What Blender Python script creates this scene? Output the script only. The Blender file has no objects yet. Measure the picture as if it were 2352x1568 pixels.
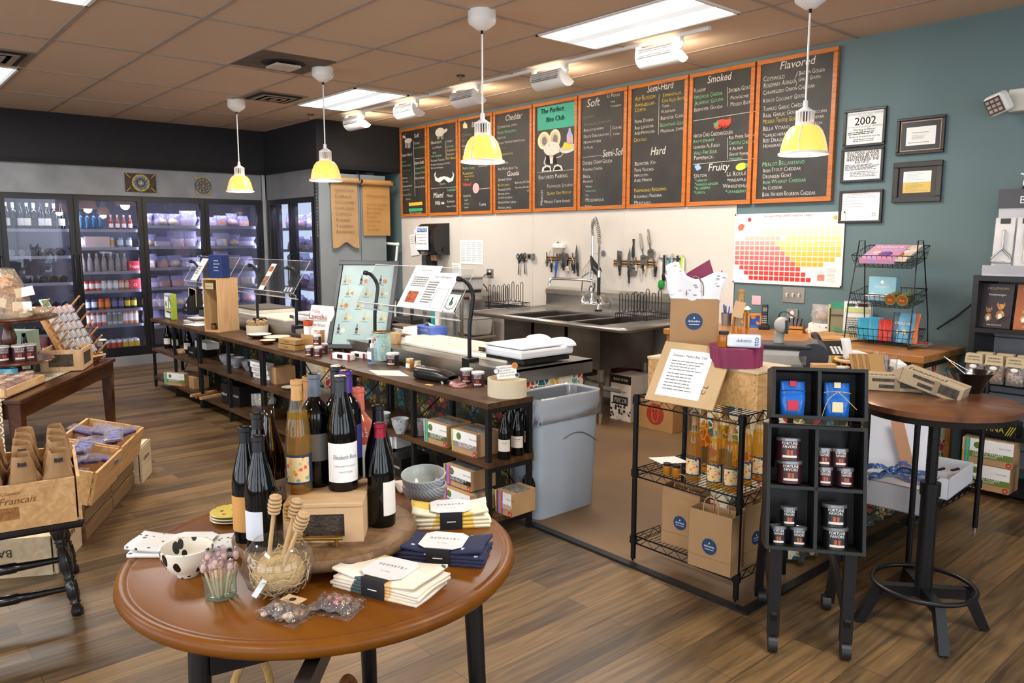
import bpy, bmesh, math, random
from mathutils import Vector as V, Matrix, Euler
random.seed(11)
S=bpy.context.scene
C=S.collection
R=math.radians
# ---------------------------------------------------------------- camera, world, exposure
cam_d=bpy.data.cameras.new('camera');cam=bpy.data.objects.new('camera',cam_d);C.objects.link(cam)
cam_d.sensor_width=36;cam_d.lens=36*1778.4/2352;cam_d.clip_start=.05
CAMZ=1.5;PITCH=math.atan(237/1778.4);YAW=R(49.09)
cam.location=(0,0,CAMZ);cam.rotation_euler=(R(90)-PITCH,0,YAW);S.camera=cam
S.view_settings.view_transform='Standard';S.view_settings.look='None'
S.view_settings.gamma=1;S.view_settings.use_curve_mapping=False
S.view_settings.exposure=0.0
Y_=S.cycles;Y_.max_bounces=7;Y_.diffuse_bounces=3;Y_.glossy_bounces=3;Y_.transmission_bounces=4;Y_.transparent_max_bounces=14;Y_.caustics_reflective=False;Y_.caustics_refractive=False;Y_.use_adaptive_sampling=True;Y_.adaptive_threshold=.05
W=bpy.data.worlds.new('world');S.world=W;W.use_nodes=True
W.node_tree.nodes['Background'].inputs[0].default_value=(.75,.86,1,1)
W.node_tree.nodes['Background'].inputs[1].default_value=1.2
CEIL=2.86
def lamp(name,kind,loc,rot,energy,color,**kw):
 d=bpy.data.lights.new(name,kind);d.energy=energy;d.color=color
 for k,v in kw.items(): setattr(d,k,v)
 o=bpy.data.objects.new(name,d);C.objects.link(o);o.location=loc;o.rotation_euler=rot
 return o
# daylight through the shop windows behind and to the right of the camera
DAY=(.86,.92,1)
for i,x in enumerate((-6.6,-3.6,-0.6,2.2)):
 lamp('window_daylight','AREA',(x,-4.0,1.5),(R(90),0,0),58,DAY,shape='RECTANGLE',size=2.3,size_y=2.2)
for y in (-2.2,1.0,3.6):
 lamp('window_daylight','AREA',(4.0,y,1.5),(0,R(90),0),50,DAY,shape='RECTANGLE',size=2.2,size_y=2.0)
# fluorescent ceiling panels
TROFF=[(-3.41,3.98),(-7.04,3.98),(-8.1,.95),(-.35,2.15),(-4.65,.95),(-0.9,-1.4),(-4.65,-1.4)]
for x,y in TROFF:
 lamp('ceiling_panel_light','AREA',(x,y,CEIL-.045),(0,0,0),46,(1,.97,.93),shape='RECTANGLE',size=1.1,size_y=.5)
# ---------------------------------------------------------------- pixel ray helpers (photo frame 2352x1568)
def ray(px,py):
 x=px-1176;y=784-py;z=1778.4
 fw=z*math.cos(PITCH)+y*math.sin(PITCH);up=y*math.cos(PITCH)-z*math.sin(PITCH)
 return V((-math.sin(YAW)*fw+math.cos(YAW)*x, math.cos(YAW)*fw+math.sin(YAW)*x, up))
def az(px,py,z):
 r=ray(px,py);t=(z-CAMZ)/r.z;return V((r.x*t,r.y*t,z))
def ay(px,py,y):
 r=ray(px,py);t=y/r.y;return V((r.x*t,y,CAMZ+r.z*t))
def ax(px,py,x):
 r=ray(px,py);t=x/r.x;return V((x,r.y*t,CAMZ+r.z*t))
def mpp(p): return (V(p)-V((0,0,CAMZ))).length/1778.4/1.02
# ---------------------------------------------------------------- materials
_mc={}
def hx(h):
 h=h.lstrip('#');c=[int(h[i:i+2],16)/255 for i in (0,2,4)]
 return tuple(((x/12.92) if x<=.04045 else ((x+.055)/1.055)**2.4) for x in c)+(1,)
def _new(n):
 m=bpy.data.materials.new(n);m.use_nodes=True;nt=m.node_tree
 return m,nt,nt.nodes['Principled BSDF'],nt.nodes,nt.links
def mat(h,rough=.5,metal=0,var=.08,vs=6,bump=0,bs=60,emit=0,spec=.5,coat=0,sheen=0,trans=0,h2=None):
 k=(h,rough,metal,var,vs,bump,bs,emit,spec,coat,sheen,trans,h2)
 if k in _mc: return _mc[k]
 m,nt,b,N,L=_new('m_'+h)
 tc=N.new('ShaderNodeTexCoord');nz=N.new('ShaderNodeTexNoise');nz.inputs['Scale'].default_value=vs;nz.inputs['Detail'].default_value=3
 L.new(tc.outputs['Object'],nz.inputs['Vector'])
 mx=N.new('ShaderNodeMix');mx.data_type='RGBA'
 c=hx(h);c2=hx(h2) if h2 else tuple(x*(1-var*2) for x in c[:3])+(1,)
 mx.inputs[6].default_value=c;mx.inputs[7].default_value=c2
 mr=N.new('ShaderNodeMapRange');mr.inputs[1].default_value=.35;mr.inputs[2].default_value=.65
 L.new(nz.outputs['Fac'],mr.inputs[0]);L.new(mr.outputs[0],mx.inputs[0]);L.new(mx.outputs[2],b.inputs['Base Color'])
 b.inputs['Roughness'].default_value=rough;b.inputs['Metallic'].default_value=metal
 b.inputs['Specular IOR Level'].default_value=spec
 if coat: b.inputs['Coat Weight'].default_value=coat;b.inputs['Coat Roughness'].default_value=.08
 if sheen: b.inputs['Sheen Weight'].default_value=sheen
 if trans: b.inputs['Transmission Weight'].default_value=trans
 if emit:
  b.inputs['Emission Color'].default_value=c;b.inputs['Emission Strength'].default_value=emit
 if bump:
  n2=N.new('ShaderNodeTexNoise');n2.inputs['Scale'].default_value=bs;L.new(tc.outputs['Object'],n2.inputs['Vector'])
  bp=N.new('ShaderNodeBump');bp.inputs['Strength'].default_value=bump;bp.inputs['Distance'].default_value=.01
  L.new(n2.outputs['Fac'],bp.inputs['Height']);L.new(bp.outputs[0],b.inputs['Normal'])
 _mc[k]=m;return m
def wood(a,b_,sc=(2,30,30),rough=.45,coat=0,dist=1.5,key=0,bump=.05,spec=.5):
 k=('wood',a,b_,sc,rough,coat,dist,key,spec)
 if k in _mc: return _mc[k]
 m,nt,b,N,L=_new('m_wood')
 tc=N.new('ShaderNodeTexCoord');mp=N.new('ShaderNodeMapping');mp.inputs['Scale'].default_value=sc
 L.new(tc.outputs['Object'],mp.inputs[0])
 nz=N.new('ShaderNodeTexNoise');nz.inputs['Scale'].default_value=1;nz.inputs['Detail'].default_value=5;nz.inputs['Distortion'].default_value=dist
 L.new(mp.outputs[0],nz.inputs['Vector'])
 cr=N.new('ShaderNodeValToRGB');cr.color_ramp.elements[0].position=.32;cr.color_ramp.elements[1].position=.68
 cr.color_ramp.elements[0].color=hx(a);cr.color_ramp.elements[1].color=hx(b_)
 L.new(nz.outputs['Fac'],cr.inputs[0]);L.new(cr.outputs[0],b.inputs['Base Color'])
 b.inputs['Roughness'].default_value=rough;b.inputs['Specular IOR Level'].default_value=spec
 if coat: b.inputs['Coat Weight'].default_value=coat;b.inputs['Coat Roughness'].default_value=.1
 if bump:
  bp=N.new('ShaderNodeBump');bp.inputs['Strength'].default_value=bump;bp.inputs['Distance'].default_value=.01
  L.new(nz.outputs['Fac'],bp.inputs['Height']);L.new(bp.outputs[0],b.inputs['Normal'])
 _mc[k]=m;return m
def clear(h='#ffffff',alpha=.06,rough=.02,ior=1.45,bump=0,bs=8):
 # thin clear glass or plastic film: tinted transparency with a Fresnel reflection
 k=('clear',h,alpha,rough,ior,bump,bs)
 if k in _mc: return _mc[k]
 m,nt,b,N,L=_new('m_clear');N.remove(b)
 out=N['Material Output']
 tr=N.new('ShaderNodeBsdfTransparent');tr.inputs[0].default_value=hx(h)
 gl=N.new('ShaderNodeBsdfGlossy');gl.inputs['Roughness'].default_value=rough
 df=N.new('ShaderNodeBsdfDiffuse');df.inputs[0].default_value=hx(h)
 fr=N.new('ShaderNodeFresnel');ge=N.new('ShaderNodeNewGeometry');ma=N.new('ShaderNodeMath');ma.operation='MULTIPLY_ADD';ma.inputs[1].default_value=-2;ma.inputs[2].default_value=1;L.new(ge.outputs['Backfacing'],ma.inputs[0])
 pw=N.new('ShaderNodeMath');pw.operation='POWER';pw.inputs[0].default_value=ior;L.new(ma.outputs[0],pw.inputs[1]);L.new(pw.outputs[0],fr.inputs[0]) # same reflection from either side of a thin pane
 m1=N.new('ShaderNodeMixShader');m2=N.new('ShaderNodeMixShader')
 m1.inputs[0].default_value=alpha;L.new(tr.outputs[0],m1.inputs[1]);L.new(df.outputs[0],m1.inputs[2])
 L.new(fr.outputs[0],m2.inputs[0]);L.new(m1.outputs[0],m2.inputs[1]);L.new(gl.outputs[0],m2.inputs[2])
 if bump:
  tc=N.new('ShaderNodeTexCoord');n2=N.new('ShaderNodeTexNoise');n2.inputs['Scale'].default_value=bs;L.new(tc.outputs['Object'],n2.inputs['Vector'])
  bp=N.new('ShaderNodeBump');bp.inputs['Strength'].default_value=bump;bp.inputs['Distance'].default_value=.03
  L.new(n2.outputs['Fac'],bp.inputs['Height'])
  for n in (gl,fr): L.new(bp.outputs[0],n.inputs['Normal'])
 L.new(m2.outputs[0],out.inputs[0]);_mc[k]=m;return m
def spots(base,cols,scale=20,rough=.7,size=.35,sharp=1,ax3=None):
 # printed pattern: voronoi cells in several colours over a base
 k=('spots',base,tuple(cols),scale,rough,size,sharp,ax3)
 if k in _mc: return _mc[k]
 m,nt,b,N,L=_new('m_print')
 tc=N.new('ShaderNodeTexCoord');vo=N.new('ShaderNodeTexVoronoi');vo.inputs['Scale'].default_value=scale
 if ax3:
  mp=N.new('ShaderNodeMapping');mp.inputs['Scale'].default_value=ax3;L.new(tc.outputs['Object'],mp.inputs[0]);L.new(mp.outputs[0],vo.inputs['Vector'])
 else: L.new(tc.outputs['Object'],vo.inputs['Vector'])
 cr=N.new('ShaderNodeValToRGB');cr.color_ramp.interpolation='CONSTANT'
 e=cr.color_ramp.elements
 for i,c in enumerate(cols):
  if i<2: el=e[i];el.position=i/len(cols)
  else: el=e.new(i/len(cols))
  el.color=hx(c)
 sp=N.new('ShaderNodeSeparateColor');L.new(vo.outputs['Color'],sp.inputs[0]);L.new(sp.outputs[0],cr.inputs[0])
 mx=N.new('ShaderNodeMix');mx.data_type='RGBA'
 lt=N.new('ShaderNodeMath');lt.operation='LESS_THAN';lt.inputs[1].default_value=size;L.new(vo.outputs['Distance'],lt.inputs[0])
 L.new(lt.outputs[0],mx.inputs[0]);mx.inputs[6].default_value=hx(base);L.new(cr.outputs[0],mx.inputs[7])
 L.new(mx.outputs[2],b.inputs['Base Color']);b.inputs['Roughness'].default_value=rough
 _mc[k]=m;return m
def floral(base,cols,ctr,scale=7,rough=.85,dark='#2a2a24',wave=26):
 # big printed flowers: ringed voronoi blossoms with petals on a ground colour
 k=('floral',base,tuple(cols),ctr,scale,wave)
 if k in _mc: return _mc[k]
 m,nt,b,N,L=_new('m_floral')
 tc=N.new('ShaderNodeTexCoord');vo=N.new('ShaderNodeTexVoronoi');vo.inputs['Scale'].default_value=scale;vo.inputs['Randomness'].default_value=.8
 L.new(tc.outputs['Object'],vo.inputs['Vector'])
 sp=N.new('ShaderNodeSeparateColor');L.new(vo.outputs['Color'],sp.inputs[0])
 cr=N.new('ShaderNodeValToRGB');cr.color_ramp.interpolation='CONSTANT';e=cr.color_ramp.elements
 for i,c in enumerate(cols):
  if i<2: el=e[i];el.position=i/len(cols)
  else: el=e.new(i/len(cols))
  el.color=hx(c)
 L.new(sp.outputs[0],cr.inputs[0])
 v2=N.new('ShaderNodeTexVoronoi');v2.inputs['Scale'].default_value=scale*4.5;L.new(tc.outputs['Object'],v2.inputs['Vector'])
 ad=N.new('ShaderNodeMath');ad.operation='MULTIPLY_ADD';ad.inputs[1].default_value=.22;L.new(v2.outputs['Distance'],ad.inputs[0]);L.new(vo.outputs['Distance'],ad.inputs[2])
 r1=N.new('ShaderNodeValToRGB');r1.color_ramp.interpolation='CONSTANT';e=r1.color_ramp.elements
 e[0].position=0;e[0].color=(1,1,1,1);e[1].position=.2;e[1].color=(.45,.45,.45,1)
 x=e.new(.3);x.color=(1,1,1,1);x=e.new(.58);x.color=(.2,.2,.2,1);x=e.new(.64);x.color=(0,0,0,1)
 L.new(ad.outputs[0],r1.inputs[0])
 cm=N.new('ShaderNodeMix');cm.data_type='RGBA';cm.inputs[6].default_value=hx(base);L.new(cr.outputs[0],cm.inputs[7]);L.new(r1.outputs[0],cm.inputs[0])
 lt=N.new('ShaderNodeMath');lt.operation='LESS_THAN';lt.inputs[1].default_value=.16;L.new(vo.outputs['Distance'],lt.inputs[0])
 c2=N.new('ShaderNodeMix');c2.data_type='RGBA';L.new(lt.outputs[0],c2.inputs[0]);L.new(cm.outputs[2],c2.inputs[6]);c2.inputs[7].default_value=hx(ctr)
 v3=N.new('ShaderNodeTexVoronoi');v3.feature='DISTANCE_TO_EDGE';v3.inputs['Scale'].default_value=wave;L.new(tc.outputs['Object'],v3.inputs['Vector'])
 l3=N.new('ShaderNodeMath');l3.operation='LESS_THAN';l3.inputs[1].default_value=.06;L.new(v3.outputs['Distance'],l3.inputs[0])
 c3=N.new('ShaderNodeMix');c3.data_type='RGBA';L.new(l3.outputs[0],c3.inputs[0]);L.new(c2.outputs[2],c3.inputs[6]);c3.inputs[7].default_value=hx(dark)
 L.new(c3.outputs[2],b.inputs['Base Color']);b.inputs['Roughness'].default_value=rough
 _mc[k]=m;return m
# ---------------------------------------------------------------- mesh builder
_tc={}
def textmesh(s,thin=0):
 if (s,thin) in _tc: return _tc[s,thin]
 cu=bpy.data.curves.new('t','FONT');cu.body=s;cu.size=1;cu.resolution_u=2;cu.offset=-.011 if thin else 0
 o=bpy.data.objects.new('t',cu);C.objects.link(o)
 dg=bpy.context.evaluated_depsgraph_get();me=bpy.data.meshes.new_from_object(o.evaluated_get(dg))
 vs=[v.co.copy() for v in me.vertices];fs=[tuple(p.vertices) for p in me.polygons]
 bpy.data.objects.remove(o);bpy.data.meshes.remove(me);bpy.data.curves.remove(cu)
 w=max([v.x for v in vs],default=.3)
 _tc[s,thin]=(vs,fs,w);return _tc[s,thin]
_first={}
SUBP={'print','printed_label','handwriting','card_print','cover_print','pouch_print','keypad','buttons','screen','badge','logo','printed_mark','nail_heads','label_patch','cover_picture','chart_print','leaflet_print','name_plate','handle_bolt','lens','reflector','bottle_label'}
class MB:
 def __init__(s): s.v=[];s.f=[];s.mi=[];s.sm=[];s.mats=[];s.M=Matrix()
 def m(s,m):
  if m not in s.mats: s.mats.append(m)
  return s.mats.index(m)
 def add(s,vs,fs,m,sm=False):
  i=len(s.v);s.v+=[s.M@V(v) for v in vs];k=s.m(m)
  for f in fs: s.f.append([a+i for a in f]);s.mi.append(k);s.sm.append(sm)
  return s
 def box(s,c,d,m,rot=(0,0,0),bev=0,taper=1):
  x,y,z=d[0]/2,d[1]/2,d[2]/2;E=Euler(rot).to_matrix()
  if bev:
   bm=bmesh.new();bmesh.ops.create_cube(bm,size=1)
   for v in bm.verts:
    t=taper if v.co.z<0 else 1
    v.co=V((v.co.x*d[0]*t,v.co.y*d[1]*t,v.co.z*d[2]))
   bmesh.ops.bevel(bm,geom=bm.edges[:],offset=bev,segments=2,affect='EDGES',profile=.5)
   vs=[E@v.co+V(c) for v in bm.verts];fs=[[v.index for v in f.verts] for f in bm.faces];bm.free()
   return s.add(vs,fs,m)
  t=taper
  vs=[(-x*t,-y*t,-z),(x*t,-y*t,-z),(x*t,y*t,-z),(-x*t,y*t,-z),(-x,-y,z),(x,-y,z),(x,y,z),(-x,y,z)]
  return s.add([E@V(v)+V(c) for v in vs],[(0,3,2,1),(4,5,6,7),(0,1,5,4),(1,2,6,5),(2,3,7,6),(3,0,4,7)],m)
 def bb(s,x0,x1,y0,y1,z0,z1,m,bev=0): return s.box(((x0+x1)/2,(y0+y1)/2,(z0+z1)/2),(abs(x1-x0),abs(y1-y0),abs(z1-z0)),m,bev=bev)
 def cyl(s,a,b,r,m,r2=None,n=14,cap=True):
  a=V(a);b=V(b);r2=r if r2 is None else r2;d=(b-a).normalized();q=d.to_track_quat('Z','Y').to_matrix()
  ring=[(math.cos(2*math.pi*i/n),math.sin(2*math.pi*i/n)) for i in range(n)]
  A=[a+q@V((x*r,y*r,0)) for x,y in ring];B=[b+q@V((x*r2,y*r2,0)) for x,y in ring]
  s.add(A+B,[(i,(i+1)%n,n+(i+1)%n,n+i) for i in range(n)],m,True)
  if cap: s.add(A,[tuple(range(n))[::-1]],m);s.add(B,[tuple(range(n))],m)
  return s
 def lathe(s,pr,m,n=24,ang=40,c=(0,0,0),a0=0,a1=360,sx=1,sy=1):
  full=abs(a1-a0)>=359.9;k=n if full else n+1
  rg=[R(a0+(a1-a0)*i/n) for i in range(k)]
  segs=[[pr[0],pr[1]]]
  for i in range(2,len(pr)):
   p,q,r=V(pr[i-2]),V(pr[i-1]),V(pr[i]);d1=(q-p);d2=(r-q)
   if d1.length>1e-7 and d2.length>1e-7 and d1.angle(d2)>R(ang): segs.append([pr[i-1],pr[i]])
   else: segs[-1].append(pr[i])
  for sg in segs:
   vs=[(c[0]+r*math.cos(a)*sx,c[1]+r*math.sin(a)*sy,c[2]+z) for r,z in sg for a in rg];fs=[]
   for j in range(len(sg)-1):
    for i in range(n):
     i2=(i+1)%k if full else i+1
     fs.append((j*k+i,j*k+i2,(j+1)*k+i2,(j+1)*k+i))
   s.add(vs,fs,m,True)
  return s
 def tube(s,pts,r,m,n=6,closed=False,sub=0,cap=True):
  P=[V(p) for p in pts]
  if sub:
   Q=[];L=len(P);rng=range(L if closed else L-1)
   for i in rng:
    p0=P[i-1] if (i>0 or closed) else P[0];p1=P[i];p2=P[(i+1)%L];p3=P[(i+2)%L] if (i+2<L or closed) else P[-1]
    for k in range(sub):
     t=k/sub;Q.append(.5*((2*p1)+(p2-p0)*t+(2*p0-5*p1+4*p2-p3)*t*t+(3*p1-p0-3*p2+p3)*t**3))
   if not closed: Q.append(P[-1])
   P=Q
  L=len(P);vs=[];prev=None
  for i,p in enumerate(P):
   if closed: d=(P[(i+1)%L]-P[i-1])
   else: d=P[min(i+1,L-1)]-P[max(i-1,0)]
   d.normalize()
   if prev is None:
    u=d.cross(V((0,0,1)));
    if u.length<.05: u=d.cross(V((1,0,0)))
   else: u=prev-d*prev.dot(d)
   if u.length<1e-6: u=d.orthogonal()
   u.normalize();prev=u;w=d.cross(u);rr=r(i/(L-1)) if callable(r) else r
   vs+=[p+(u*math.cos(2*math.pi*k/n)+w*math.sin(2*math.pi*k/n))*rr for k in range(n)]
  fs=[]
  for i in range(L if closed else L-1):
   for k in range(n): fs.append((i*n+k,i*n+(k+1)%n,((i+1)%L)*n+(k+1)%n,((i+1)%L)*n+k))
  s.add(vs,fs,m,True)
  if not closed and cap: s.add(vs[:n],[tuple(range(n))[::-1]],m);s.add(vs[-n:],[tuple(range(n))],m)
  return s
 def prism(s,pts,z0,z1,m,sm=False):
  n=len(pts);A=[(x,y,z0) for x,y in pts];B=[(x,y,z1) for x,y in pts]
  s.add(A+B,[(i,(i+1)%n,n+(i+1)%n,n+i) for i in range(n)],m,sm);s.add(A,[tuple(range(n))[::-1]],m);s.add(B,[tuple(range(n))],m);return s
 def sheet(s,fn,nu,nv,m,th=0,sm=True):
  def g(off): return [V(fn(i/nu,j/nv))+V((0,0,0)) for j in range(nv+1) for i in range(nu+1)]
  vs=g(0);fs=[(j*(nu+1)+i,j*(nu+1)+i+1,(j+1)*(nu+1)+i+1,(j+1)*(nu+1)+i) for j in range(nv) for i in range(nu)]
  if not th: return s.add(vs,fs,m,sm)
  nr=[V((0,0,0)) for _ in vs]
  for f in fs:
   n_=(vs[f[1]]-vs[f[0]]).cross(vs[f[3]]-vs[f[0]])
   for k in f: nr[k]+=n_
  v2=[v-(n_.normalized() if n_.length else V((0,0,1)))*th for v,n_ in zip(vs,nr)]
  N_=len(vs);fs2=[tuple(k+N_ for k in f[::-1]) for f in fs]
  bd=[i for i in range(nu+1)]+[j*(nu+1)+nu for j in range(1,nv+1)]+[nv*(nu+1)+i for i in range(nu-1,-1,-1)]+[j*(nu+1) for j in range(nv-1,0,-1)]
  ed=[(bd[(k+1)%len(bd)],bd[k],bd[k]+N_,bd[(k+1)%len(bd)]+N_) for k in range(len(bd))]
  return s.add(vs+v2,fs+fs2+ed,m,sm)
 def ball(s,c,r,m,n=12,sz=1,sx=1,sy=1,jit=0):
  vs=[];k=n//2
  rr=lambda: 1+random.uniform(-jit,jit)
  for j in range(1,k):
   t=math.pi*j/k
   for i in range(n):
    a=2*math.pi*i/n;q=rr();vs.append((c[0]+r*sx*math.sin(t)*math.cos(a)*q,c[1]+r*sy*math.sin(t)*math.sin(a)*q,c[2]+r*sz*math.cos(t)*q))
  fs=[(j*n+i,(j+1)*n+i,(j+1)*n+(i+1)%n,j*n+(i+1)%n) for j in range(k-2) for i in range(n)]
  T=len(vs);vs+=[(c[0],c[1],c[2]+r*sz),(c[0],c[1],c[2]-r*sz)]
  fs+=[(T,i,(i+1)%n) for i in range(n)]+[(T+1,(k-2)*n+(i+1)%n,(k-2)*n+i) for i in range(n)]
  return s.add(vs,fs,m,True)
 def text(s,t,size,m,M,al='l',bend=0,caps=0,fit=0,jit=0):
  """text in the local xy plane of M;bend = cylinder radius to wrap round the local y axis;caps = hand-lettered small capitals"""
  vs=[];fs=[];x=0
  if caps:
   for wd in t.split(' '):
    if wd=='': x+=.25;continue
    for pi,(pc,sz) in enumerate([(wd[0],1.0),(wd[1:].upper(),.74)]):
     if not pc: continue
     a,b_,w=textmesh(pc.upper() if pi==0 else pc,1);dy=random.uniform(-.05,.05)*jit
     vs0=len(vs);vs+=[V((x+v.x*sz,v.y*sz+dy,0)) for v in a];fs+=[tuple(k+vs0 for k in f) for f in b_];x+=w*sz+.05
    x+=.25
   w=x-.25
  else:
   a,b_,w=textmesh(t);vs=[v.copy() for v in a];fs=b_
  k=size;kx=k
  if fit and w*k>fit: kx=fit/w
  off={'l':0,'c':-w*kx/2,'r':-w*kx}[al]
  o=[]
  for v in vs:
   X=v.x*kx+off;Y=v.y*k
   if bend: o.append(M@V((bend*math.sin(X/bend),Y,bend*math.cos(X/bend))))
   else: o.append(M@V((X,Y,0)))
  return s.add(o,fs,m)
 def obj(s,name,parent=None):
  me=bpy.data.meshes.new(name);me.from_pydata([tuple(v) for v in s.v],[],s.f)
  for m in s.mats: me.materials.append(m)
  me.polygons.foreach_set('material_index',s.mi);me.polygons.foreach_set('use_smooth',s.sm);me.update()
  o=bpy.data.objects.new(name,me);C.objects.link(o)
  if parent: o.parent=parent
  return o
 def part(s,name,parent,label=None,stuff=False):
  if name in SUBP and parent.name in _first: parent=_first[parent.name]
  else: _first.setdefault(parent.name,None)
  o=s.obj(name,parent)
  if label: o['label']=label
  if stuff: o['kind']='stuff'
  if _first.get(parent.name,0) is None: _first[parent.name]=o
  return o
 def thing(s,name,label,cat,loc=(0,0,0),rz=0,group=None,rot=None,stuff=False):
  o=s.obj(name);o.location=loc;o.rotation_euler=rot or (0,0,rz);o['label']=label;o['category']=cat
  if group: o['group']=group
  if stuff: o['kind']='stuff'
  return o
 def struct(s,name):
  o=s.obj(name);o['kind']='structure';return o
def root(name,label,cat,loc=(0,0,0),rz=0,group=None,rot=None):
 o=bpy.data.objects.new(name,None);o.empty_display_size=.05;C.objects.link(o);o.location=loc;o.rotation_euler=rot or (0,0,rz)
 o['label']=label;o['category']=cat
 if group: o['group']=group
 return o
def kids(o): return [c for c in C.objects if c.parent==o]
def dup(o,loc,rz=None,label=None,group=None,rot=None,_k=None,scale=None):
 c=o.copy();C.objects.link(c);c.location=loc
 if rz is not None: c.rotation_euler=(0,0,rz)
 if rot is not None: c.rotation_euler=rot
 if scale: c.scale=scale
 if label: c['label']=label
 if group: c['group']=group
 for ch in list(o.children):
  d=ch.copy();C.objects.link(d);d.parent=c
  for g in list(ch.children):
   e=g.copy();C.objects.link(e);e.parent=d
 return c
class Proto:
 """first use moves the built thing itself, later uses copy it with all of its parts"""
 def __init__(s,o): s.o=o;s.used=False
 def put(s,loc,rz=0,label=None,group=None,rot=None,scale=None):
  if s.used: return dup(s.o,loc,rz if rot is None else None,label,group,rot,scale=scale)
  s.used=True;s.o.location=loc;s.o.rotation_euler=rot or (0,0,rz)
  if scale: s.o.scale=scale
  if label: s.o['label']=label
  if group: s.o['group']=group
  return s.o
def FX(x0,y0,z0,dx=(1,0,0),dy=(0,0,1)):
 """frame matrix: local x -> dx, local y -> dy, origin given"""
 dx=V(dx).normalized();dy=V(dy).normalized();dz=dx.cross(dy)
 M=Matrix.Identity(4)
 for i in range(3): M[i][0]=dx[i];M[i][1]=dy[i];M[i][2]=dz[i]
 M[0][3]=x0;M[1][3]=y0;M[2][3]=z0;return M
# common materials
BLK=mat('#0e0e10',.45);BLKM=mat('#141416',.38,metal=.3);STEEL=mat('#b9b6b0',.3,metal=.95,var=.12,vs=3,bump=.02,bs=200)
CHROME=mat('#d9d9d9',.12,metal=1);WHITE=mat('#efece6',.5,var=.02);PAPER=mat('#f3f2ee',.8,var=.02);INK=mat('#22201e',.8);GRAYINK=mat('#8b8a88',.8)
GLASS=clear('#ffffff',.02);FILM=clear('#f4f4ff',.10,.08,1.5,bump=.6,bs=18);KRAFT=mat('#b08a5e',.85,var=.06,bump=.05)
OAK=wood('#7c4a1e','#a2652c',(3,40,40));PINE=wood('#c79a68','#e0bd8c',(3,40,6),.6);PINE2=wood('#c79a68','#e0bd8c',(40,3,6),.6)
# ================================================================ setting
TEAL=mat('#62787a',.75,var=.04,vs=2,bump=.03,bs=150)
def floor_mat():
 m,nt,b,N,L=_new('m_floor')
 tc=N.new('ShaderNodeTexCoord');mp=N.new('ShaderNodeMapping');mp.inputs['Rotation'].default_value=(0,0,R(90))
 L.new(tc.outputs['Object'],mp.inputs[0])
 br=N.new('ShaderNodeTexBrick');br.inputs['Scale'].default_value=1;br.inputs['Brick Width'].default_value=1.1;br.inputs['Row Height'].default_value=.115
 br.inputs['Mortar Size'].default_value=.0012;br.inputs['Mortar'].default_value=hx('#2e241a');br.offset=.37
 br.inputs['Color1'].default_value=(0,0,0,1);br.inputs['Color2'].default_value=(1,1,1,1);br.inputs['Bias'].default_value=0
 L.new(mp.outputs[0],br.inputs['Vector'])
 mp2=N.new('ShaderNodeMapping');mp2.inputs['Scale'].default_value=(26,1.6,1);L.new(tc.outputs['Object'],mp2.inputs[0])
 nz=N.new('ShaderNodeTexNoise');nz.inputs['Scale'].default_value=1.2;nz.inputs['Detail'].default_value=6;nz.inputs['Distortion'].default_value=1.2;L.new(mp2.outputs[0],nz.inputs['Vector'])
 ad=N.new('ShaderNodeMath');ad.operation='MULTIPLY_ADD';ad.inputs[1].default_value=.36
 sc=N.new('ShaderNodeSeparateColor');L.new(br.outputs['Color'],sc.inputs[0]);L.new(sc.outputs[0],ad.inputs[0]);L.new(nz.outputs['Fac'],ad.inputs[2])
 cr=N.new('ShaderNodeValToRGB');e=cr.color_ramp.elements
 e[0].position=.38;e[0].color=hx('#3a2c1d');e[1].position=.95;e[1].color=hx('#846640');x=e.new(.66);x.color=hx('#5f4a2f')
 L.new(ad.outputs[0],cr.inputs[0])
 mx=N.new('ShaderNodeMix');mx.data_type='RGBA';L.new(br.outputs['Fac'],mx.inputs[0]);L.new(cr.outputs[0],mx.inputs[6]);mx.inputs[7].default_value=hx('#30261c')
 L.new(mx.outputs[2],b.inputs['Base Color']);b.inputs['Roughness'].default_value=.42
 bp=N.new('ShaderNodeBump');bp.inputs['Strength'].default_value=.08;bp.inputs['Distance'].default_value=.005;L.new(nz.outputs['Fac'],bp.inputs['Height']);L.new(bp.outputs[0],b.inputs['Normal'])
 return m
def ceil_mat():
 m,nt,b,N,L=_new('m_ceiling')
 tc=N.new('ShaderNodeTexCoord');nz=N.new('ShaderNodeTexNoise');nz.inputs['Scale'].default_value=180;nz.inputs['Detail'].default_value=3;L.new(tc.outputs['Object'],nz.inputs['Vector'])
 cr=N.new('ShaderNodeValToRGB');cr.color_ramp.elements[0].position=.3;cr.color_ramp.elements[0].color=hx('#cbb096');cr.color_ramp.elements[1].color=hx('#ddc3a8');L.new(nz.outputs['Fac'],cr.inputs[0]);L.new(cr.outputs[0],b.inputs['Base Color'])
 b.inputs['Roughness'].default_value=.95
 bp=N.new('ShaderNodeBump');bp.inputs['Strength'].default_value=.25;bp.inputs['Distance'].default_value=.004;L.new(nz.outputs['Fac'],bp.inputs['Height']);L.new(bp.outputs[0],b.inputs['Normal'])
 return m
X0,X1,Y0,Y1=-10.8,4.1,-4.1,5.41
mb=MB();mb.bb(X0,X1,Y0,6.2,-.1,0,floor_mat());mb.struct('floor')
CONC=mat('#7a5f3e',.55,var=.12,vs=1.5,bump=.05,bs=40,h2='#665038')
mb=MB();mb.bb(-8.4,-1.64,2.67,5.4,0,.004,CONC);mb.struct('floor_concrete')
mb=MB();mb.bb(-2.9,-1.60,2.63,2.67,0,.012,BLK);mb.bb(-1.64,-1.60,2.67,5.4,0,.012,BLK);mb.struct('trim_1')
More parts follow.
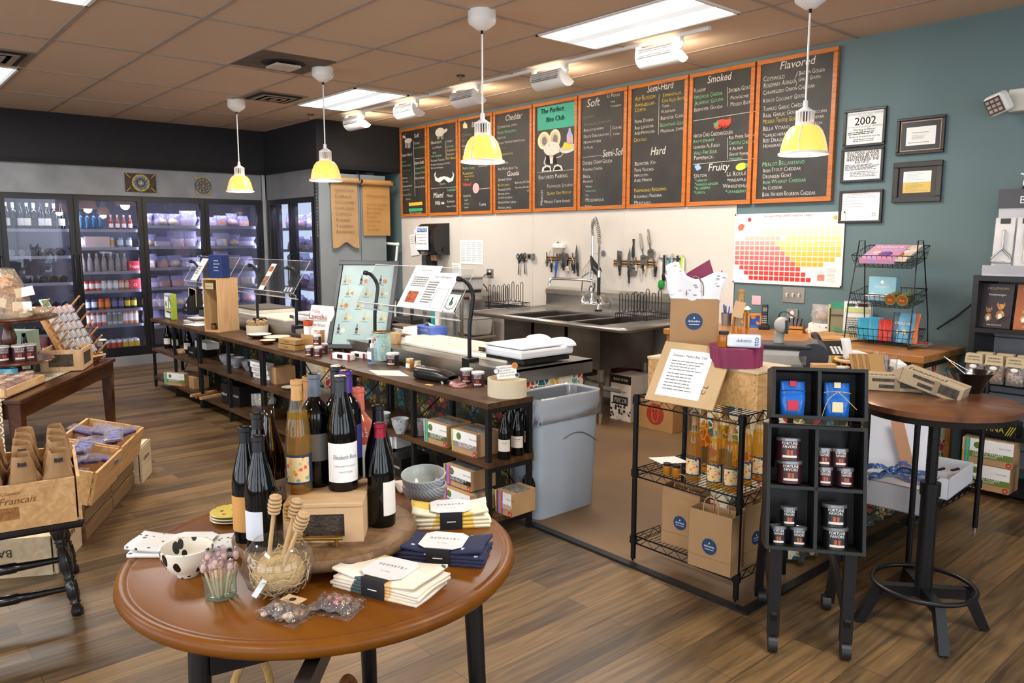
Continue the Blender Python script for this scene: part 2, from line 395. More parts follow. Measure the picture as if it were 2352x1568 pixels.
mb=MB();mb.bb(X0,X1,Y0,6.2,CEIL,CEIL+.1,ceil_mat());mb.struct('ceiling')
GR=mat('#a99a8e',.6)
mb=MB()
XG=[-5.06+1.22*k for k in range(-4,8)];YG=[1.245+.608*k for k in range(-9,7)]
for x in XG: mb.bb(x-.012,x+.012,Y0,Y1,CEIL-.006,CEIL,GR)
for y in YG: mb.bb(-9.8,X1,y-.012,y+.012,CEIL-.005,CEIL,GR)
mb.struct('trim_2')
# back wall with the washable white panel
mb=MB();mb.bb(-10.8,X1,Y1,Y1+.12,0,CEIL,TEAL);mb.struct('wall_back')
FRP=mat('#d5cdc2',.35,var=.02,vs=3)
mb=MB()
for a,b in ((-8.36,-7.14),(-7.14,-5.92),(-5.92,-4.7),(-4.7,-3.535)):
 mb.bb(a+.002,b-.002,Y1-.006,Y1,0,1.76,FRP);mb.bb(b-.012,b+.012,Y1-.009,Y1-.006,0,1.76,FRP)
mb.struct('wall_panel')
# side and front walls with shop windows
def wall_win(name,horizontal,fixed,a,b,wins,z0,z1,th,m):
 mb=MB();p=a
 for w0,w1 in wins+[(b,b)]:
  if horizontal: mb.bb(p,w0,fixed,fixed+th,0,CEIL,m)
  else: mb.bb(fixed,fixed+th,p,w0,0,CEIL,m)
  if w1>w0:
   for za,zb in ((0,z0),(z1,CEIL)):
    if horizontal: mb.bb(w0,w1,fixed,fixed+th,za,zb,m)
    else: mb.bb(fixed,fixed+th,w0,w1,za,zb,m)
  p=w1
 mb.struct(name)
WW=mat('#b9b3a6',.8)
wall_win('wall_front',True,Y0-.12,X0,X1,[(-7.8,-5.4),(-4.8,-2.4),(-1.8,.6),(1.1,3.4)],.35,2.65,.12,WW)
wall_win('wall_right',False,X1,Y0,Y1,[(-3.3,-1.1),(-.1,2.1),(2.6,4.6)],.35,2.65,.12,WW)
k=1
for a,b in [(-7.8,-5.4),(-4.8,-2.4),(-1.8,.6),(1.1,3.4)]:
 mb=MB()
 for x in (a,(a+b)/2,b): mb.bb(x-.03,x+.03,Y0-.08,Y0-.02,.35,2.65,BLK)
 for z in (.38,2.0,2.62): mb.bb(a,b,Y0-.08,Y0-.02,z-.03,z+.03,BLK)
 mb.struct('window_%d'%k);k+=1
for a,b in [(-3.3,-1.1),(-.1,2.1),(2.6,4.6)]:
 mb=MB()
 for y in (a,(a+b)/2,b): mb.bb(X1+.02,X1+.08,y-.03,y+.03,.35,2.65,BLK)
 for z in (.38,2.0,2.62): mb.bb(X1+.02,X1+.08,a,b,z-.03,z+.03,BLK)
 mb.struct('window_%d'%k);k+=1
# cooler walls
XC=-9.86;YC=4.3;XP=-8.40
GALV=mat('#8f9092',.55,metal=.25,var=.14,vs=2.2,h2='#77787b');SOF=mat('#1b1a1c',.8);SOF2=mat('#0c0b0c',.8)
mb=MB()
mb.bb(XC-.1,XC,Y0,YC,1.99,2.31,GALV);mb.bb(XC-.1,XC,Y0,YC,0,.115,GALV);mb.bb(XC-.1,XC,Y0,.55,.115,1.99,GALV)
mb.bb(XC-.1,XC,4.235,YC+.1,0,2.31,GALV)
mb.struct('wall_left')
mb=MB();mb.bb(XC-.1,XP,YC,YC+.1,1.99,2.31,GALV);mb.bb(XC,XP,YC,YC+.1,0,.115,GALV)
mb.bb(XP-.1,XP,YC,5.2,0,2.26,mat('#8b9294',.5,metal=.1,var=.06,vs=2));mb.bb(XP,XP+.003,4.84,4.85,0,2.26,mat('#5e6264',.5))
mb.struct('wall_corner')
mb=MB();mb.bb(X0,XC+.02,Y0,YC,2.36,CEIL,SOF);mb.bb(X0,XC+.05,Y0,YC,2.31,2.36,SOF2)
mb.bb(X0,XP+.02,YC-.02,5.41,2.36,CEIL,SOF);mb.bb(X0,XP+.03,YC-.05,5.41,2.31,2.36,SOF2);mb.struct('wall_soffit')
# cooler interiors
INT=mat('#56545e',.6)
mb=MB();mb.bb(-10.78,-10.72,.4,4.9,.02,2.3,INT);mb.bb(-10.72,XC-.1,.4,.5,.02,2.3,INT)
mb.bb(-10.72,XC-.1,.4,4.2,.02,.1,INT);mb.bb(-10.72,XC-.1,.4,4.2,2.2,2.3,INT);mb.bb(-10.0,XP-.1,5.0,5.1,.02,2.3,INT);mb.bb(-9.9,XP-.1,4.45,5.1,.02,.1,INT);mb.struct('wall_cooler_interior')
CL=(.80,.80,1)
for y in (1.7,2.41,3.13,3.86):
 lamp('cooler_light','AREA',(XC-.13,y,1.93),(0,R(25),0),3.5,CL,shape='RECTANGLE',size=.06,size_y=.6)
 lamp('cooler_light','AREA',(XC-.1,y+.36,1.1),(0,R(90),0),7.0,CL,shape='RECTANGLE',size=1.6,size_y=.03)
for x in (-9.45,-8.8):
 lamp('cooler_light','AREA',(x,YC+.14,1.93),(R(25),0,0),5,CL,shape='RECTANGLE',size=.5,size_y=.06)
# glass doors: A faces +X, B faces -Y
DG=clear('#eef0f8',.008,.01,1.38)
def cooler_door(loc,rz,w,label,hside=1):
 o=root('cooler_door',label,'door',loc,rz,'glass doors of the wall coolers')
 h0,h1=.13,1.97;F=mat('#101013',.35);f=.045
 mb=MB();mb.bb(0,w,0,.05,h0,h0+f+.05,F);mb.bb(0,w,0,.05,h1-f,h1,F);mb.bb(0,f,0,.05,h0+f+.05,h1-f,F);mb.bb(w-f,w,0,.05,h0+f+.05,h1-f,F);mb.part('frame',o)
 mb=MB();mb.bb(f,w-f,.02,.026,h0+f+.05,h1-f,DG);mb.part('glass_pane',o)
 x=.022 if hside<0 else w-.022
 mb=MB();mb.tube([(x,0,.75),(x,-.035,.78),(x,-.035,1.28),(x,0,1.31)],.009,BLK);mb.part('handle',o)
 return o
# local x runs along the wall, local y into the cooler
DY=[.63,1.35,2.05,2.77,3.50,4.22]
nm=['first cooler door at the left edge, wine bottles behind it','second cooler door, rows of canned drinks behind it','third cooler door, wrapped cheese behind it','fourth cooler door, wrapped cheese, next to the corner']
cooler_door((XC+.01,DY[0],0),R(90),.71,'cooler door outside the left edge of the picture')
for i in range(1,5): cooler_door((XC+.01,DY[i],0),R(90),DY[i+1]-DY[i]-.012,nm[i-1],-1 if i in(2,4) else 1)
cooler_door((-9.78,YC-.01,0),0,.62,'left narrow glass door on the short wall beside the corner')
cooler_door((-9.15,YC-.01,0),0,.62,'right narrow glass door on the short wall next to the grey panel',-1)
mb=MB();mb.bb(XC-.06,XC,.55,4.235,1.95,1.99,BLK);mb.bb(XC-.06,XC,.55,4.235,.115,.135,BLK)
for y in DY+[]: mb.bb(XC-.09,XC-.0,y-.02,y+.02,.12,1.98,BLK)
mb.bb(-9.82,-8.5,YC+.0,YC+.07,1.95,1.99,BLK);mb.bb(-9.82,-8.5,YC,YC+.07,.115,.135,BLK)
for x in (-9.8,-9.16,-8.515): mb.bb(x-.02,x+.02,YC+.0,YC+.09,.12,1.98,BLK)
mb.bb(-8.50,-8.42,YC-.01,YC+.09,.12,2.2,mat('#4a4b4e',.5,metal=.4));mb.struct('trim_3')
mb=MB();mb.bb(XC-.005,XC+.02,4.24,4.28,0,2.31,mat('#b9babc',.4,metal=.5));mb.struct('trim_4')
# ================================================================ ceiling things
LW=mat('#f2efe9',.4,var=.02)
def troffer(x,y,label):
 o=root('ceiling_light',label,'ceiling light',(x,y,CEIL),0,'fluorescent ceiling panels')
 mb=MB();w,d=.60,.295
 for a in ((-w,w,-d,-d+.02),(-w,w,d-.02,d),(-w,-w+.02,-d,d),(w-.02,w,-d,d)): mb.bb(*a,-.012,.0,LW)
 mb.part('frame',o)
 mb=MB()
 for s in (-1,1): mb.bb(-w+.03,w-.03,s*.05 if s>0 else -.25,.25 if s>0 else -.05,-.008,-.001,mat('#ffffff',.5,emit=9,var=0))
 mb.part('diffuser',o,'glowing white lens')
 mb=MB();mb.bb(-w+.02,w-.02,-.05,.05,-.012,0,mat('#dfe4e6',.5,emit=.8,var=0));mb.bb(-w+.02,w-.02,.25,.276,-.01,0,mat('#dfe4e6',.5,emit=.8,var=0));mb.bb(-w+.02,w-.02,-.276,-.25,-.01,0,mat('#dfe4e6',.5,emit=.8,var=0));mb.part('reflector',o)
LBL=['large bright fluorescent panel above the chalkboards and sink','bright fluorescent panel behind the second pendant near the black soffit','bright fluorescent panel at the left edge beside the slotted vent']
for i,(x,y) in enumerate(TROFF): troffer(x,y,LBL[i] if i<3 else 'fluorescent ceiling panel outside the frame number %s from the chalkboard wall'%['one','two','three','four'][i-3])
DG2=mat('#6b5d51',.8,var=.25,vs=3,h2='#584b41')
def vent(x,y,lab,slots=True,w=.595,d=.595):
 o=root('ceiling_vent',lab,'ceiling vent',(x,y,CEIL))
 mb=MB();mb.bb(-w/2,w/2,-d/2,d/2,-.008,0,mat('#8d7f72',.7) if slots else DG2);mb.part('plate',o)
 if slots:
  for k,(a,b) in enumerate(((.9,.66),(.6,.36),(.3,.0))):
   mb=MB();A=w/2*a*.9
   mb.bb(-A,A,-A,A,-.02-.004*k,-.008,mat('#231d19',.9));mb.bb(-A+.035,A-.035,-A+.035,A-.035,-.024-.004*k,-.02-.004*k+.012,mat('#a3917f',.6));mb.part('louvre',o)
 else:
  mb=MB();mb.lathe([(0,-.0095),(.17,-.009)],mat('#2c251f',.9),n=28);mb.part('dust_ring',o,'dark dust ring on the vent')
  mb=MB();mb.bb(-.1,.1,-.1,.1,-.045,-.03,mat('#d8cbbd',.5));mb.cyl((0,0,-.03),(0,0,-.008),.02,BLK);mb.part('deflector',o,'small white square plate')
vent(-5.91,2.76,'flat square ceiling vent with a small white deflector plate',False)
vent(-7.38,3.33,'small slotted ceiling vent behind the white deflector vent',True,.5,.5)
vent(-7.1,.95,'slotted ceiling vent at the left edge of the ceiling',True)
for p,l in ((az(713,262,CEIL),'small ceiling sprinkler near the black soffit'),(az(1058,173,CEIL),'small ceiling sprinkler above the track lights')):
 mb=MB();mb.cyl((0,0,0),(0,0,-.012),.035,mat('#5a4a40',.4,metal=.5));mb.cyl((0,0,-.01),(0,0,-.05),.008,CHROME);mb.cyl((0,0,-.05),(0,0,-.055),.022,CHROME);mb.thing('sprinkler',l,'sprinkler',p)
# pendants
SHADE=None
def shade_mat():
 m,nt,b,N,L=_new('m_shade')
 tc=N.new('ShaderNodeTexCoord');nz=N.new('ShaderNodeTexNoise');nz.inputs['Scale'].default_value=3;L.new(tc.outputs['Object'],nz.inputs['Vector'])
 mx=N.new('ShaderNodeMix');mx.data_type='RGBA';mx.inputs[6].default_value=hx('#ffab50');mx.inputs[7].default_value=hx('#ffb75e');L.new(nz.outputs['Fac'],mx.inputs[0])
 L.new(mx.outputs[2],b.inputs['Base Color']);L.new(mx.outputs[2],b.inputs['Emission Color']);b.inputs['Emission Strength'].default_value=1.35;b.inputs['Roughness'].default_value=.25
 return m
SHADE=shade_mat()
def pendant(p,label):
 o=root('pendant_lamp',label,'pendant lamp',(p[0],p[1],CEIL),0,'warm glass pendant lamps over the counter')
 mb=MB();mb.lathe([(0,-.115),(.03,-.112),(.08,-.075),(.085,-.06),(.085,0)],LW,n=28);mb.part('canopy',o)
 mb=MB();mb.cyl((0,0,-.11),(0,0,-.64),.0055,LW,n=8);mb.cyl((0,0,-.135),(0,0,-.11),.009,BLKM,n=8);mb.part('cord',o)
 z=2.215-CEIL
 mb=MB();mb.lathe([(.012,z+.045),(.014,z+.01),(.03,z),(.046,z-.012)],LW,n=20);mb.lathe([(.05,z-.012),(.05,z-.02),(.03,z-.02)],LW)
 mb.lathe([(.036,z-.02),(.036,z-.075)],mat('#4a4038',.6),n=16)
 for k in range(18):
  a=2*math.pi*k/18;mb.box((.043*math.cos(a),.043*math.sin(a),z-.045),(.014,.006,.066),LW,rot=(0,0,a))
 mb.lathe([(.05,z-.075),(.052,z-.095),(.036,z-.095)],LW);mb.part('lamp_socket',o)
 mb=MB();pr=[(.052,z-.09),(.072,z-.10),(.092,z-.125),(.108,z-.165),(.119,z-.21),(.123,z-.238)]
 mb.lathe(pr,SHADE,n=32);mb.lathe([(r-.003,q) for r,q in pr][::-1],SHADE,n=32);mb.part('glass_shade',o,'glowing amber glass shade')
 mb=MB();mb.lathe([(.123,z-.236),(.136,z-.24),(.136,z-.252),(.121,z-.252),(.123,z-.236)],LW,n=36)
 for k in range(4):
  a=math.pi/2*k+.3;mb.tube([((r+.004)*math.cos(a),(r+.004)*math.sin(a),q) for r,q in pr]+[(.13*math.cos(a),.13*math.sin(a),z-.245)],.0035,LW)
 mb.part('lamp_rim',o)
 mb=MB();mb.ball((0,0,z-.15),.035,mat('#fff1d0',.5,emit=14,var=0));mb.part('bulb',o)
 lamp('pendant_light','POINT',(p[0],p[1],CEIL+z-.26),(0,0,0),9,(1,.70,.40),shadow_soft_size=.06)
p4=az(1850,250,2.215)
for p,l in (((-7.8,3.13),'glowing pendant lamp farthest left, in front of the black soffit'),((-5.88,3.08),'glowing pendant lamp, second from the left, before the kraft paper menu'),((-3.82,3.07),'glowing pendant lamp hanging before the Cheddar chalkboard'),((p4.x,p4.y),'glowing pendant lamp at the right before the Flavored chalkboard')): pendant(p,l)
# track with wall washers
mb=MB();mb.bb(-7.96,-3.12,4.385,4.415,CEIL-.022,CEIL,LW);mb.thing('lighting_track','white lighting track on the ceiling before the chalkboards','light track')
xs=(-3.53,-4.62,-5.71,-6.67,-7.70);ls=('nearest the big fluorescent panel, right end of the track','second from the right end of the track','right behind the third pendant cord','second from the left end of the track','at the left end of the track')
WASH=mat('#fff6e6',.5,emit=5,var=0)
for i,(x,l) in enumerate(zip(xs,ls)):
 o=root('track_light','white wall washer spotlight '+l,'track light',(x,4.40,CEIL-.02),0,'wall washers on the ceiling track')
 mb=MB();pr=[(.085*math.cos(R(t)),.085*math.sin(R(t))) for t in range(150,331,20)]
 n=len(pr);vs=[(sx*.17,a+.03,b_-.075) for sx in (-1,1) for a,b_ in pr]
 mb.add(vs,[(k,k+1,n+k+1,n+k) for k in range(n-1)],LW,True);mb.add(vs,[tuple(range(n)),tuple(range(n,2*n))[::-1]],LW)
 for k in range(5): mb.box((0,-.055-.004*abs(k-2),-.045-.014*k),(.3,.012,.004),mat('#9a938b',.5),rot=(.5-.2*k,0,0))
 mb.part('lamp_housing',o)
 mb=MB();mb.add([(-.16,.03+.085*math.cos(R(150)),-.075+.085*math.sin(R(150))),(.16,.03+.085*math.cos(R(150)),-.075+.085*math.sin(R(150))),(.16,.03+.085*math.cos(R(-30)),-.075+.085*math.sin(R(-30))),(-.16,.03+.085*math.cos(R(-30)),-.075+.085*math.sin(R(-30)))],[(0,1,2,3)],WASH);mb.part('lens',o)
 mb=MB();mb.bb(.155,.19,-.02,.02,-.04,0,LW);mb.tube([(.18,0,-.02),(.2,.0,-.05),(.175,0,-.07)],.012,LW);mb.bb(-.2,-.17,-.015,.015,-.05,0,LW);mb.part('bracket',o)
 lamp('wall_wash','AREA',(x,4.50,CEIL-.10),(R(52),0,0),5.0,(1,.84,.64),shape='RECTANGLE',size=.3,size_y=.08)
# emergency light
o=root('emergency_light','white emergency light box high on the teal wall','emergency light',(0,0,0))
a=ay(2330,215,5.3);mb=MB();mb.bb(a.x-.035,a.x+.36,5.31,5.41,2.24,2.37,mat('#d9d5c8',.5),bev=.008);mb.part('housing',o)
mb=MB();mb.M=Matrix.Translation((a.x-.07,5.27,2.29))@Euler((R(25),R(-12),R(-25))).to_matrix().to_4x4();mb.box((0,0,0),(.13,.07,.12),LW,bev=.02);mb.box((0,-.036,0),(.105,.006,.095),mat('#8d8480',.15,metal=.8))
for i in range(3):
 for j in range(3): mb.box((-.032+.032*i,-.04,-.028+.028*j),(.022,.004,.018),mat('#e0dcd6',.1,metal=.5))
mb.part('lamp_head',o)
# ================================================================ chalkboards
YB=5.385
class Wall:
 """lettering and drawings laid on a wall plane at depth y, taken from where they sit in the photograph"""
 def __init__(s,y,ox,oy,k): s.y=y;s.ox=ox;s.oy=oy;s.k=k;s.mb=MB();s.l=0
 def P(s,zx,zy): s.q=ay(s.ox+zx*s.k,s.oy+zy*s.k,s.y);return s.q
 def t(s,zx,zy,h,txt,c='w',caps=1,shear=0,fit=0,al='l',rot=0):
  p=s.P(zx,zy);q=s.P(zx,zy-h);size=(q.z-p.z)/.70*(1/1.0);f=0
  if fit: f=abs(s.P(zx+fit,zy).x-p.x)
  M=FX(p.x,s.y-.0006,p.z,(1,0,math.tan(R(0))),(0,0,1))
  if rot: M=M@Matrix.Rotation(R(rot),4,'Z')
  if shear: M=M@Matrix.Shear('XY',4,(0,0)) if False else M@Matrix(((1,shear,0,0),(0,1,0,0),(0,0,1,0),(0,0,0,1)))
  s.mb.text(txt,size,CH[c],M,caps=caps,fit=f,jit=1,al=al)
 def ell(s,zx,zy,rx,ry,c,a=0,n=20):
  p=s.P(zx,zy);X=abs(s.P(zx+rx,zy).x-p.x);Z=abs(s.P(zx,zy+ry).z-p.z);s.l+=1;y=s.y-.0003-.0002*s.l
  s.mb.add([(p.x+X*math.cos(t)*math.cos(a)-Z*math.sin(t)*math.sin(a),y,p.z+X*math.cos(t)*math.sin(a)+Z*math.sin(t)*math.cos(a)) for t in [2*math.pi*i/n for i in range(n)]],[tuple(range(n))],CH[c])
 def poly(s,pts,c):
  s.l+=1;v=[s.P(*p) for p in pts];s.mb.add([(p.x,s.y-.0003-.0002*s.l,p.z) for p in v],[tuple(range(len(v)))],CH[c])
 def line(s,pts,c='w',w=.0025):
  s.l+=1;v=[s.P(*p) for p in pts];s.mb.tube([(p.x,s.y-.0003,p.z) for p in v],w,CH[c],n=4)
CH=dict(w=mat('#e9e2d6',.9,var=.15,vs=60),y=mat('#e8c63c',.9,var=.15,vs=60),g=mat('#8fd79a',.9,var=.15,vs=60),G=mat('#3fae72',.9),b=mat('#8fb4e8',.9),r=mat('#e0503f',.9),p=mat('#f0a9a4',.9),T=mat('#4faf97',.9),k=mat('#1d1c1a',.9),d=mat('#8f877c',.9,var=.2,vs=60),L=mat('#f1dc4a',.9),c=mat('#f3e3b0',.9),s=mat('#cfc6b6',.9),v=mat('#a9b6d6',.9))
BX=[-8.335,-7.74,-7.13,-6.52,-5.895,-5.262,-4.65,-4.0,-3.384,-2.735]
CB=mat('#242220',.55,var=.18,vs=4,h2='#33302c');FRM=wood('#a85a1c','#c8742a',(3,3,30),.4)
names=['Soft goat cheese','sheep and Mixed Milk','Blue and Washed Rind','Cheddar and Gouda','green-headed Perfect Bite Club','Soft and Semi-Soft','Semi-Hard and Hard','Smoked, Spicy and Fruity','Flavored']
boards=[]
for i in range(9):
 o=root('chalkboard','orange-framed chalkboard listing the '+names[i]+(' board' if i==4 else ' cheeses'),'chalkboard',((BX[i]+BX[i+1])/2,Y1,2.294),0,'row of framed chalkboards under the ceiling')
 w=(BX[i+1]-BX[i])/2-.008;h=.531;boards.append(o)
 mb=MB();mb.bb(-w+.01,w-.01,-.025,-.004,-h+.01,h-.01,CB);mb.part('board',o)
 mb=MB()
 for a in ((-w,w,h-.034,h),(-w,w,-h,-h+.034)): mb.bb(a[0],a[1],-.036,-.006,a[2],a[3],FRM,bev=.003)
 for a in ((-w,-w+.034),(w-.034,w)): mb.bb(a[0],a[1],-.036,-.006,-h+.034,h-.034,FRM,bev=.003)
 mb.part('frame',o)
Z1=(900,180,.20408);Z2=(1330,90,.26147)
D={}
D[0]=(Z1,[(250,670,45,'Soft','w',0,90),(250,745,28,'Colins','w',1,75),(245,795,22,'Chevre and Honey','g',1,145),(110,885,34,'Semi-Hard','w',0,115),(110,950,18,'Valencay','g',1,80),(113,995,20,'Midnight Moon','g',1,120),(115,1050,20,'Drunken Goat','d',1,105),(140,1085,14,'Gouda','d',1,50),(118,1135,22,'Garrotxa','w',1,60),(118,1175,20,'Honey Bee','g',1,80),(120,1225,22,'Drunken Goat','w',1,115),(120,1265,20,'Smoked Goat','g',1,115),(120,1325,24,'Pantaleo Goat','g',1,100),(160,1370,22,'Gouda','w',1,60),(255,970,34,'Semi-Soft','w',0,115),(262,1025,24,'Humboldt Fog','g',1,120),(262,1078,24,'Truffle Tremor','g',1,135),(262,1138,26,'Monte Enebro','w',1,110),(312,1175,20,'Cabra','d',1,55),(265,1232,22,'Leonora al Fuego','w',1,130),(205,1530,26,'O=Lactose Free','w',1,150)])
D[1]=(Z1,[(440,745,34,'Manchego','w',1,125),(455,795,24,'-3,6,12 Month','w',1,150),(455,848,22,'-Olive','w',1,60),(440,890,26,'Lamb Chopper','g',1,135),(440,940,24,'Pecorino Toscano','w',1,155),(440,985,22,'Pecorino Romano Locatelli','w',1,260),(442,1022,20,'Red Butter Sardinia','w',1,170),(618,720,26,'Kasseri','w',1,90),(618,780,24,'Evatheria','g',1,130),(618,825,26,'Roquefort','y',1,115),(618,868,22,'Ossau-Iraty','w',1,130),(618,915,26,'Petit Basque','y',1,115),(540,1200,22,'Cravero','w',1,85),(465,1345,60,'Mixed','w',0,110),(485,1425,44,'Milk','w',0,65),(618,1270,28,'Camembert','g',1,130),(618,1335,32,'Mobay','w',1,90),(618,1398,26,'Fourmage','w',1,125),(618,1450,22,'Iberico Curado','w',1,145)])
D[2]=(Z1,[(895,550,55,'Blue','w',0,150),(790,660,34,'Caveman','d',1,120),(790,715,28,'Delft','d',1,65),(790,775,28,'Gorgonzola','w',1,130),(805,810,16,'*Dolce','w',1,50),(805,840,16,'*Piccante','w',1,60),(790,900,26,'Huntsman','w',1,100),(792,965,28,'Maytag','g',1,90),(798,1030,30,'Penta Creme','g',1,140),(975,1000,20,'Iceland Point','w',1,150),(798,1085,30,'Roquefort','y',1,120),(815,1115,20,'*Papillon (Card)','y',1,140),(815,1150,18,'*Societe','y',1,80),(798,1215,38,'Washed','r',0,90),(805,1335,26,'Raclette','w',1,95),(812,1380,20,'*Sweet','w',1,70),(812,1420,20,'*French','g',1,85),(812,1460,18,'*Livarot','w',1,100),(980,1435,34,'Tomme','w',1,80)])
D[3]=(Z1,[(1275,480,66,'Cheddar','w',0,190),(1188,565,30,'Clothbound (12Mo)','w',1,225),(1188,630,32,'Prairie Breeze(9Mo)','g',1,215),(1190,685,26,'Irish (1YR)-','w',1,130),(1190,745,28,"Hook's Vintage Reserve (6YR)-",'w',1,360),(1190,800,22,'Apple (10YR)-','d',1,140),(1190,872,28,'Canadian (3-5YR)-','y',1,205),(1195,925,22,'Barber','d',1,105),(1195,972,28,'5YR- & 10YR-','w',1,220),(1195,1035,30,'Red Rock (Blue Yr.)','w',1,225),(1295,1100,54,'Gouda','w',0,135),(1197,1155,28,'Double Cream','w',1,190),(1385,1185,26,'Beemster XO (26Mo)','w',1,215),(1195,1215,26,'Big Ed\'s (9Mo)','y',1,140),(1390,1240,22,'Roomano Pradera','w',1,195),(1520,1270,18,'(36Mo)','w',1,70),(1195,1265,26,'Vintage (12Mo)-','w',1,175),(1197,1310,22,'Beemster (18Mo)-','w',1,185),(1197,1355,22,'Ol Kentuck (20Mo)','w',1,210),(1197,1410,26,'Prima Donna (15Mo)-','w',1,230),(1200,1470,28,'Royaal (9Mo)-','w',1,190)])
D[4]=(Z1,[(1675,405,56,'The Perfect','k',0,300),(1735,495,56,'Bite Club','k',0,245),(1650,1140,48,'Featured Pairing','w',1,345),(1745,1235,40,"Fromager D'Affinois",'s',1,340),(1745,1310,34,'Quady Dry Muscat','y',1,295),(1715,1405,34,'Mangle Farms Honey','w',1,335)])
D[5]=(Z2,[(65,600,70,'Soft','w',0,120),(245,515,30,'Le Roule','w',1,135),(275,560,18,'*Herb','w',1,75),(275,600,20,'*Cranberry','w',1,130),(30,700,24,'Camembert','d',1,130),(40,765,28,"Fromager d'Affinois",'d',1,255),(40,815,28,'Brillat-Savarin','w',1,190),(290,795,28,'Chevre','w',1,95),(40,870,26,'Delice deBourgogne','w',1,225),(300,845,22,'Capra','w',1,72),(40,920,24,'Mushroom Brie','w',1,175),(40,965,22,'St Angel','w',1,110),(205,1035,62,'Semi-Soft','w',0,190),(32,1105,34,'Double Cream Gouda','w',1,260),(34,1160,28,'Fontina Fontal','w',1,175),(35,1218,28,'Brick','w',1,72),(35,1262,26,'Havarti','w',1,98),(55,1305,22,'*Plain','w',1,92),(55,1345,20,'*Herb+Spice','g',1,138),(55,1378,16,'*Dill','w',1,60),(55,1430,32,'Mozzarella','w',1,188),(50,1482,26,'Toma','w',1,88)])
D[6]=(Z2,[(597,470,60,'Semi-Hard','w',0,225),(492,545,40,'Alp Blossom','y',1,178),(735,510,30,'Emmentaler-','y',1,195),(490,600,34,'Appenzeller-','y',1,180),(728,560,34,'Cave Aged Gruyere-','y',1,228),(488,640,34,'Comte-','y',1,105),(728,602,26,'Toma','w',1,72),(720,652,30,'Vlaskaas-','w',1,140),(488,740,32,'Prima Donna-','w',1,172),(715,712,32,'Beemster Classic-','w',1,235),(488,795,28,'Red Leicester-','w',1,178),(710,772,34,'BellaVitano Gold','g',1,210),(488,842,30,'Aged Provolone-','w',1,180),(715,822,30,'Madrigal Swiss','w',1,205),(480,905,34,'Crucolo','y',1,112),(625,1020,70,'Hard','w',0,128),(488,1110,34,'Beemster XO-','w',1,192),(486,1165,32,'Piave Vecchio-','w',1,175),(484,1210,26,'Mimolette-','w',1,142),(484,1255,30,'Aged Mahon','w',1,155),(484,1345,34,'Parmigiano Reggiano-','y',1,290),(484,1395,30,'Roomano Pradera-','w',1,248),(484,1452,32,'Montasio-','w',1,168)])
D[7]=(Z2,[(1125,390,66,'Smoked','w',0,205),(1008,470,36,'Flagship','w',1,105),(1008,530,38,'Applewood Cheddar','g',1,252),(1312,470,40,'Smokin Goat','w',1,195),(1015,580,36,'Jalapeno Gouda','g',1,252),(1330,530,32,'Provolone','w',1,160),(1008,638,32,'Beemster Gouda','w',1,252),(1328,590,36,'Moody Blue','w',1,180),(1220,790,40,'Spicy','k',0,95),(1005,868,40,'Hatch Chile Cheddar/Gouda','w',1,345),(1003,915,32,'Rattlesnake','g',1,185),(1315,880,32,'Red Pepper Sarachi','w',1,235),(1005,965,34,'Leonora al Fuego','w',1,230),(1315,932,34,'Chipotle Cheddar','g',1,232),(1005,1018,34,'Wild Fire Blue','g',1,205),(1318,978,30,'4 Alarm','w',1,125),(1008,1060,34,'PepperJack-','w',1,185),(1316,1028,30,'Ghost Pepper','w',1,175),(1318,1062,24,'Habanero','g',1,140),(1130,1160,66,'Fruity','w',0,185),(1008,1218,36,'Stilton','w',1,112),(1295,1205,42,'Le Roule','w',1,172),(1020,1252,26,'*Apricot','g',1,125),(1300,1255,34,'*Pineapple','w',1,182),(1015,1288,28,'*Mango-Ginger','g',1,218),(1262,1308,36,'Wensleydale','w',1,222),(1012,1322,28,'*Blueberry','g',1,185),(1285,1352,32,'*Cranberry','g',1,185),(1010,1360,28,'*Lemon','g',1,115)])
D[8]=(Z2,[(1760,270,70,'Flavored','w',0,305),(1618,375,44,'Cotswold','w',1,188),(1928,320,40,'Bacon Gouda','w',1,232),(1620,432,44,'Rosemary Asiago','w',1,275),(1925,372,34,'Garlic Gouda','w',1,198),(1616,492,38,'Caramelized Onion Cheddar','w',1,452),(1616,562,38,'Kokos Coconut Gouda','w',1,382),(1616,635,40,'Tomato Garlic Cheddar','w',1,385),(1614,690,38,'Basil Garlic Gouda','w',1,330),(1985,660,34,'Peppercorn','w',1,190),(1612,745,40,'Melkbus Truffle Gouda','y',1,330),(1985,706,34,'Cheddar','w',1,176),(1612,808,40,'Bella Vitano','w',1,238),(1990,760,34,'Welech','w',1,150),(1615,862,34,'*Garlic-Herb','w',1,198),(1612,912,38,'Red Dragon','w',1,210),(1612,958,34,'Horseradish','w',1,208),(1608,1120,42,'Merlot BellaVitano','g',1,372),(1615,1170,36,'Irish Stout Cheddar','w',1,332),(1610,1225,38,'Drunken Goat','w',1,256),(1612,1272,36,'Irish Whiskey Cheddar','g',1,380),(1612,1322,34,'Ipa Cheddar','w',1,172),(1608,1382,38,'Basil Hayden Bourbon Cheddar','w',1,468)])
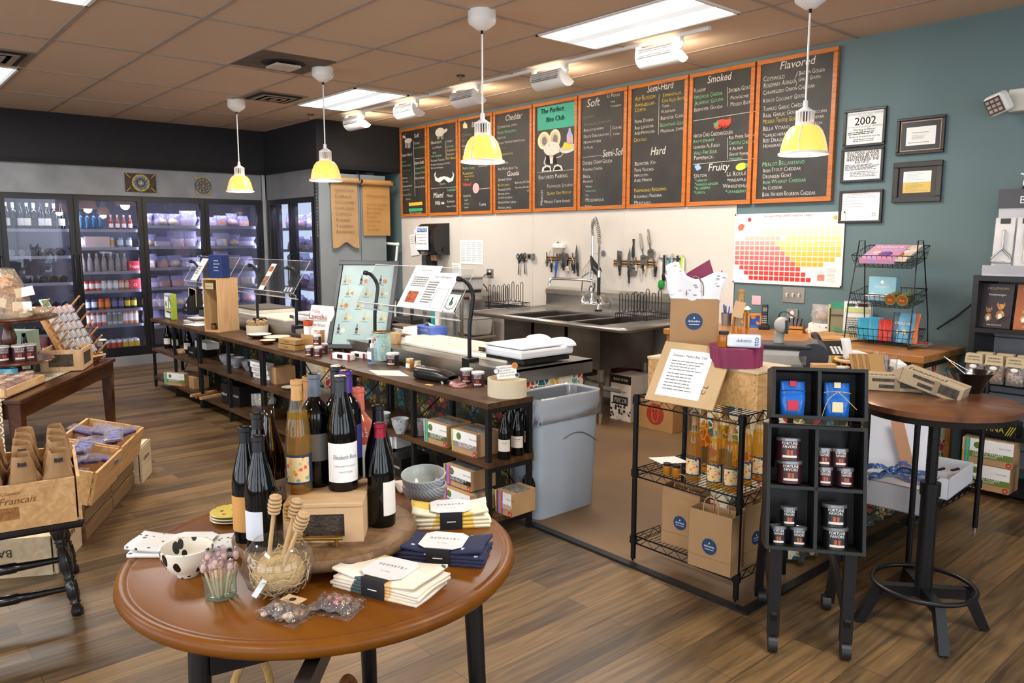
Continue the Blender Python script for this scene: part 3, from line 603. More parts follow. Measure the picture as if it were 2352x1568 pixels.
for i in range(9):
 z,L_=D[i];w=Wall(YB,*z)
 for a in L_:
  x,y,h,t,c,cp,f=a;w.t(x,y,h,t,c,caps=cp,shear=0 if cp else .16,fit=f)
 if i==0:
  w.ell(185,700,42,28,'s');w.ell(140,660,20,14,'s',-.4);w.line([(130,640),(122,680)],'s');w.line([(150,640),(160,618)],'s')
  for x in (158,172,192,206): w.line([(x,715),(x-2,785)],'s',.005)
  w.line([(243,700),(262,1325)],'w',.0018);w.line([(250,905),(385,892)],'w',.0018)
  w.poly([(193,1400),(343,1388),(345,1425),(193,1435)],'y');w.poly([(193,1465),(345,1458),(348,1490),(195,1500)],'G')
 if i==1:
  w.ell(540,605,52,50,'s');w.ell(600,590,28,20,'s',.3)
  for x in (515,530,560,575): w.line([(x,640),(x,685)],'s',.005)
  for sx in (-1,1): w.poly([(590+sx*0,1100),(590+sx*40,1110),(590+sx*75,1125),(590+sx*100,1095),(590+sx*92,1045),(590+sx*112,1080),(590+sx*100,1150),(590+sx*50,1172),(590,1130)][::sx],'w')
  w.line([(440,1240),(760,1218)],'w',.0018);w.line([(606,700),(612,915)],'w',.0018);w.poly([(560,1388),(575,1400),(575,1386),(598,1402),(575,1420),(575,1406),(560,1416)],'w')
 if i==2:
  w.poly([(800,520),(822,488),(848,520),(850,560),(803,562)],'c');w.ell(946,1235,36,58,'p');w.t(918,1245,30,'Rind','k',0,0,55);w.line([(985,1245),(1160,1228)],'w')
 if i==4:
  w.l=0;w.poly([(1640,335),(2092,252),(2095,530),(1640,590)],'T')
  w.l=0;w.mb=w.mb;
  w.t(1675,405,56,'','w')
  for x,y,rx,ry in ((1712,700,70,100),(1835,680,66,108)): w.ell(x,y,rx,ry,'c',-.1);w.ell(x,y,rx*.68,ry*.72,'s');w.ell(x+5,y+5,rx*.4,ry*.5,'d')
  w.ell(1800,790,92,78,'w');w.ell(1868,810,40,30,'w',.2);w.ell(1893,808,14,18,'p');w.line([(1762,770),(1776,745)],'k',.003);w.line([(1760,830),(1810,862)],'r',.002)
  w.ell(1985,790,90,48,'w',.1);w.ell(1985,775,85,36,'s',.1);w.poly([(1925,765),(1945,715),(2035,745),(2030,785),(1935,790)],'L')
  w.poly([(1970,640),(1992,590),(1992,562),(2015,560),(2018,590),(2040,640),(2045,730),(1970,735)],'v');w.poly([(1975,665),(2040,660),(2042,715),(1975,720)],'p')
  w.poly([(1735,870),(1850,870),(1850,960),(1745,965)],'k');w.poly([(1778,872),(1818,872),(1815,960),(1785,962)],'w');w.ell(1800,888,24,10,'p')
  w.line([(1735,880),(1715,950),(1740,990)],'w',.008);w.line([(1850,895),(1900,880),(1925,850)],'w',.006)
  w.poly([(1690,1050),(1700,1000),(1745,975),(1790,985),(1800,1045)],'w');w.poly([(1815,1045),(1830,985),(1870,965),(1915,985),(1930,1035)],'w');w.poly([(1712,1040),(1720,1010),(1750,995),(1780,1005),(1785,1035)],'k');w.poly([(1830,1035),(1840,1000),(1870,985),(1900,1000),(1910,1025)],'k')
  w.line([(1640,1062),(2095,1020)],'w',.002);w.t(1700,1430,44,'March','w',1,0,0,rot=90);w.t(2050,300,26,'$ 40/Month','w',1,0,0,rot=-90)
 if i==5: w.line([(32,1040),(205,1018)],'w',.002);w.line([(278,755),(278,855)],'w',.0018)
 if i==6: w.line([(703,485),(697,840)],'w',.0018)
 if i==7:
  w.line([(1303,420),(1303,592)],'w',.0018);w.line([(1005,718),(1552,632)],'w',.0025);w.line([(1303,865),(1305,1055)],'w',.0018);w.line([(1003,1100),(1545,1048)],'w',.0025)
  w.ell(1240,745,58,38,'r',.25);w.poly([(1270,712),(1315,700),(1332,685),(1335,725),(1315,770),(1260,785)],'r');w.poly([(1178,735),(1200,738),(1222,708),(1216,770),(1195,765)],'G')
  w.l+=0
  for x,y in ((1030,1120),(1048,1112),(1042,1138),(1060,1130)): w.ell(x,y,14,15,'b')
  w.ell(1425,1118,48,32,'L',.15);w.ell(1472,1108,14,18,'G')
 if i==8: w.line([(1920,285),(1905,330),(1895,355),(1912,380),(1905,410)],'w',.0018)
 if w.l: # bring words over painted areas forward
  pass
 o=w.mb.obj('lettering');o.parent=boards[i].children[0];o.matrix_parent_inverse=Matrix.Translation(-boards[i].location)
# words painted over coloured fields (their own part, in front)
w=Wall(YB-.006,*Z1);w.t(1675,405,56,'The Perfect','k',0,0,300);w.t(1735,495,56,'Bite Club','k',0,0,245);w.t(2050,300,26,'$ 40/Month','w',1,0,0,rot=-90);o=w.mb.obj('painted_words');o.parent=boards[4].children[0];o.matrix_parent_inverse=Matrix.Translation(-boards[4].location)
w=Wall(YB-.006,*Z2);w.t(1220,790,40,'Spicy','k',0,.2,95);o=w.mb.obj('painted_words');o.parent=boards[7].children[0];o.matrix_parent_inverse=Matrix.Translation(-boards[7].location)
# ================================================================ things on the back wall
YW=5.402
def lines(mb,M,w,h,n,m,gap=.5,jit=.25):
 """rows of fine print as thin raised dashes inside a w x h block, origin top left"""
 for i in range(n):
  y=-h*(i+.5)/n;x=0
  L_=w*(1-random.random()*jit)
  while x<L_:
   l=random.uniform(.05,.16)*w;l=min(l,L_-x)
   if l>.002: mb.add([M@V((x,y,0)),M@V((x+l,y,0)),M@V((x+l,y+h/n*gap,0)),M@V((x,y+h/n*gap,0))],[(0,1,2,3)],m)
   x+=l+.02*w
def wallfr(x0,x1,z0,z1,label,name='framed_notice',cat='framed notice',bd=.018,matc=None,draw=None):
 o=root(name,label,cat,((x0+x1)/2,5.41,(z0+z1)/2));w=(x1-x0)/2;h=(z1-z0)/2
 mb=MB();FB=mat('#15120f',.35)
 mb.bb(-w,w,-.022,-.002,h-bd,h,FB,bev=.003);mb.bb(-w,w,-.022,-.002,-h,-h+bd,FB,bev=.003);mb.bb(-w,-w+bd,-.022,-.002,-h+bd,h-bd,FB,bev=.003);mb.bb(w-bd,w,-.022,-.002,-h+bd,h-bd,FB,bev=.003);mb.part('frame',o)
 mb=MB();mb.bb(-w+bd,w-bd,-.010,-.004,-h+bd,h-bd,matc or PAPER)
 M=FX(-w+bd,-.0108,h-bd);
 if draw: draw(mb,M,2*(w-bd),2*(h-bd))
 mb.part('printed_sheet',o)
def d2002(mb,M,w,h):
 T=lambda x,y,s,t,m=INK,fit=0: mb.text(t,s,m,M@Matrix.Translation((x*w,-y*h,0)),al='c',fit=fit*w)
 T(.5,.10,.017,'YOUR BIRTHDAY MUST BE ON OR BEFORE',GRAYINK,.95);T(.5,.17,.014,'TODAYS DATE IN',GRAYINK,.4);mb.text('2002',.075,INK,M@Matrix.Translation((.5*w,-.41*h,0)),al='c');mb.text('2002',.075,INK,M@Matrix.Translation((.507*w,-.41*h,.0002)),al='c')
 T(.5,.49,.016,'TO PURCHASE ALCOHOLIC BEVERAGES',GRAYINK,.95);T(.5,.59,.024,'Warning to Minors:',INK,.62)
 lines(mb,M@Matrix.Translation((.05*w,-.62*h,0)),.9*w,.1*h,2,INK);T(.5,.79,.018,'We may call the police if you try to buy',INK,.85);lines(mb,M@Matrix.Translation((.2*w,-.84*h,0)),.6*w,.1*h,2,GRAYINK)
def d21(mb,M,w,h):
 for i,t in enumerate(('ALCOHOLIC LIQUOR','SHALL NOT BE SOLD','OR FURNISHED TO A','PERSON UNDER THE','AGE OF 21.')):
  for dx in (0,.0012): mb.text(t,.024,INK,M@Matrix.Translation((.5*w+dx,-(.10+.085*i)*h,dx*.1)),al='c',fit=.86*w if i<4 else .42*w)
 lines(mb,M@Matrix.Translation((.04*w,-.48*h,0)),.92*w,.2*h,5,INK);lines(mb,M@Matrix.Translation((.18*w,-.72*h,0)),.75*w,.2*h,4,GRAYINK)
def dlic(mb,M,w,h):
 lines(mb,M@Matrix.Translation((.12*w,-.04*h,0)),.8*w,.16*h,3,GRAYINK,.2);lines(mb,M@Matrix.Translation((.04*w,-.25*h,0)),.6*w,.3*h,3,GRAYINK,.12);mb.text('2022',.014,INK,M@Matrix.Translation((.8*w,-.78*h,0)));mb.text('2024',.014,INK,M@Matrix.Translation((.8*w,-.86*h,0)))
def dcert(mb,M,w,h):
 mb.add([M@V((a*w,-b*h,.0002)) for a,b in ((.02,.03),(.98,.03),(.98,.97),(.02,.97))],[(0,3,2,1)],mat('#d8ad7a',.5));mb.add([M@V((a*w,-b*h,.0005)) for a,b in ((.035,.05),(.965,.05),(.965,.95),(.035,.95))],[(0,3,2,1)],mat('#17130f',.25))
 mb.add([M@V((a*w,-b*h,.001)) for a,b in ((.16,.22),(.86,.22),(.86,.8),(.16,.8))],[(0,3,2,1)],PAPER)
 N_=M@Matrix.Translation((0,0,.0015));mb.text('CERTIFICATE OF RECOGNITION',.009,INK,N_@Matrix.Translation((.5*w,-.42*h,0)),al='c',fit=.4*w);lines(mb,N_@Matrix.Translation((.3*w,-.48*h,0)),.35*w,.14*h,4,GRAYINK,.3);lines(mb,N_@Matrix.Translation((.22*w,-.7*h,0)),.55*w,.05*h,1,GRAYINK,.4)
def dtwo(mb,M,w,h):
 mb.add([M@V((a*w,-b*h,.0008)) for a,b in ((.13,.14),(.87,.14),(.87,.5),(.13,.5))],[(0,3,2,1)],PAPER);mb.add([M@V((a*w,-b*h,.0008)) for a,b in ((.13,.5),(.87,.5),(.87,.86),(.13,.86))],[(0,3,2,1)],mat('#e6c66c',.8))
 for q in (.17,.54): lines(mb,M@Matrix.Translation((.2*w,-q*h,.0012)),.6*w,.28*h,6,GRAYINK,.2,.5)
wallfr(-2.684,-2.395,2.125,2.38,'black framed sign reading 2002, top of the left column of frames',draw=d2002)
wallfr(-2.69,-2.395,1.885,2.118,'black framed sign about alcoholic liquor and age 21, middle of the left column',draw=d21)
wallfr(-2.688,-2.385,1.605,1.832,'plain black framed licence sheet, bottom of the left column of frames',draw=dlic)
wallfr(-2.318,-2.02,2.045,2.282,'framed certificate with black mat and orange glare, top of the right column',matc=mat('#17130f',.25),draw=dcert)
wallfr(-2.325,-2.018,1.735,1.998,'wide black frame holding a white and a yellow document, below the certificate',bd=.035,matc=mat('#1d1713',.4),draw=dtwo)
# wine grape poster
o=root('wine_poster','wine grape varietal table poster with red and yellow squares pinned to the wall','poster',(-3.085,5.41,1.42))
mb=MB();w,h=.445,.268
mb.bb(-w,w,-.014,-.012,-h,h,mat('#f4f0e8',.7,var=.01));mb.part('sheet',o)
mb=MB()
M=FX(-w,-.0145,h);rd=['#f0c3b4','#eda99c','#e98f85','#e47f78','#df6e68','#dc5f5a','#d84c48','#d2403c','#cf3230']
ye=['#fdf4dc','#fcefcb','#fbe8b8','#f9e0a0','#f7d888','#f5cf6c','#f2c552','#efbc38','#edb62a']
rows=[(4,2,9,10,19),(5,0,8,8,19),(6,0,9,9,19),(7,0,10,10,19),(8,0,11,11,18),(9,0,12,12,16),(10,1,13,99,0),(11,2,14,99,0),(12,3,15,99,0)]
sx,sy=.0435,.0402
for r in range(1,4):
 for c in range(5,20): mb.box((-w+.03+sx*c,-.0148,h-.035-sy*r*.95),(sx*.8,.001,sy*.75),mat(ye[min(r-1,8)],.7,var=.01))
for r,a,b_,c0,c1 in rows:
 for c in range(a,b_): mb.box((-w+.03+sx*c,-.0148,h-.035-sy*r*.95),(sx*.84,.001,sy*.78),mat(rd[min(r-4,8)],.7,var=.02))
 for c in range(c0,c1+1): mb.box((-w+.03+sx*c,-.0148,h-.035-sy*r*.95),(sx*.84,.001,sy*.78),mat(ye[min(r-1,8)],.7,var=.02))
mb.box((-w+.03+sx*16.2,-.0148,h-.035-sy*10.9),(.055,.001,.045),mat(rd[2],.7));mb.part('grid_squares',o)
mb=MB();mb.text("De Long's WINE GRAPE VARIETAL TABLE",.022,mat('#b23a32',.8),M@Matrix.Translation((.5*w*2,-.028,.0008)),al='c',fit=.5)
for x in (.03,.2,.75): lines(mb,M@Matrix.Translation((x+.02,-.05-.02*(x<.1),.0008)),.1,.03,5,GRAYINK,.15)
lines(mb,M@Matrix.Translation((.71,-.42,.0008)),.05,.06,8,GRAYINK,.2);lines(mb,M@Matrix.Translation((.78,-.40,.0008)),.07,.1,10,GRAYINK,.2)
mb.add([M@V((x,y,.0008)) for x,y in ((.025,-.1),(.055,-.075),(.09,-.085),(.075,-.125),(.04,-.13))],[tuple(range(5))[::-1]],mat('#e0775a',.8));mb.ball((-w+.13,-.015,h-.045),.016,mat('#cf3230',.8),n=8,sy=.05);mb.ball((w-.07,-.015,h-.04),.016,mat('#e9b54a',.8),n=8,sy=.05);mb.part('print',o)
mb=MB()
for x,z in ((-w,h),(w,-h),(-w,-h),(w,h)): mb.ball((x*.99,-.017,z*.98),.006,BLK,n=8)
mb.part('push_pins',o)
# light switches, outlets, note
SW=mat('#b3aca3',.35,metal=.8)
def plate(x0,x1,z0,z1,label,kind,name='switch_plate'):
 o=root(name,label,'wall plate',((x0+x1)/2,5.41 if kind=='s' else 5.405,(z0+z1)/2));w=(x1-x0)/2;h=(z1-z0)/2
 mb=MB();mb.bb(-w,w,-.007,-.001,-h,h,SW,bev=.0015);mb.part('cover_plate',o)
 if kind=='s':
  for k in (-1,0,1):
   mb=MB();mb.box((k*w*.56,-.014,0),(.012,.02,.022),WHITE,rot=(.4,0,0));mb.part('toggle_switch',o)
 else:
  for k in (-1,1):
   mb=MB();mb.cyl((0,-.009,k*h*.42),(0,-.006,k*h*.42),.016,WHITE);mb.part('socket',o)
plate(-3.095,-2.92,1.02,1.135,'brushed steel triple light switch plate on the teal wall','s')
a=ay(1817,718,5.41);plate(a.x-.03,a.x+.06,a.z-.07,a.z+.03,'steel outlet plate behind the wooden card tray','o','outlet')
plate(-6.66,-6.545,1.07,1.165,'steel wall outlet with a black plug beside the scale','o','outlet')
o=root('power_cord','black power cord hanging from the wall outlet to the sink','cord');mb=MB();mb.bb(-6.625,-6.58,5.37,5.398,1.10,1.13,BLK,bev=.004);mb.tube([(-6.62,5.36,1.11),(-6.66,5.33,1.06),(-6.66,5.35,1.0),(-6.6,5.36,.93),(-6.58,5.37,.7),(-6.6,5.38,.45)],.006,BLK,sub=4);mb.part('cord',o)
mb=MB();mb.box((0,0,0),(.078,.002,.07),mat('#f3b9c0',.8),rot=(.03,0,0));mb.thing('sticky_note','pink sticky note on the teal wall below the poster','note',(-3.318,5.405,1.02))
# towel and soap dispensers
o=root('towel_dispenser','black paper towel dispenser with a NOTICE sign on the white wall','dispenser',(-7.53,5.404,1.31))
mb=MB();pr=[(0,0),(-.16,.0),(-.21,.05),(-.235,.18),(-.21,.31),(-.15,.355),(0,.365)]
vs=[(sx,y,z) for sx in (-.185,.185) for y,z in pr];n=len(pr);mb.add(vs,[(i,i+1,n+i+1,n+i) for i in range(n-1)],mat('#1c1a19',.3),True);mb.add(vs,[tuple(range(n))[::-1],tuple(range(n,2*n))],mat('#1c1a19',.3));mb.part('body',o)
mb=MB();mb.box((-.02,-.245,.19),(.25,.003,.27),PAPER,rot=(0,0,0));mb.box((-.02,-.2468,.285),(.2,.002,.05),mat('#1f5fa8',.6));M=FX(-.02,-.249,.27);mb.text('NOTICE',.055,PAPER,M,al='c',fit=.18)
for i,t in enumerate(('EMPLOYEES MUST','WASH HANDS WITH','SOAP BEFORE','RETURNING TO WORK')): mb.text(t,.024,INK,FX(-.02,-.2475,.225-.035*i),al='c',fit=.2)
mb.part('notice_sheet',o,'white NOTICE sign with a blue band')
mb=MB();mb.bb(-.04,.03,-.25,-.2,.0,.04,mat('#8e8a84',.2,metal=.6));mb.cyl((.187,-.08,.06),(.195,-.08,.06),.03,BLK);mb.part('lock',o)
mb=MB();mb.box((.03,-.12,-.035),(.12,.002,.07),mat('#b9926a',.9),rot=(.1,0,0));mb.part('paper_towel',o,'brown paper towel end')
o=root('soap_dispenser','narrow dark soap dispenser below the towel dispenser','dispenser',(-7.705,5.404,1.03))
mb=MB();mb.bb(.015,.11,-.1,-.0,.02,.27,BLK,bev=.01);mb.bb(-.1,.015,-.09,-.0,.0,.275,mat('#4b4844',.2),bev=.015);mb.part('body',o);mb=MB();mb.box((.0,-.11,.0),(.09,.03,.05),BLK,bev=.01);mb.part('push_lever',o)
for i,(x,z,w_,h_,ro,t) in enumerate(((-8.06,1.42,.18,.26,-.12,'loose white papers clipped to the white wall, front sheet'),(-8.0,1.5,.15,.2,.1,'loose white papers clipped to the white wall, back sheet'))):
 mb=MB();mb.box((0,0,0),(w_,.003,h_),PAPER,rot=(0,ro,0));M=Matrix.Rotation(ro,4,'Y')@FX(-w_/2+.02,-.003,h_/2-.02);lines(mb,M,w_*.8,h_*.4,4,GRAYINK,.2);mb.thing('wall_paper_sheet',t,'paper',(x,5.395-.004*(1-i),z))
mb=MB();mb.box((0,0,0),(.42,.002,.27),PAPER)
for i in range(4): lines(mb,FX(-.19+.1*i,-.0016,.11),.085,.22,11,GRAYINK,.25)
mb.thing('schedule_sheet','white printed schedule sheet taped to the white wall','paper',(-6.93,5.401,1.345))
# scissors on a magnetic rail
BLADE=mat('#c8c4bd',.2,metal=1)
for k,(x,dz) in enumerate(((-6.10,0),(-6.03,.01))):
 o=root('scissors','black handled scissors hanging on the white wall, '+('left pair' if k==0 else 'right pair'),'scissors',(x,5.385,1.29+dz),rot=(0,R(4-10*k),0))
 for s_ in (-1,1):
  mb=MB();mb.lathe([(.022,-.005),(.03,0),(.022,.005)],BLK,n=14,sx=.8);
  mm=MB();mm.tube([(s_*.022+.016*math.cos(t),0,.02+.026*math.sin(t)) for t in [i*math.pi/5 for i in range(10)]],.0055,BLK,closed=True);mm.tube([(s_*.015,0,-.005),(s_*.004,0,-.04),(0,0,-.055)],.007,BLK);mm.part('handle',o)
 mb=MB();mb.box((-.003,.002,-.11),(.012,.002,.12),BLADE,rot=(0,.04,0));mb.box((.004,-.001,-.11),(.012,.002,.12),BLADE,rot=(0,-.04,0));mb.part('blades',o)
mb=MB();mb.bb(-6.13,-5.99,5.395,5.401,1.265,1.275,STEEL);mb.thing('magnet_rail','small steel rail holding the scissors','rail')
mb=MB();mb.bb(-.035,.035,-.05,0,-.03,.03,mat('#8e8a84',.3,metal=.5),bev=.006);mb.cyl((0,-.055,0),(0,-.05,0),.018,BLK);mb.thing('wall_hook','small grey knob box beside the scissors','wall fitting',(-5.91,5.404,1.315))
# magnetic knife strips
def strip(x0,x1,z,label):
 o=root('knife_strip',label,'magnetic strip',((x0+x1)/2,5.404,z));w=(x1-x0)/2
 mb=MB();mb.bb(-w,w,-.012,0,-.03,.03,wood('#9a7048','#c49a6c',(30,3,3)),bev=.003);mb.part('board',o)
 mb=MB();mb.bb(-w+.01,w-.01,-.014,-.011,-.017,-.006,BLK);mb.bb(-w+.01,w-.01,-.014,-.011,.006,.017,BLK);mb.part('magnet_bars',o)
strip(-5.70,-5.28,1.295,'wooden magnetic strip under the dispenser left of the faucet');strip(-4.80,-4.30,1.28,'wooden magnetic strip right of the faucet')
mb=MB();mb.bb(-.075,.075,-.05,0,-.02,.03,WHITE,bev=.012);mb.lathe([(.045,-.07),(.06,-.02)],mat('#c9b9a0',.6),n=16,c=(0,-.035,0));mb.thing('white_dispenser','small white fitting on the wall above the left knife strip','wall fitting',(-5.50,5.404,1.42))
def knife(x,z0,z1,label,hc='#141312',kind='chef',tilt=0,hb='low',w=.022):
 """tool hanging on a strip between heights z0 (bottom) and z1 (top)"""
 L_=z1-z0;hl=L_*.42 if kind!='slicer' else L_*.5
 o=root('knife' if kind in('chef','bread','cleaver','small') else 'cheese_slicer' if kind=='slicer' else 'kitchen_tool',label,'knife' if kind in('chef','bread','cleaver','small') else 'kitchen tool',(x,5.384,z0),rot=(0,R(tilt),0),group='knives and tools on the magnetic strips')
 up=(hb!='low');H=lambda z: (L_-z) if up else z
 mb=MB();a,b=H(0),H(hl);hm=mat(hc,.45)
 mb.tube([(0,0,a),(.002,0,a+(b-a)*.3),(-.002,0,a+(b-a)*.6),(0,0,b)],lambda t:.011-.003*math.sin(t*6),hm,n=8,sub=3);mb.part('handle',o)
 mb=MB()
 if kind=='slicer':
  p=[(-.008,hl),(.008,hl),(.006,L_*.68),(.034,L_*.74),(.038,L_),(-.038,L_),(-.034,L_*.74),(-.006,L_*.68)]
  p=[(x_,H(z_)) for x_,z_ in p];mb.add([(x_,y_,z_) for y_ in (-.0015,.0015) for x_,z_ in p],[tuple(range(8)),tuple(range(8,16))[::-1]]+[(i,(i+1)%8,8+(i+1)%8,8+i) for i in range(8)],BLADE);zz=H(L_*.8);mb.box((0,-.002,zz),(.045,.001,.008),INK)
 elif kind=='wire': mb.tube([(0,0,H(hl)),(0,0,H(L_*.6)),(-.03,0,H(L_*.8)),(-.02,0,H(L_))],.003,BLADE);mb.tube([(0,0,H(L_*.6)),(.03,0,H(L_*.8)),(.02,0,H(L_))],.003,BLADE)
 else:
  ww={'chef':w,'bread':.016,'cleaver':.034,'small':.009}[kind]
  p=[(-ww,hl),(ww*.6,hl),(ww*.6,L_*.97 if kind!='chef' else L_*.8),(ww*.2 if kind!='cleaver' else -ww,L_),(-ww,L_*.72 if kind=='chef' else L_*.97)]
  p=[(x_,H(z_)) for x_,z_ in p];n=len(p);mb.add([(x_,y_,z_) for y_ in (-.0012,.0012) for x_,z_ in p],[tuple(range(n)),tuple(range(n,2*n))[::-1]]+[(i,(i+1)%n,n+(i+1)%n,n+i) for i in range(n)],BLADE)
 mb.part('blade',o)
zz=lambda zx,zy:ay(1230+zx*.1573,560+zy*.1573,5.384)
tools=[(165,325,120,'small','#5a5a40',0,'short tool with olive handle at the left end of the left strip'),(232,410,100,'wire','#16150f',0,'black handled fork, second on the left strip'),(290,490,-40,'bread','#1f5fb4',6,'long bread knife with a bright blue handle'),(375,360,80,'cleaver','#7b746a',0,'grey handled spatula in front of the white fitting'),(405,385,110,'small','#111111',0,'thick black bulb handled knife on the left strip'),(455,475,130,'cleaver','#b9b3a8',0,'narrow steel tool with pale shaft and dark head'),(478,395,230,'small','#e6dcc0',-4,'cream handled small knife on the left strip'),(540,385,130,'small','#111111',0,'round black handled knife right of the cream one'),(565,430,110,'wire','#16150f',-6,'black handled whisk-like tool on the left strip'),(620,470,0,'chef','#111214',-5,'large chef knife at the right end of the left strip'),
(1228,460,95,'cleaver','#111214',0,'rectangular cleaver with black handle left on the right strip'),(1362,570,50,'chef','#17171a',0,'chef knife with riveted black handle on the right strip'),(1420,460,-70,'slicer','#141414',0,'cheese slicer with its handle up, left of two small ones'),(1470,390,190,'small','#c8c0b0',-3,'thin steel skewer knife on the right strip'),(1545,510,160,'small','#b9b3a8',-2,'slim steel handled spreader on the right strip'),(1570,385,170,'small','#111111',0,'short black bulb handled knife on the right strip'),(1590,300,-160,'slicer','#9a958c',-12,'steel cheese slicer leaning left with handle up'),(1690,200,-220,'slicer','#8d877d',-10,'steel cheese slicer at the right with handle up'),(1605,430,170,'cleaver','#d0b083',0,'wooden spatula on the right strip'),(1710,460,180,'small','#a9a49a',2,'steel knife near the right end of the right strip'),(1745,480,110,'wire','#141414',4,'black handled tongs at the right end of the right strip')]
for zx,zb,zt,kd,hc,ti,lb in tools:
 a=zz(zx,zb);b=zz(zx,zt);knife(a.x,a.z,b.z,lb,hc,kd,ti,'up' if kd=='slicer' else 'low')
# utensils on the hook rail right of the strips
mb=MB();mb.bb(-4.27,-4.02,5.39,5.40,1.325,1.332,CHROME);mb.thing('utensil_rail','thin steel utensil rail right of the knife strips','rail')
for zx,zb,zt,c,wd,lb,hd in ((1840,640,250,'#e8e8e0',.012,'white handled brush with green bristles','g'),(1880,530,150,'#141414',.014,'black handled utensil next to the green brush','k'),(1905,600,160,'#9a9690',.008,'steel whisk beside the turquoise spatula','w'),(1955,560,190,'#1596b0',.012,'turquoise handled spatula on the rail','t'),(1990,540,140,'#aaa59c',.016,'small square steel grater on the rail','s'),(2010,690,300,'#0e3a44',.02,'dark teal ladle hanging lowest on the rail','k'),(2075,520,160,'#1a1b12',.014,'black and olive peeler on the rail','k'),(2110,110,110,'#222222',.02,'',''),(2140,500,160,'#c3de2c',.016,'lime green tongs on the rail','l'),(2165,500,190,'#f0efe6',.012,'white spatula at the right end of the rail','h')):
 if not lb: continue
 a=zz(zx,zb);b=zz(zx,zt);L_=b.z-a.z;o=root('utensil',lb,'utensil',(a.x,5.375,a.z),group='utensils on the hook rail')
 mb=MB();mb.tube([(0,0,L_*.3),(0,0,L_*.97)],wd*.7,mat(c,.4),n=8);mb.tube([(0,0,L_*.96),(0,.012,L_),(0,.018,L_*.97)],.003,CHROME);mb.part('handle',o)
 mb=MB()
 if hd=='g': mb.ball((0,0,L_*.12),.034,mat('#1f8c33',.9,bump=.4),n=10,sz=1.3,sy=.5)
 elif hd=='s': mb.box((0,0,L_*.2),(.07,.004,.09),STEEL)
 elif hd=='w':
  for k in range(4): mb.tube([(0,0,L_*.35),(.02*math.cos(k*.8),.02*math.sin(k*.8),L_*.2),(0,0,0)],.0012,CHROME,sub=4)
 else: mb.ball((0,0,L_*.14),.024,mat(c,.4),n=10,sz=1.6,sy=.35)
 mb.part('head',o)
# knife bundle on the riser hook, white pvc pipe, paper rolls on the corner panel
a=ax(868,556,XP);b=ax(914,560,XP)
o=root('pvc_pipe','white plastic drain pipe with an elbow on the grey corner panel','pipe');mb=MB();P0=ay(868,557,5.2);P1=ay(913,561,5.3);P2=ay(906,640,5.3);mb.tube([P0,P1],.018,WHITE,n=10);mb.tube([P1,P2,(P2.x,P2.y,.5)],.016,WHITE,n=10);mb.ball(P1,.026,WHITE);mb.part('pipe',o)
a=ax(752,415,XP+.02);b=ax(822,425,XP+.02);c=ax(895,425,XP+.02)
def kraft(y0,y1,zt,zb,label,tatter,rows_,col):
 o=root('kraft_menu',label,'paper menu',(XP+.03,(y0+y1)/2,0));w=(y1-y0)/2;KM=mat(col,.9,var=.05,bump=.05)
 mb=MB();mb.cyl((.035,-w,zt),(.035,w,zt),.034,KM,n=18);mb.part('paper_roll',o)
 mb=MB();mb.sheet(lambda u,v:(.006+(.02*(1-v)**3 if tatter else 0),-w+.02+(2*w-.04)*u,(zb+(tatter*math.exp(-((u-.5)/.22)**2)))*(1-v)+zt*v),20,8,KM);mb.part('hanging_paper',o)
 mb=MB();L_=(zt-zb)-.1
 for i,t in enumerate(rows_): mb.text(t,.062 if tatter else .04,mat('#6d5334',.9),FX(.03,-w+.06,zt-.09-(i+.6)*L_*(.8 if tatter else .95)/len(rows_),(0,1,0),(0,0,1)),caps=1,fit=2*w-.14)
 mb.part('handwriting',o)
 mb=MB();mb.cyl((.035,w+.0,zt),(.035,w+.03,zt),.02,BLK);mb.tube([(0,w-.02,zt+.11),(.05,w-.02,zt+.08),(.07,w-.02,zt)],.008,BLK);mb.part('bracket',o)
ya=ax(750,470,XP).y;yb=ax(824,470,XP).y;yc=ax(895,470,XP).y;zt=ax(822,416,XP+.03).z
kraft(ya+.02,yb-.015,zt,ax(760,570,XP).z,'hanging brown paper menu, longer torn sheet on the left',.07,('Hooks 6YR Cheddar','Cabrales','Sottocenere','4 Alarm Cheddar','Chipotle','Alphase','Vacherin','Abondance'),'#b08c62')
kraft(yb+.015,yc,zt-.01,ax(860,541,XP).z,'hanging brown paper menu, shorter orange sheet on the right',0,('','March Cheese Pairings','','Aged Irish Cheddar','Drunken Goat','Blue Cheese','Fontina','Creamy Brie','Comte','Alpine Brie'),'#b98a4e')
mb=MB()
for i in range(16): mb.text('OPEN'[i%4],.035,PAPER,FX(-8.432,YC-.0125,2.12-.04*i,(1,0,0),(0,0,1)),al='c')
mb.thing('lettered_strip','black strip with tiny white lettering beside the short cooler wall','sign')
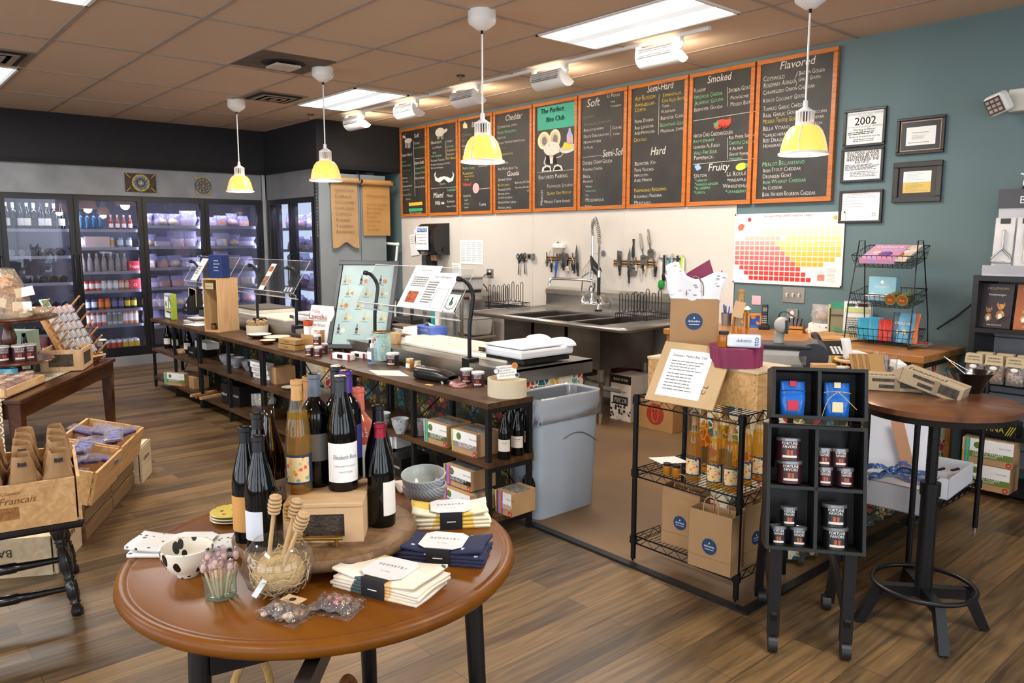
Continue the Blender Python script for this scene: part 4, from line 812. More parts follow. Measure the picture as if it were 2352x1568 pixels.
# header mosaics
def mosaic(px,py,w,h,kind,label):
 p=ax(px,py,XC+.005);o=root('mosaic_tile',label,'mosaic',(p.x,p.y,p.z));
 mb=MB();mb.bb(0,.008,-w/2,w/2,-h/2,h/2,mat('#4a3823' if kind else '#b59f66',.6,var=.3,vs=40,h2='#2a1d18' if kind else '#8f7a4a'));mb.part('panel',o)
 mb=MB();Ml=Matrix.Rotation(R(90),4,'Y');mb.M=Ml;cs=['#c9b32a','#9aa0ae','#7c8494','#4c4650','#8f8a92','#d9d24a'] if kind else ['#5c6464','#7f8a86','#454d4e','#8b7f68','#59504a','#c98a70']
 for i,c in enumerate(cs): r=h*.46*(1-i*.165);mb.cyl((0,0,.008+.0012*i),(0,0,.0092+.0012*i),r,mat(c,.6,var=.3,vs=60),n=32)
 for k in range(10):
  a=k*math.pi/5;mb.box((h*.3*math.cos(a),h*.3*math.sin(a),.016),(h*.1,h*.025,.002),mat('#2b2a33' if kind else '#c7bfa8',.6),rot=(0,0,a+.6))
 if kind:
  for s_ in (-1,1):
   for t_ in (-1,1): mb.box((s_*h*.36,t_*w*.4,.01),(h*.3,h*.03,.002),mat('#d6b022',.5),rot=(0,0,s_*t_*.8))
 mb.part('round_design',o)
mosaic(323,420,.34,.215,1,'yellow and grey round mosaic panel on the cooler header');mosaic(466,427,.185,.215,0,'small sand coloured round mosaic panel near the corner on the header')
# ================================================================ sink, steel table
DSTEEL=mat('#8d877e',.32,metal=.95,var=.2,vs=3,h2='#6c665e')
sx0,sx1,sy0,sy1,sz=-5.66,-3.80,4.40,5.36,.82
o=root('sink','stainless three compartment sink against the white wall','sink')
bas=[(-5.30,-4.94),(-4.90,-4.53),(-4.49,-4.13)];by0,by1=4.50,5.16
mb=MB()
mb.bb(sx0,bas[0][0],sy0+.03,sy1,sz-.02,sz,STEEL);mb.bb(bas[2][1],sx1,sy0+.03,sy1,sz-.02,sz,STEEL);mb.bb(bas[0][0],bas[2][1],sy0+.03,by0,sz-.02,sz,STEEL);mb.bb(bas[0][0],bas[2][1],by1,sy1,sz-.02,sz,STEEL)
for i in range(2): mb.bb(bas[i][1],bas[i+1][0],by0,by1,sz-.02,sz-.004,STEEL)
mb.part('deck',o)
mb=MB();mb.tube([(sx0,sy1,sz-.005),(sx0,sy0+.02,sz-.005),(sx0+.02,sy0,sz-.005),(sx1-.02,sy0,sz-.005),(sx1,sy0+.02,sz-.005),(sx1,sy1,sz-.005)],.022,STEEL,n=10);mb.part('rolled_rim',o)
for a,b in bas:
 mb=MB();zb=.47;t=.006
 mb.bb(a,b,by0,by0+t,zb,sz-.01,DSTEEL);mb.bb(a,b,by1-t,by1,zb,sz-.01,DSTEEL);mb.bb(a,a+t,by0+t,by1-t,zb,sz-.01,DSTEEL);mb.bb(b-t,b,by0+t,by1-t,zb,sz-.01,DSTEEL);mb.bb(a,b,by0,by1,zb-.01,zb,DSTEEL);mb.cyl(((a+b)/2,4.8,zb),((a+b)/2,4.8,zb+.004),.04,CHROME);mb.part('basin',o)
mb=MB();mb.bb(sx0,sx1,sy1,sy1+.018,sz-.01,1.0,STEEL);mb.add([(sx0,sy1,1.0),(sx1,sy1,1.0),(sx1,5.40,1.025),(sx0,5.40,1.025),(sx0,5.4,.99),(sx1,5.4,.99)],[(0,1,2,3),(3,2,5,4)],STEEL)
mb.bb(sx0,sx1,sy1-.012,sy1,.955,.995,mat('#d3c8b6',.3,metal=.9));mb.part('backsplash',o)
for x in (-5.27,-4.16):
 for y in (4.55,5.1):
  mb=MB();mb.cyl((x,y,.10),(x,y,.48),.02,DSTEEL);mb.cyl((x,y,.36),(x,y,.47),.029,STEEL);mb.cyl((x,y,.0),(x,y,.10),.014,CHROME);mb.part('leg',o)
o=root('drain_pipe','grey plastic drain pipe below the sink','pipe');mb=MB();PV=mat('#8f887c',.5);mb.tube([(-5.0,4.8,.3),(-4.75,4.8,.33),(-4.6,4.8,.27),(-4.3,4.8,.25),(-4.15,4.8,.25)],.028,PV,n=10);mb.tube([(-4.31,4.8,.468),(-4.31,4.8,.25)],.026,PV,n=10);mb.tube([(-4.71,4.8,.468),(-4.71,4.8,.3)],.026,PV,n=10);mb.cyl((-4.5,4.8,.26),(-4.38,4.8,.255),.038,PV);mb.cyl((-4.66,4.8,.29),(-4.56,4.8,.265),.042,PV);mb.tube([(-4.71,4.8,.3),(-4.73,5.0,.3),(-4.73,5.4,.3)],.028,PV,n=10);mb.part('pipe',o)
# faucet with tall pre-rinse sprayer
o=root('faucet','chrome wall faucet with a swing spout and tall coiled sprayer hose','faucet');fx=-4.93;fy=5.25
mb=MB();
for s_ in (-1,1):
 mb.cyl((fx+s_*.11,5.355,.90),(fx+s_*.11,5.25,.90),.022,CHROME);mb.lathe([(.02,-.01),(.028,.0),(.026,.02),(.016,.04),(.012,.07)],CHROME,c=(fx+s_*.11,5.25,.9),n=16)
mb.tube([(fx-.11,5.25,.9),(fx,5.25,.905),(fx+.11,5.25,.9)],.015,CHROME,n=10);mb.lathe([(.03,0),(.03,.02),(.016,.05),(.014,.1),(.03,.11),(.03,.15),(.012,.17)],CHROME,c=(fx,5.25,.9),n=18);mb.part('valve_body',o)
for s_ in (-1,1):
 mb=MB();mb.box((fx+s_*.11,5.25,.985),(.075,.016,.012),CHROME,rot=(0,.15*s_,.5),bev=.004);mb.cyl((fx+s_*.11,5.25,.965),(fx+s_*.11,5.25,.985),.009,CHROME);mb.part('handle',o)
mb=MB();A=ay(1363,660,5.22);B=ay(1300,641,5.0);mb.tube([(fx+.03,5.235,1.02),(fx+.05,5.23,1.08),(fx+.02,5.2,1.115),(-5.16,5.02,1.13),(-5.20,4.99,1.125),(-5.215,4.98,1.10),(-5.215,4.98,1.075)],.012,CHROME,n=10,sub=4);mb.cyl((-5.215,4.98,1.085),(-5.215,4.98,1.065),.016,CHROME);mb.part('spout',o)
mb=MB();mb.cyl((fx,5.25,1.05),(fx,5.25,1.52),.011,CHROME);mb.tube([(fx,5.25,1.36),(fx,5.40,1.36)],.006,CHROME);mb.cyl((fx,5.395,1.36),(fx,5.401,1.36),.028,CHROME);mb.part('riser_pipe',o)
def hosep(t):
 pts=[(fx,5.25,1.52),(fx,5.245,1.60),(fx+.03,5.23,1.66),(fx+.09,5.18,1.675),(fx+.17,5.12,1.63),(fx+.235,5.08,1.545),(fx+.27,5.05,1.46),(fx+.27,5.05,1.38),(fx+.27,5.05,1.2)]
 return pts
hp=[V(p) for p in hosep(0)]
mb=MB();mb.tube(hp,.009,mat('#8a8680',.3,metal=.9),n=8,sub=5);mb.part('hose',o)
sp=MB();Q=[];P=hp[:7]
def cr(P,t):
 L=len(P)-1;i=min(int(t*L),L-1);f=t*L-i;p0=P[max(i-1,0)];p1=P[i];p2=P[i+1];p3=P[min(i+2,L)]
 return .5*((2*p1)+(p2-p0)*f+(2*p0-5*p1+4*p2-p3)*f*f+(3*p1-p0-3*p2+p3)*f**3)
for k in range(34*8):
 t=k/(34*8);c=cr(P,t);d=(cr(P,min(t+.01,1))-cr(P,max(t-.01,0))).normalized();u=d.cross(V((0,1,0))).normalized();w=d.cross(u);a=2*math.pi*k/8
 Q.append(c+u*.018*math.cos(a)+w*.018*math.sin(a))
sp.tube(Q,.0028,CHROME,n=4);sp.part('spring',o)
mb=MB();hx_=(fx+.27);mb.cyl((hx_,5.05,1.22),(hx_,5.05,1.16),.016,CHROME);mb.cyl((hx_,5.05,1.16),(hx_,5.05,1.0),.015,BLK);mb.lathe([(.012,.98),(.022,.97),(.012,.95),(.009,.9),(.02,.885),(.02,.88)],CHROME,c=(hx_,5.05,0),n=14);mb.cyl((hx_,5.05,.875),(hx_,5.05,.86),.034,BLK);mb.part('spray_head',o)
o=root('tool_bundle','bundle of black handled wires and cutters hung on the faucet riser','kitchen tool',(fx+.03,5.2,1.34));mb=MB()
for k in range(9):
 a=random.uniform(-.2,.25);mb.tube([(0,0,0),(.03+a*.15,-.01*k*.4,-.03-.012*k),(.10+a*.2,-.02,-.09-.010*k)],.008,BLK,n=6,sub=2)
mb.part('handles',o);mb=MB()
for k in range(6): mb.tube([(0,0,-.02),(-.08+.03*k,-.01,-.12),(-.10+.035*k,0,-.2),(-.02+.03*k,0,-.24)],.002,CHROME,n=4,sub=3)
for s_ in (-1,1): mb.tube([(s_*.02,0,-.15),(s_*.10,0,-.19),(s_*.115,0,-.33)],.006,mat('#9a9690',.4,metal=.7))
mb.part('wires',o)
# dish racks
def dish_rack(x,y,label,n=5):
 o=root('dish_rack',label,'dish rack',(x,y,sz));w,d=.33,.30
 mb=MB()
 for z in (.012,.05): mb.tube([(-w/2,-d/2,z),(w/2,-d/2,z),(w/2,d/2,z),(-w/2,d/2,z)],.004,BLK,closed=True)
 for k in range(15):
  q=-w/2+w*k/14
  for s_ in (-1,1): mb.tube([(q,s_*d/2,.012),(q,s_*d/2,.05)],.0025,BLK,n=4)
  if k<13:
   q=-d/2+d*k/12
   for s_ in (-1,1): mb.tube([(s_*w/2,q,.012),(s_*w/2,q,.05)],.0025,BLK,n=4)
 for k in range(9): q=-w/2+w*k/8;mb.tube([(q,-d/2,.012),(q,d/2,.012)],.0025,BLK,n=4)
 mb.part('basket_base',o)
 for r,yy in enumerate((-.10,.09)):
  mb=MB();pts=[];z0,z1=.05,.22;pts=[(-w/2,yy,.01),(-w/2,yy,z1-.03)];s_=w/n
  for k in range(n):
   x0=-w/2+s_*k;up=[(x0+s_*.25*(1-math.cos(t)),yy,z1-.02+.022*math.sin(t)+(.03 if (k>=n-1 or k==n-3) and r else 0)) for t in [math.pi*j/5 for j in range(6)]]
   pts+=up
   if k<n-1: pts+=[(x0+s_*.5+s_*.25*(1-math.cos(t)),yy,z0+.035-.022*math.sin(t)) for t in [math.pi*j/5 for j in range(6)]]
  pts+=[(pts[-1][0],yy,.01)]
  mb.tube(pts,.0035,BLK,n=5);mb.part('plate_loops',o)
a=az(1165,706,sz);dish_rack(a.x,a.y,'black wire dish rack at the left end of the sink beside the steel table');a=az(1482,733,sz);dish_rack(a.x-.02,a.y-.02,'black wire dish rack at the right end of the sink by the gift bag')
# steel table with scale
tx0,tx1,ty0,ty1,tz=-7.15,-6.37,4.82,5.33,.93
o=root('steel_table','two tier stainless steel table left of the sink','table');mb=MB();mb.bb(tx0,tx1,ty0,ty1,tz-.035,tz,STEEL,bev=.004);mb.part('tabletop',o)
mb=MB();mb.bb(tx0+.03,tx1-.02,ty0+.02,ty1-.02,.44,.47,STEEL,bev=.004);mb.part('shelf',o)
for x in (tx0+.05,tx1-.05):
 for y in (ty0+.05,ty1-.05): mb=MB();mb.cyl((x,y,0),(x,y,tz-.03),.02,STEEL);mb.part('leg',o)
o=root('label_scale','grey and white label printing scale with a blue lit screen','scale',(-6.93,4.98,tz));LG=mat('#d7d4cf',.4)
mb=MB();mb.M=Matrix.Translation((0,0,.02));mb.add([(-.17,-.10,0),(.17,-.10,0),(.17,.12,0),(-.17,.12,0),(-.17,-.11,.03),(.17,-.11,.03),(.17,.10,.14),(-.17,.10,.14)],[(0,3,2,1),(4,5,6,7),(0,1,5,4),(1,2,6,5),(2,3,7,6),(3,0,4,7)],LG);mb.part('console',o)
E1=Euler((math.atan2(.11,.21),0,0));mb=MB();mb.box((0,-.005,.107),(.32,.21,.006),mat('#5b5a5c',.4),rot=E1);mb.part('keypad_panel',o)
mb=MB();mb.box((-.07,-.008,.113),(.13,.085,.004),mat('#4a9ff0',.3,emit=1.1),rot=E1);mb.part('screen',o,'blue lit screen')
mb=MB();
for i in range(5):
 for j in range(4): mb.box((.03+.026*i,-.07+.04*j,.078+.0205*j),(.018,.026,.004),mat('#8d8b8d',.5),rot=E1)
mb.part('buttons',o)
mb=MB();mb.bb(.16,.42,-.02,.26,.02,.15,LG,bev=.02);mb.bb(.18,.40,0,.24,0,.02,BLK);mb.part('printer_body',o)
mb=MB();mb.bb(.10,.46,-.05,.30,.152,.162,STEEL,bev=.003);mb.part('weigh_pan',o)
mb=MB();mb.box((.22,.05,.235),(.16,.004,.14),PAPER,rot=(.1,0,0));lines(mb,Matrix.Translation((.15,.045,.29))@FX(0,-.003,0),.13,.08,4,GRAYINK,.2);mb.part('label_sheet',o)
def bottle_simple(nm,label,loc,pr,m,cap=None,cat='bottle'):
 o=root(nm,label,cat,loc);mb=MB();mb.lathe(pr,m,n=18);mb.part('body',o)
 if cap: mb=MB();mb.lathe(cap[0],cap[1],n=16);mb.part('cap',o)
 return o
z4=.47
a=az(1000,750,z4);bottle_simple('turquoise_canister','turquoise canister with a dark stripe on the steel table shelf',(-6.98,4.92,z4),[(0,0),(.042,0),(.042,.24),(.03,.25),(.0,.25)],mat('#1fb3b0',.4),([(.025,.25),(.025,.29),(0,.29)],BLK))
bottle_simple('white_bottle','tall white squeeze bottle on the steel table shelf',(-6.87,4.90,z4),[(0,0),(.045,0),(.045,.26),(.02,.33),(.018,.36),(0,.36)],WHITE,([(.022,.36),(.022,.39),(0,.39)],mat('#d8d5ce',.5)))
for k,(x,y) in enumerate(((-6.75,4.88),(-6.66,4.93))): bottle_simple('clear_bottle','clear plastic spray bottle on the steel table shelf, '+('nearer the white bottle' if k==0 else 'beside the table leg'),(x,y,z4),[(0,0),(.035,0),(.035,.12),(.028,.15),(.035,.2),(.012,.26),(0,.26)],clear('#dfe2e0',.2,.05))
o=root('storage_tub','frosted plastic tub with a lid on the steel table shelf','tub',(-6.62,5.12,z4));mb=MB();mb.box((.08,0,.095),(.36,.26,.18),mat('#c9c6bf',.35),bev=.02,taper=.9);mb.part('tub',o);mb=MB();mb.bb(-.11,.27,-.14,.14,.185,.20,mat('#dcdad4',.35),bev=.004);mb.part('lid',o)
bottle_simple('spice_jar','white jar with a red lid behind the storage tub',(-6.78,5.2,z4),[(0,0),(.04,0),(.04,.36),(0,.36)],WHITE,([(.042,.36),(.042,.40),(0,.40)],mat('#b5462e',.5)))
# grey box and things left of the table (seen behind the guard papers)
o=root('wire_cart','black metal cart with a brown box left of the steel table','cart',(-7.62,5.05,0));mb=MB()
for z in (.35,.78): mb.bb(-.28,.28,-.2,.2,z,z+.03,BLK)
mb.part('shelf',o)
for x in (-.27,.27):
 for y in (-.19,.19): mb=MB();mb.cyl((x,y,0),(x,y,.85),.012,BLK);mb.part('post',o)
mb=MB();mb.bb(-.1,.1,-.1,.1,0,.10,KRAFT);mb.thing('cardboard_box','small brown box on the black metal cart','box',(-7.55,5.05,.81))
mb=MB();mb.bb(-.22,.22,-.15,.15,0,.2,mat('#4a4844',.5),bev=.01);mb.thing('dark_bin','dark grey bin on the lower cart shelf','bin',(-7.6,5.05,.38))
# boxes and bucket on the floor under the sink end
mb=MB();mb.lathe([(0,0),(.12,0),(.15,.32),(.155,.33),(.15,.33),(.118,.01),(0,.01)],mat('#b01712',.35),n=28);a=az(1400,955,0);mb.thing('red_bucket','red bucket on the floor behind the trash can','bucket',(a.x-.12,a.y+.35,0.004))
def carton(name,label,loc,d,m,rz=0,bev=.003,draw=None,cat='box',group=None):
 o=root(name,label,cat,loc,rz,group);mb=MB();mb.box((0,0,d[2]/2),d,m,bev=bev);mb.part('carton',o)
 if draw: mb=MB();draw(mb,d);mb.part('print',o)
 return o
def dviv(mb,d):
 y=-d[1]/2-.0006;mb.add([(-d[0]/2,y,d[2]*.82),(d[0]/2,y,d[2]*.82),(d[0]/2,y,d[2]),(-d[0]/2,y,d[2])],[(0,1,2,3)],BLK)
 mb.text('PRODUCT OF SPAIN',.03,PAPER,FX(0,y-.001,d[2]*.88),al='c',fit=d[0]*.7);mb.text('CABERNET',.02,INK,FX(d[0]*.1,y,d[2]*.62),al='c',fit=d[0]*.4)
 mb.box((0,y-.0006,d[2]*.45),(d[0]*.72,.001,.07),BLK);mb.text('VIVICOR',.06,PAPER,FX(0,y-.002,d[2]*.45-.02),al='c',fit=d[0]*.64)
 mb.add([(-d[0]/2,y,0.005),(d[0]/2,y,0.005),(d[0]/2,y,d[2]*.38),(-d[0]/2,y,d[2]*.38)],[(0,1,2,3)],spots('#efe6da',['#1b1918','#efe6da','#2c2826','#d8cfc2'],38,size=.5))
# ================================================================ reusable goods
WP={'burg':[(0,0),(.036,0),(.038,.006),(.038,.145),(.036,.165),(.028,.20),(.018,.235),(.0145,.255),(.0138,.29)],
 'bord':[(0,0),(.036,0),(.0375,.006),(.0375,.18),(.035,.2),(.022,.218),(.015,.228),(.0138,.29)],
 'flute':[(0,0),(.034,0),(.036,.006),(.036,.15),(.033,.19),(.025,.235),(.0175,.275),(.0145,.30),(.0138,.325)]}
BG=mat('#060607',.07,var=0,spec=.38);AMB=mat('#2a1206',.06,var=0,spec=.8)
def glassy(h,al=.35): return clear(h,al,.03,1.5)
def wine(kind,label,glass,cap,lab=None,art=None,loc=(0,0,0),rz=0,group=None,lz=(.04,.12),la=(-70,70),txt=None,s=1,name='wine_bottle',fill=None):
 """standing wine bottle;label faces local -y"""
 o=root(name,label,'bottle',loc,rz,group);pr=[(r*s,z*s) for r,z in WP[kind]];top=pr[-1][1];R_=pr[3][0]
 mb=MB();mb.lathe(pr+[(pr[-1][0],top),(0,top)],glass,n=28,ang=60);mb.part('bottle_glass',o)
 if fill: mb=MB();lv=.72*top;q=[(r*.9 if r else 0,z+.004 if i<2 else z) for i,(r,z) in enumerate(pr) if z<lv];mb.lathe(q+[(q[-1][0]*.93,lv),(0,lv)],fill,n=24,ang=60);mb.part('wine',o)
 if cap: mb=MB();cz=top*(.80 if kind!='flute' else .82);r0=next(r for r,z in reversed(pr) if z<=cz+.001);mb.lathe([(pr[-1][0]+.0022,cz),(pr[-1][0]+.001,top-.014),(pr[-1][0]+.0028,top-.012),(pr[-1][0]+.0028,top-.002),(0,top+.001)],cap,n=20);mb.part('capsule',o)
 if lab:
  mb=MB();z0,z1=lz[0]*s,lz[1]*s;mb.lathe([(R_+.0007,z0),(R_+.0007,z1)],lab,n=14,a0=270+la[0],a1=270+la[1])
  if art: mb.lathe([(R_+.0014,z0+.006),(R_+.0014,z1-.006)],art,n=12,a0=270+la[0]*.8,a1=270+la[1]*.62)
  if txt:
   for i,(t,sz,zz,m_) in enumerate(txt): mb.text(t,sz,m_,Matrix.Translation((0,0,zz*s))@Matrix(((1,0,0,0),(0,0,-1,0),(0,1,0,0),(0,0,0,1))),al='c',bend=R_+.0018,fit=R_*1.7)
  mb.part('paper_label',o)
 return o
MAROON=mat('#4a1f2a',.4);COCOA=mat('#2b211f',.4);LIDW=mat('#e6e4e0',.3)
def tin(r,h,m,label,loc=(0,0,0),rz=0,group=None,lid=LIDW,brand=1):
 o=root('nut_tin',label,'tin can',loc,rz,group)
 mb=MB();mb.lathe([(0,0),(r,0),(r,h)],m,n=26)
 if brand:
  Y=lambda z:Matrix.Translation((0,0,z))@Matrix(((1,0,0,0),(0,0,-1,0),(0,1,0,0),(0,0,0,1)));b=r+.0008
  mb.text('FORTUNE',h*.19,PAPER,Y(h*.76),al='c',bend=b,fit=r*1.35);mb.text('FAVORS',h*.19,PAPER,Y(h*.60),al='c',bend=b,fit=r*1.25)
  mb.lathe([(b,h*.14),(b,h*.25)],mat('#e9e2d2',.6),n=8,a0=235,a1=305)
  for a in (262,278): mb.lathe([(b+.0005,h*.27),(b+.0005,h*.5)],mat('#b4542e',.5),n=3,a0=a-6,a1=a+6)
 mb.part('tin_body',o)
 mb=MB();mb.lathe([(r+.0015,h-.006),(r+.002,h+.004),(r-.002,h+.006),(r-.004,h+.003),(0,h+.003)],lid,n=26);mb.part('tin_lid',o)
 return o
def bowl(r,h,out,inn,label,loc=(0,0,0),name='bowl',group=None,rot=None,foot=.45):
 o=root(name,label,'bowl',loc,0,group,rot);t=.004
 mb=MB();mb.lathe([(0,0),(r*foot,0),(r*foot,.004),(r*.72,h*.28),(r*.93,h*.62),(r,h)],out,n=32,ang=70);mb.part('outside',o)
 mb=MB();mb.lathe([(r,h),(r-t,h+.001),(r*.93-t,h*.64),(r*.7-t,h*.32),(r*.4,.009),(0,.008)],inn,n=32,ang=70);mb.part('inside',o)
 return o
def jar(r,h,m,lid,label,loc,name='jar',lab=None,group=None,lidh=.014):
 o=root(name,label,'jar',loc,0,group);mb=MB();mb.lathe([(0,0),(r*.95,0),(r,.004),(r,h-.008),(r*.88,h)],m,n=20);mb.part('jar_glass',o)
 mb=MB();mb.lathe([(r*.92,h),(r*.94,h+lidh),(0,h+lidh)],lid,n=20);mb.part('lid',o)
 if lab: mb=MB();mb.lathe([(r+.0006,h*.2),(r+.0006,h*.72)],lab,n=10,a0=215,a1=325);mb.part('jar_label',o)
 return o
def bag(w,h,d,m,seed,lump=.1,pinch=1.0,nu=16,nv=10):
 """soft filled bag as a closed lumpy body, standing on z=0, flattened towards its sealed top"""
 rnd=random.Random(seed);mb=MB();ph=[rnd.uniform(0,6) for _ in range(6)]
 def fn(u,v):
  a=2*math.pi*u;z=h*v;k=(1-pinch*max(0,(v-.35)/.65)**1.3) if v>.35 else 1-.15*(1-v/.35)**3
  w_=w/2*(1-.12*math.sin(v*5+ph[0])*lump*3);c,s_=math.cos(a),math.sin(a);q=lambda t:math.copysign(abs(t)**.6,t)
  n_=1+lump*(math.sin(3*a+ph[1]+7*v)+.6*math.sin(5*a+ph[2]-9*v)+.5*math.sin(11*v+ph[3]))
  return (w_*q(c)*(1+.5*lump*math.sin(9*v+ph[4])),d/2*q(s_)*k*n_+.01*lump*math.sin(8*u*6.28),z)
 mb.sheet(fn,nu,nv,m);bt=[fn(i/nu,0) for i in range(nu)];mb.add(bt,[tuple(range(nu))[::-1]],m)
 return mb
VOL={'k':hx('#000000')}
def kit(label,loc,rz,stripe,title,band,w=.30,d=.19,h=.15,group=None,rot=None,top='#8f8f87'):
 o=root('cheese_kit_box',label,'box',loc,rz,group,rot)
 mb=MB();mb.box((0,0,h/2),(w,d,h),mat('#c39a6b',.8,bump=.03),bev=.002);mb.part('carton',o)
 mb=MB();y=-d/2-.001;mb.bb(-w/2,w*.5,y,-d/2,h*.5,h*.995,PAPER);mb.bb(-w/2,w*.5,y-.0006,-d/2,h*.27,h*.5,mat(band,.6));mb.bb(-w/2+.01,w*.5,-d*.3,d*.3,h,h+.001,mat(top,.7,var=.3,vs=60))
 for i,c in enumerate(stripe): mb.bb(-w/2+.004+i*.009,-w/2+.012+i*.009,y-.0012,-d/2+.001,0.004,h,mat(c,.6))
 mb.text('THE '+title,.024,PAPER,FX(-w*.5+.055,y-.0014,h*.41),fit=w*.6);mb.text('CHEESE MAKING KIT',.016,PAPER,FX(-w*.5+.055,y-.0014,h*.31),fit=w*.5);mb.cyl((w*.43,y-.001,h*.13),(w*.43,y,h*.13),.015,mat('#c0392b',.6),n=16);mb.text('20',.014,PAPER,FX(w*.43,y-.002,h*.13-.005),al='c')
 mb.ball((-w*.2,y,h*.75),.02,mat('#5f7d34',.7),n=8,sy=.06);mb.text('THE BIG CHEESE',.008,INK,FX(w*.22,y-.001,h*.72));mb.part('printed_label',o)
 return o
def put(px,py,z): return az(px,py,z)
# ================================================================ prep counters
FLO=floral('#3e3a2c',['#8c6b2f','#3f6f78','#8a3a30','#6e6a2c','#3d4a52','#a08a4c'],'#c9a65a',9);FLO2=floral('#e9e0c0',['#c8402f','#7d8a2c','#2f6570','#e0ab3a','#c8402f','#6fa5ad'],'#f1d9a0',8,dark='#f3ecd6',wave=20)
BOARD=mat('#efe3d0',.45,var=.04,vs=4)
def counter(x0,x1,label,bx0,bx1):
 o=root('prep_counter',label,'counter',((x0+x1)/2,3.06,0));w=(x1-x0)/2
 mb=MB();mb.bb(-w,w,-.33,.33,.765,.78,STEEL);mb.bb(-w,w,-.335,-.325,.70,.78,STEEL);mb.bb(w-.01,w,-.33,.33,.70,.78,STEEL);mb.bb(-w,-w+.01,-.33,.33,.70,.78,STEEL);mb.part('steel_top',o)
 mb=MB();mb.bb(-w+.05,w-.18,-.24,.3,.06,.70,mat('#77736e',.5));mb.part('cabinet',o)
 for sx in (-w+.06,w-.06):
  for sy in (-.27,.27): mb=MB();mb.cyl((sx,sy,0),(sx,sy,.70),.02,STEEL);mb.part('leg',o)
 mb=MB();mb.bb(bx0-(x0+x1)/2,bx1-(x0+x1)/2,-.19,.24,.78,.798,BOARD,bev=.004);mb.part('cutting_board',o,'long cream cutting board')
 c=MB();c.sheet(lambda u,v:((2*u-1)*(w-.02),-.30+.018*math.sin(u*w*70)*(1-v*.7),.05+.65*v),int(w*60),3,FLO);c.sheet(lambda u,v:(w-.02+.012*math.sin(u*40)*(1-v),-.30+.58*u,.05+.65*v),24,3,FLO2)
 t=c.thing('floral_cloth_skirt','floral cloth hung round the prep counter '+('at the far left' if x0<-6 else 'beside the trash can'),'cloth',((x0+x1)/2,3.06,0));t.location.y-=.012
 return o
counter(-8.0,-5.66,'steel prep counter at the far left behind the wooden shelves',-7.9,-6.3)
counter(-5.25,-3.17,'steel prep counter with a long cutting board behind the shelves',-4.72,-3.36)
ACR=clear('#f6f8f9',.02,.02,1.2)
def guard(x0,x1,label,posts):
 o=root('sneeze_guard',label,'sneeze guard',(0,0,0))
 P=[(2.735,1.018),(2.715,1.03),(2.72,1.045),(2.695,1.066),(2.85,1.318)]
 mb=MB();vs=[(x,y+dy,z) for dy in (0,.006) for x in (x0,x1) for y,z in P];n=5
 mb.add(vs,[(i,i+1,n+i+1,n+i) for i in range(n-1)]+[(10+i,15+i,16+i,11+i) for i in range(n-1)],ACR);mb.part('acrylic_pane',o)
 E=mat('#dfe3e4',.25,spec=.8);mb=MB();
 for x in (x0,x1): mb.tube([(x,y,z) for y,z in P],.0022,E,n=4)
 mb.tube([(x0,2.85,1.318),(x1,2.85,1.318)],.0018,E,n=4);mb.tube([(x0,2.695,1.066),(x1,2.695,1.066)],.004,E,n=4);mb.tube([(x0,2.735,1.018),(x1,2.735,1.018)],.003,E,n=4);mb.part('polished_edge',o)
 for x in posts:
  mb=MB();mb.bb(x-.035,x+.035,2.722,2.80,.745,.805,BLKM,bev=.004);mb.tube([(x,2.755,.79),(x,2.757,.98),(x,2.775,1.10),(x-.002,2.785,1.17),(x-.015,2.77,1.225),(x-.035,2.75,1.255),(x-.05,2.735,1.262)],.012,BLKM,n=10,sub=4);mb.cyl((x-.05,2.735,1.262),(x-.07,2.72,1.268),.016,BLK);mb.part('gooseneck_post',o)
guard(-4.75,-3.62,'clear acrylic sneeze guard over the cutting board with papers on it',(-3.56,-4.62))
guard(-6.98,-5.75,'clear acrylic sneeze guard behind the tall wooden box',(-5.83,-6.6));guard(-8.3,-7.18,'clear acrylic sneeze guard at the far left end',(-7.3,-8.1))
def tilt_paper(cx,c0,w,h,label,draw,yoff=0):
 """sheet lying on the sloping guard pane;cx = x centre, c0 = fraction up the pane"""
 y=2.695+.155*c0-.006+yoff;z=1.066+.252*c0
 o=root('guard_paper',label,'paper',(cx,y,z));M=FX(0,0,0,(1,0,0),(0,.155,.252));mb=MB();mb.M=M;mb.add([(-w/2,0,0),(w/2,0,0),(w/2,h,0),(-w/2,h,0),(-w/2,0,.0015),(w/2,0,.0015),(w/2,h,.0015),(-w/2,h,.0015)],[(0,3,2,1),(4,5,6,7),(0,1,5,4),(2,3,7,6)],PAPER);mb.part('sheet',o)
 mb=MB();mb.M=M;draw(mb,w,h);mb.part('print',o)
def dp(a,s=.003): return Matrix.Translation((a[0],a[1],s))
tilt_paper(-4.09,.02,.29,.30,'white menu sheet with an orange food photo taped on the guard',lambda mb,w,h:(mb.text('RECIPE FEATURES',.014,GRAYINK,dp((0,h*.86)),al='c'),lines(mb,dp((-w*.35,h*.72)),w*.7,h*.25,5,GRAYINK),mb.box((-.03,h*.24,.003),(.11,.08,.001),mat('#c9643a',.7,var=.3,vs=60)),mb.text('pork',.01,GRAYINK,dp((0,h*.06)),al='c')))
tilt_paper(-3.88,.0,.29,.26,'white match the cheese sheet taped on the guard beside the food photo',lambda mb,w,h:(mb.text('Match CHEESE Regional',.018,GRAYINK,dp((0,h*.86)),al='c',fit=w*.8),lines(mb,dp((-w*.42,h*.75)),w*.4,h*.6,9,GRAYINK),[mb.tube([(.0,.02,.003),(.12,.02,.003),(.12,.15,.003),(.0,.15,.003)],.0009,GRAYINK,n=4,closed=True)]),-.004)
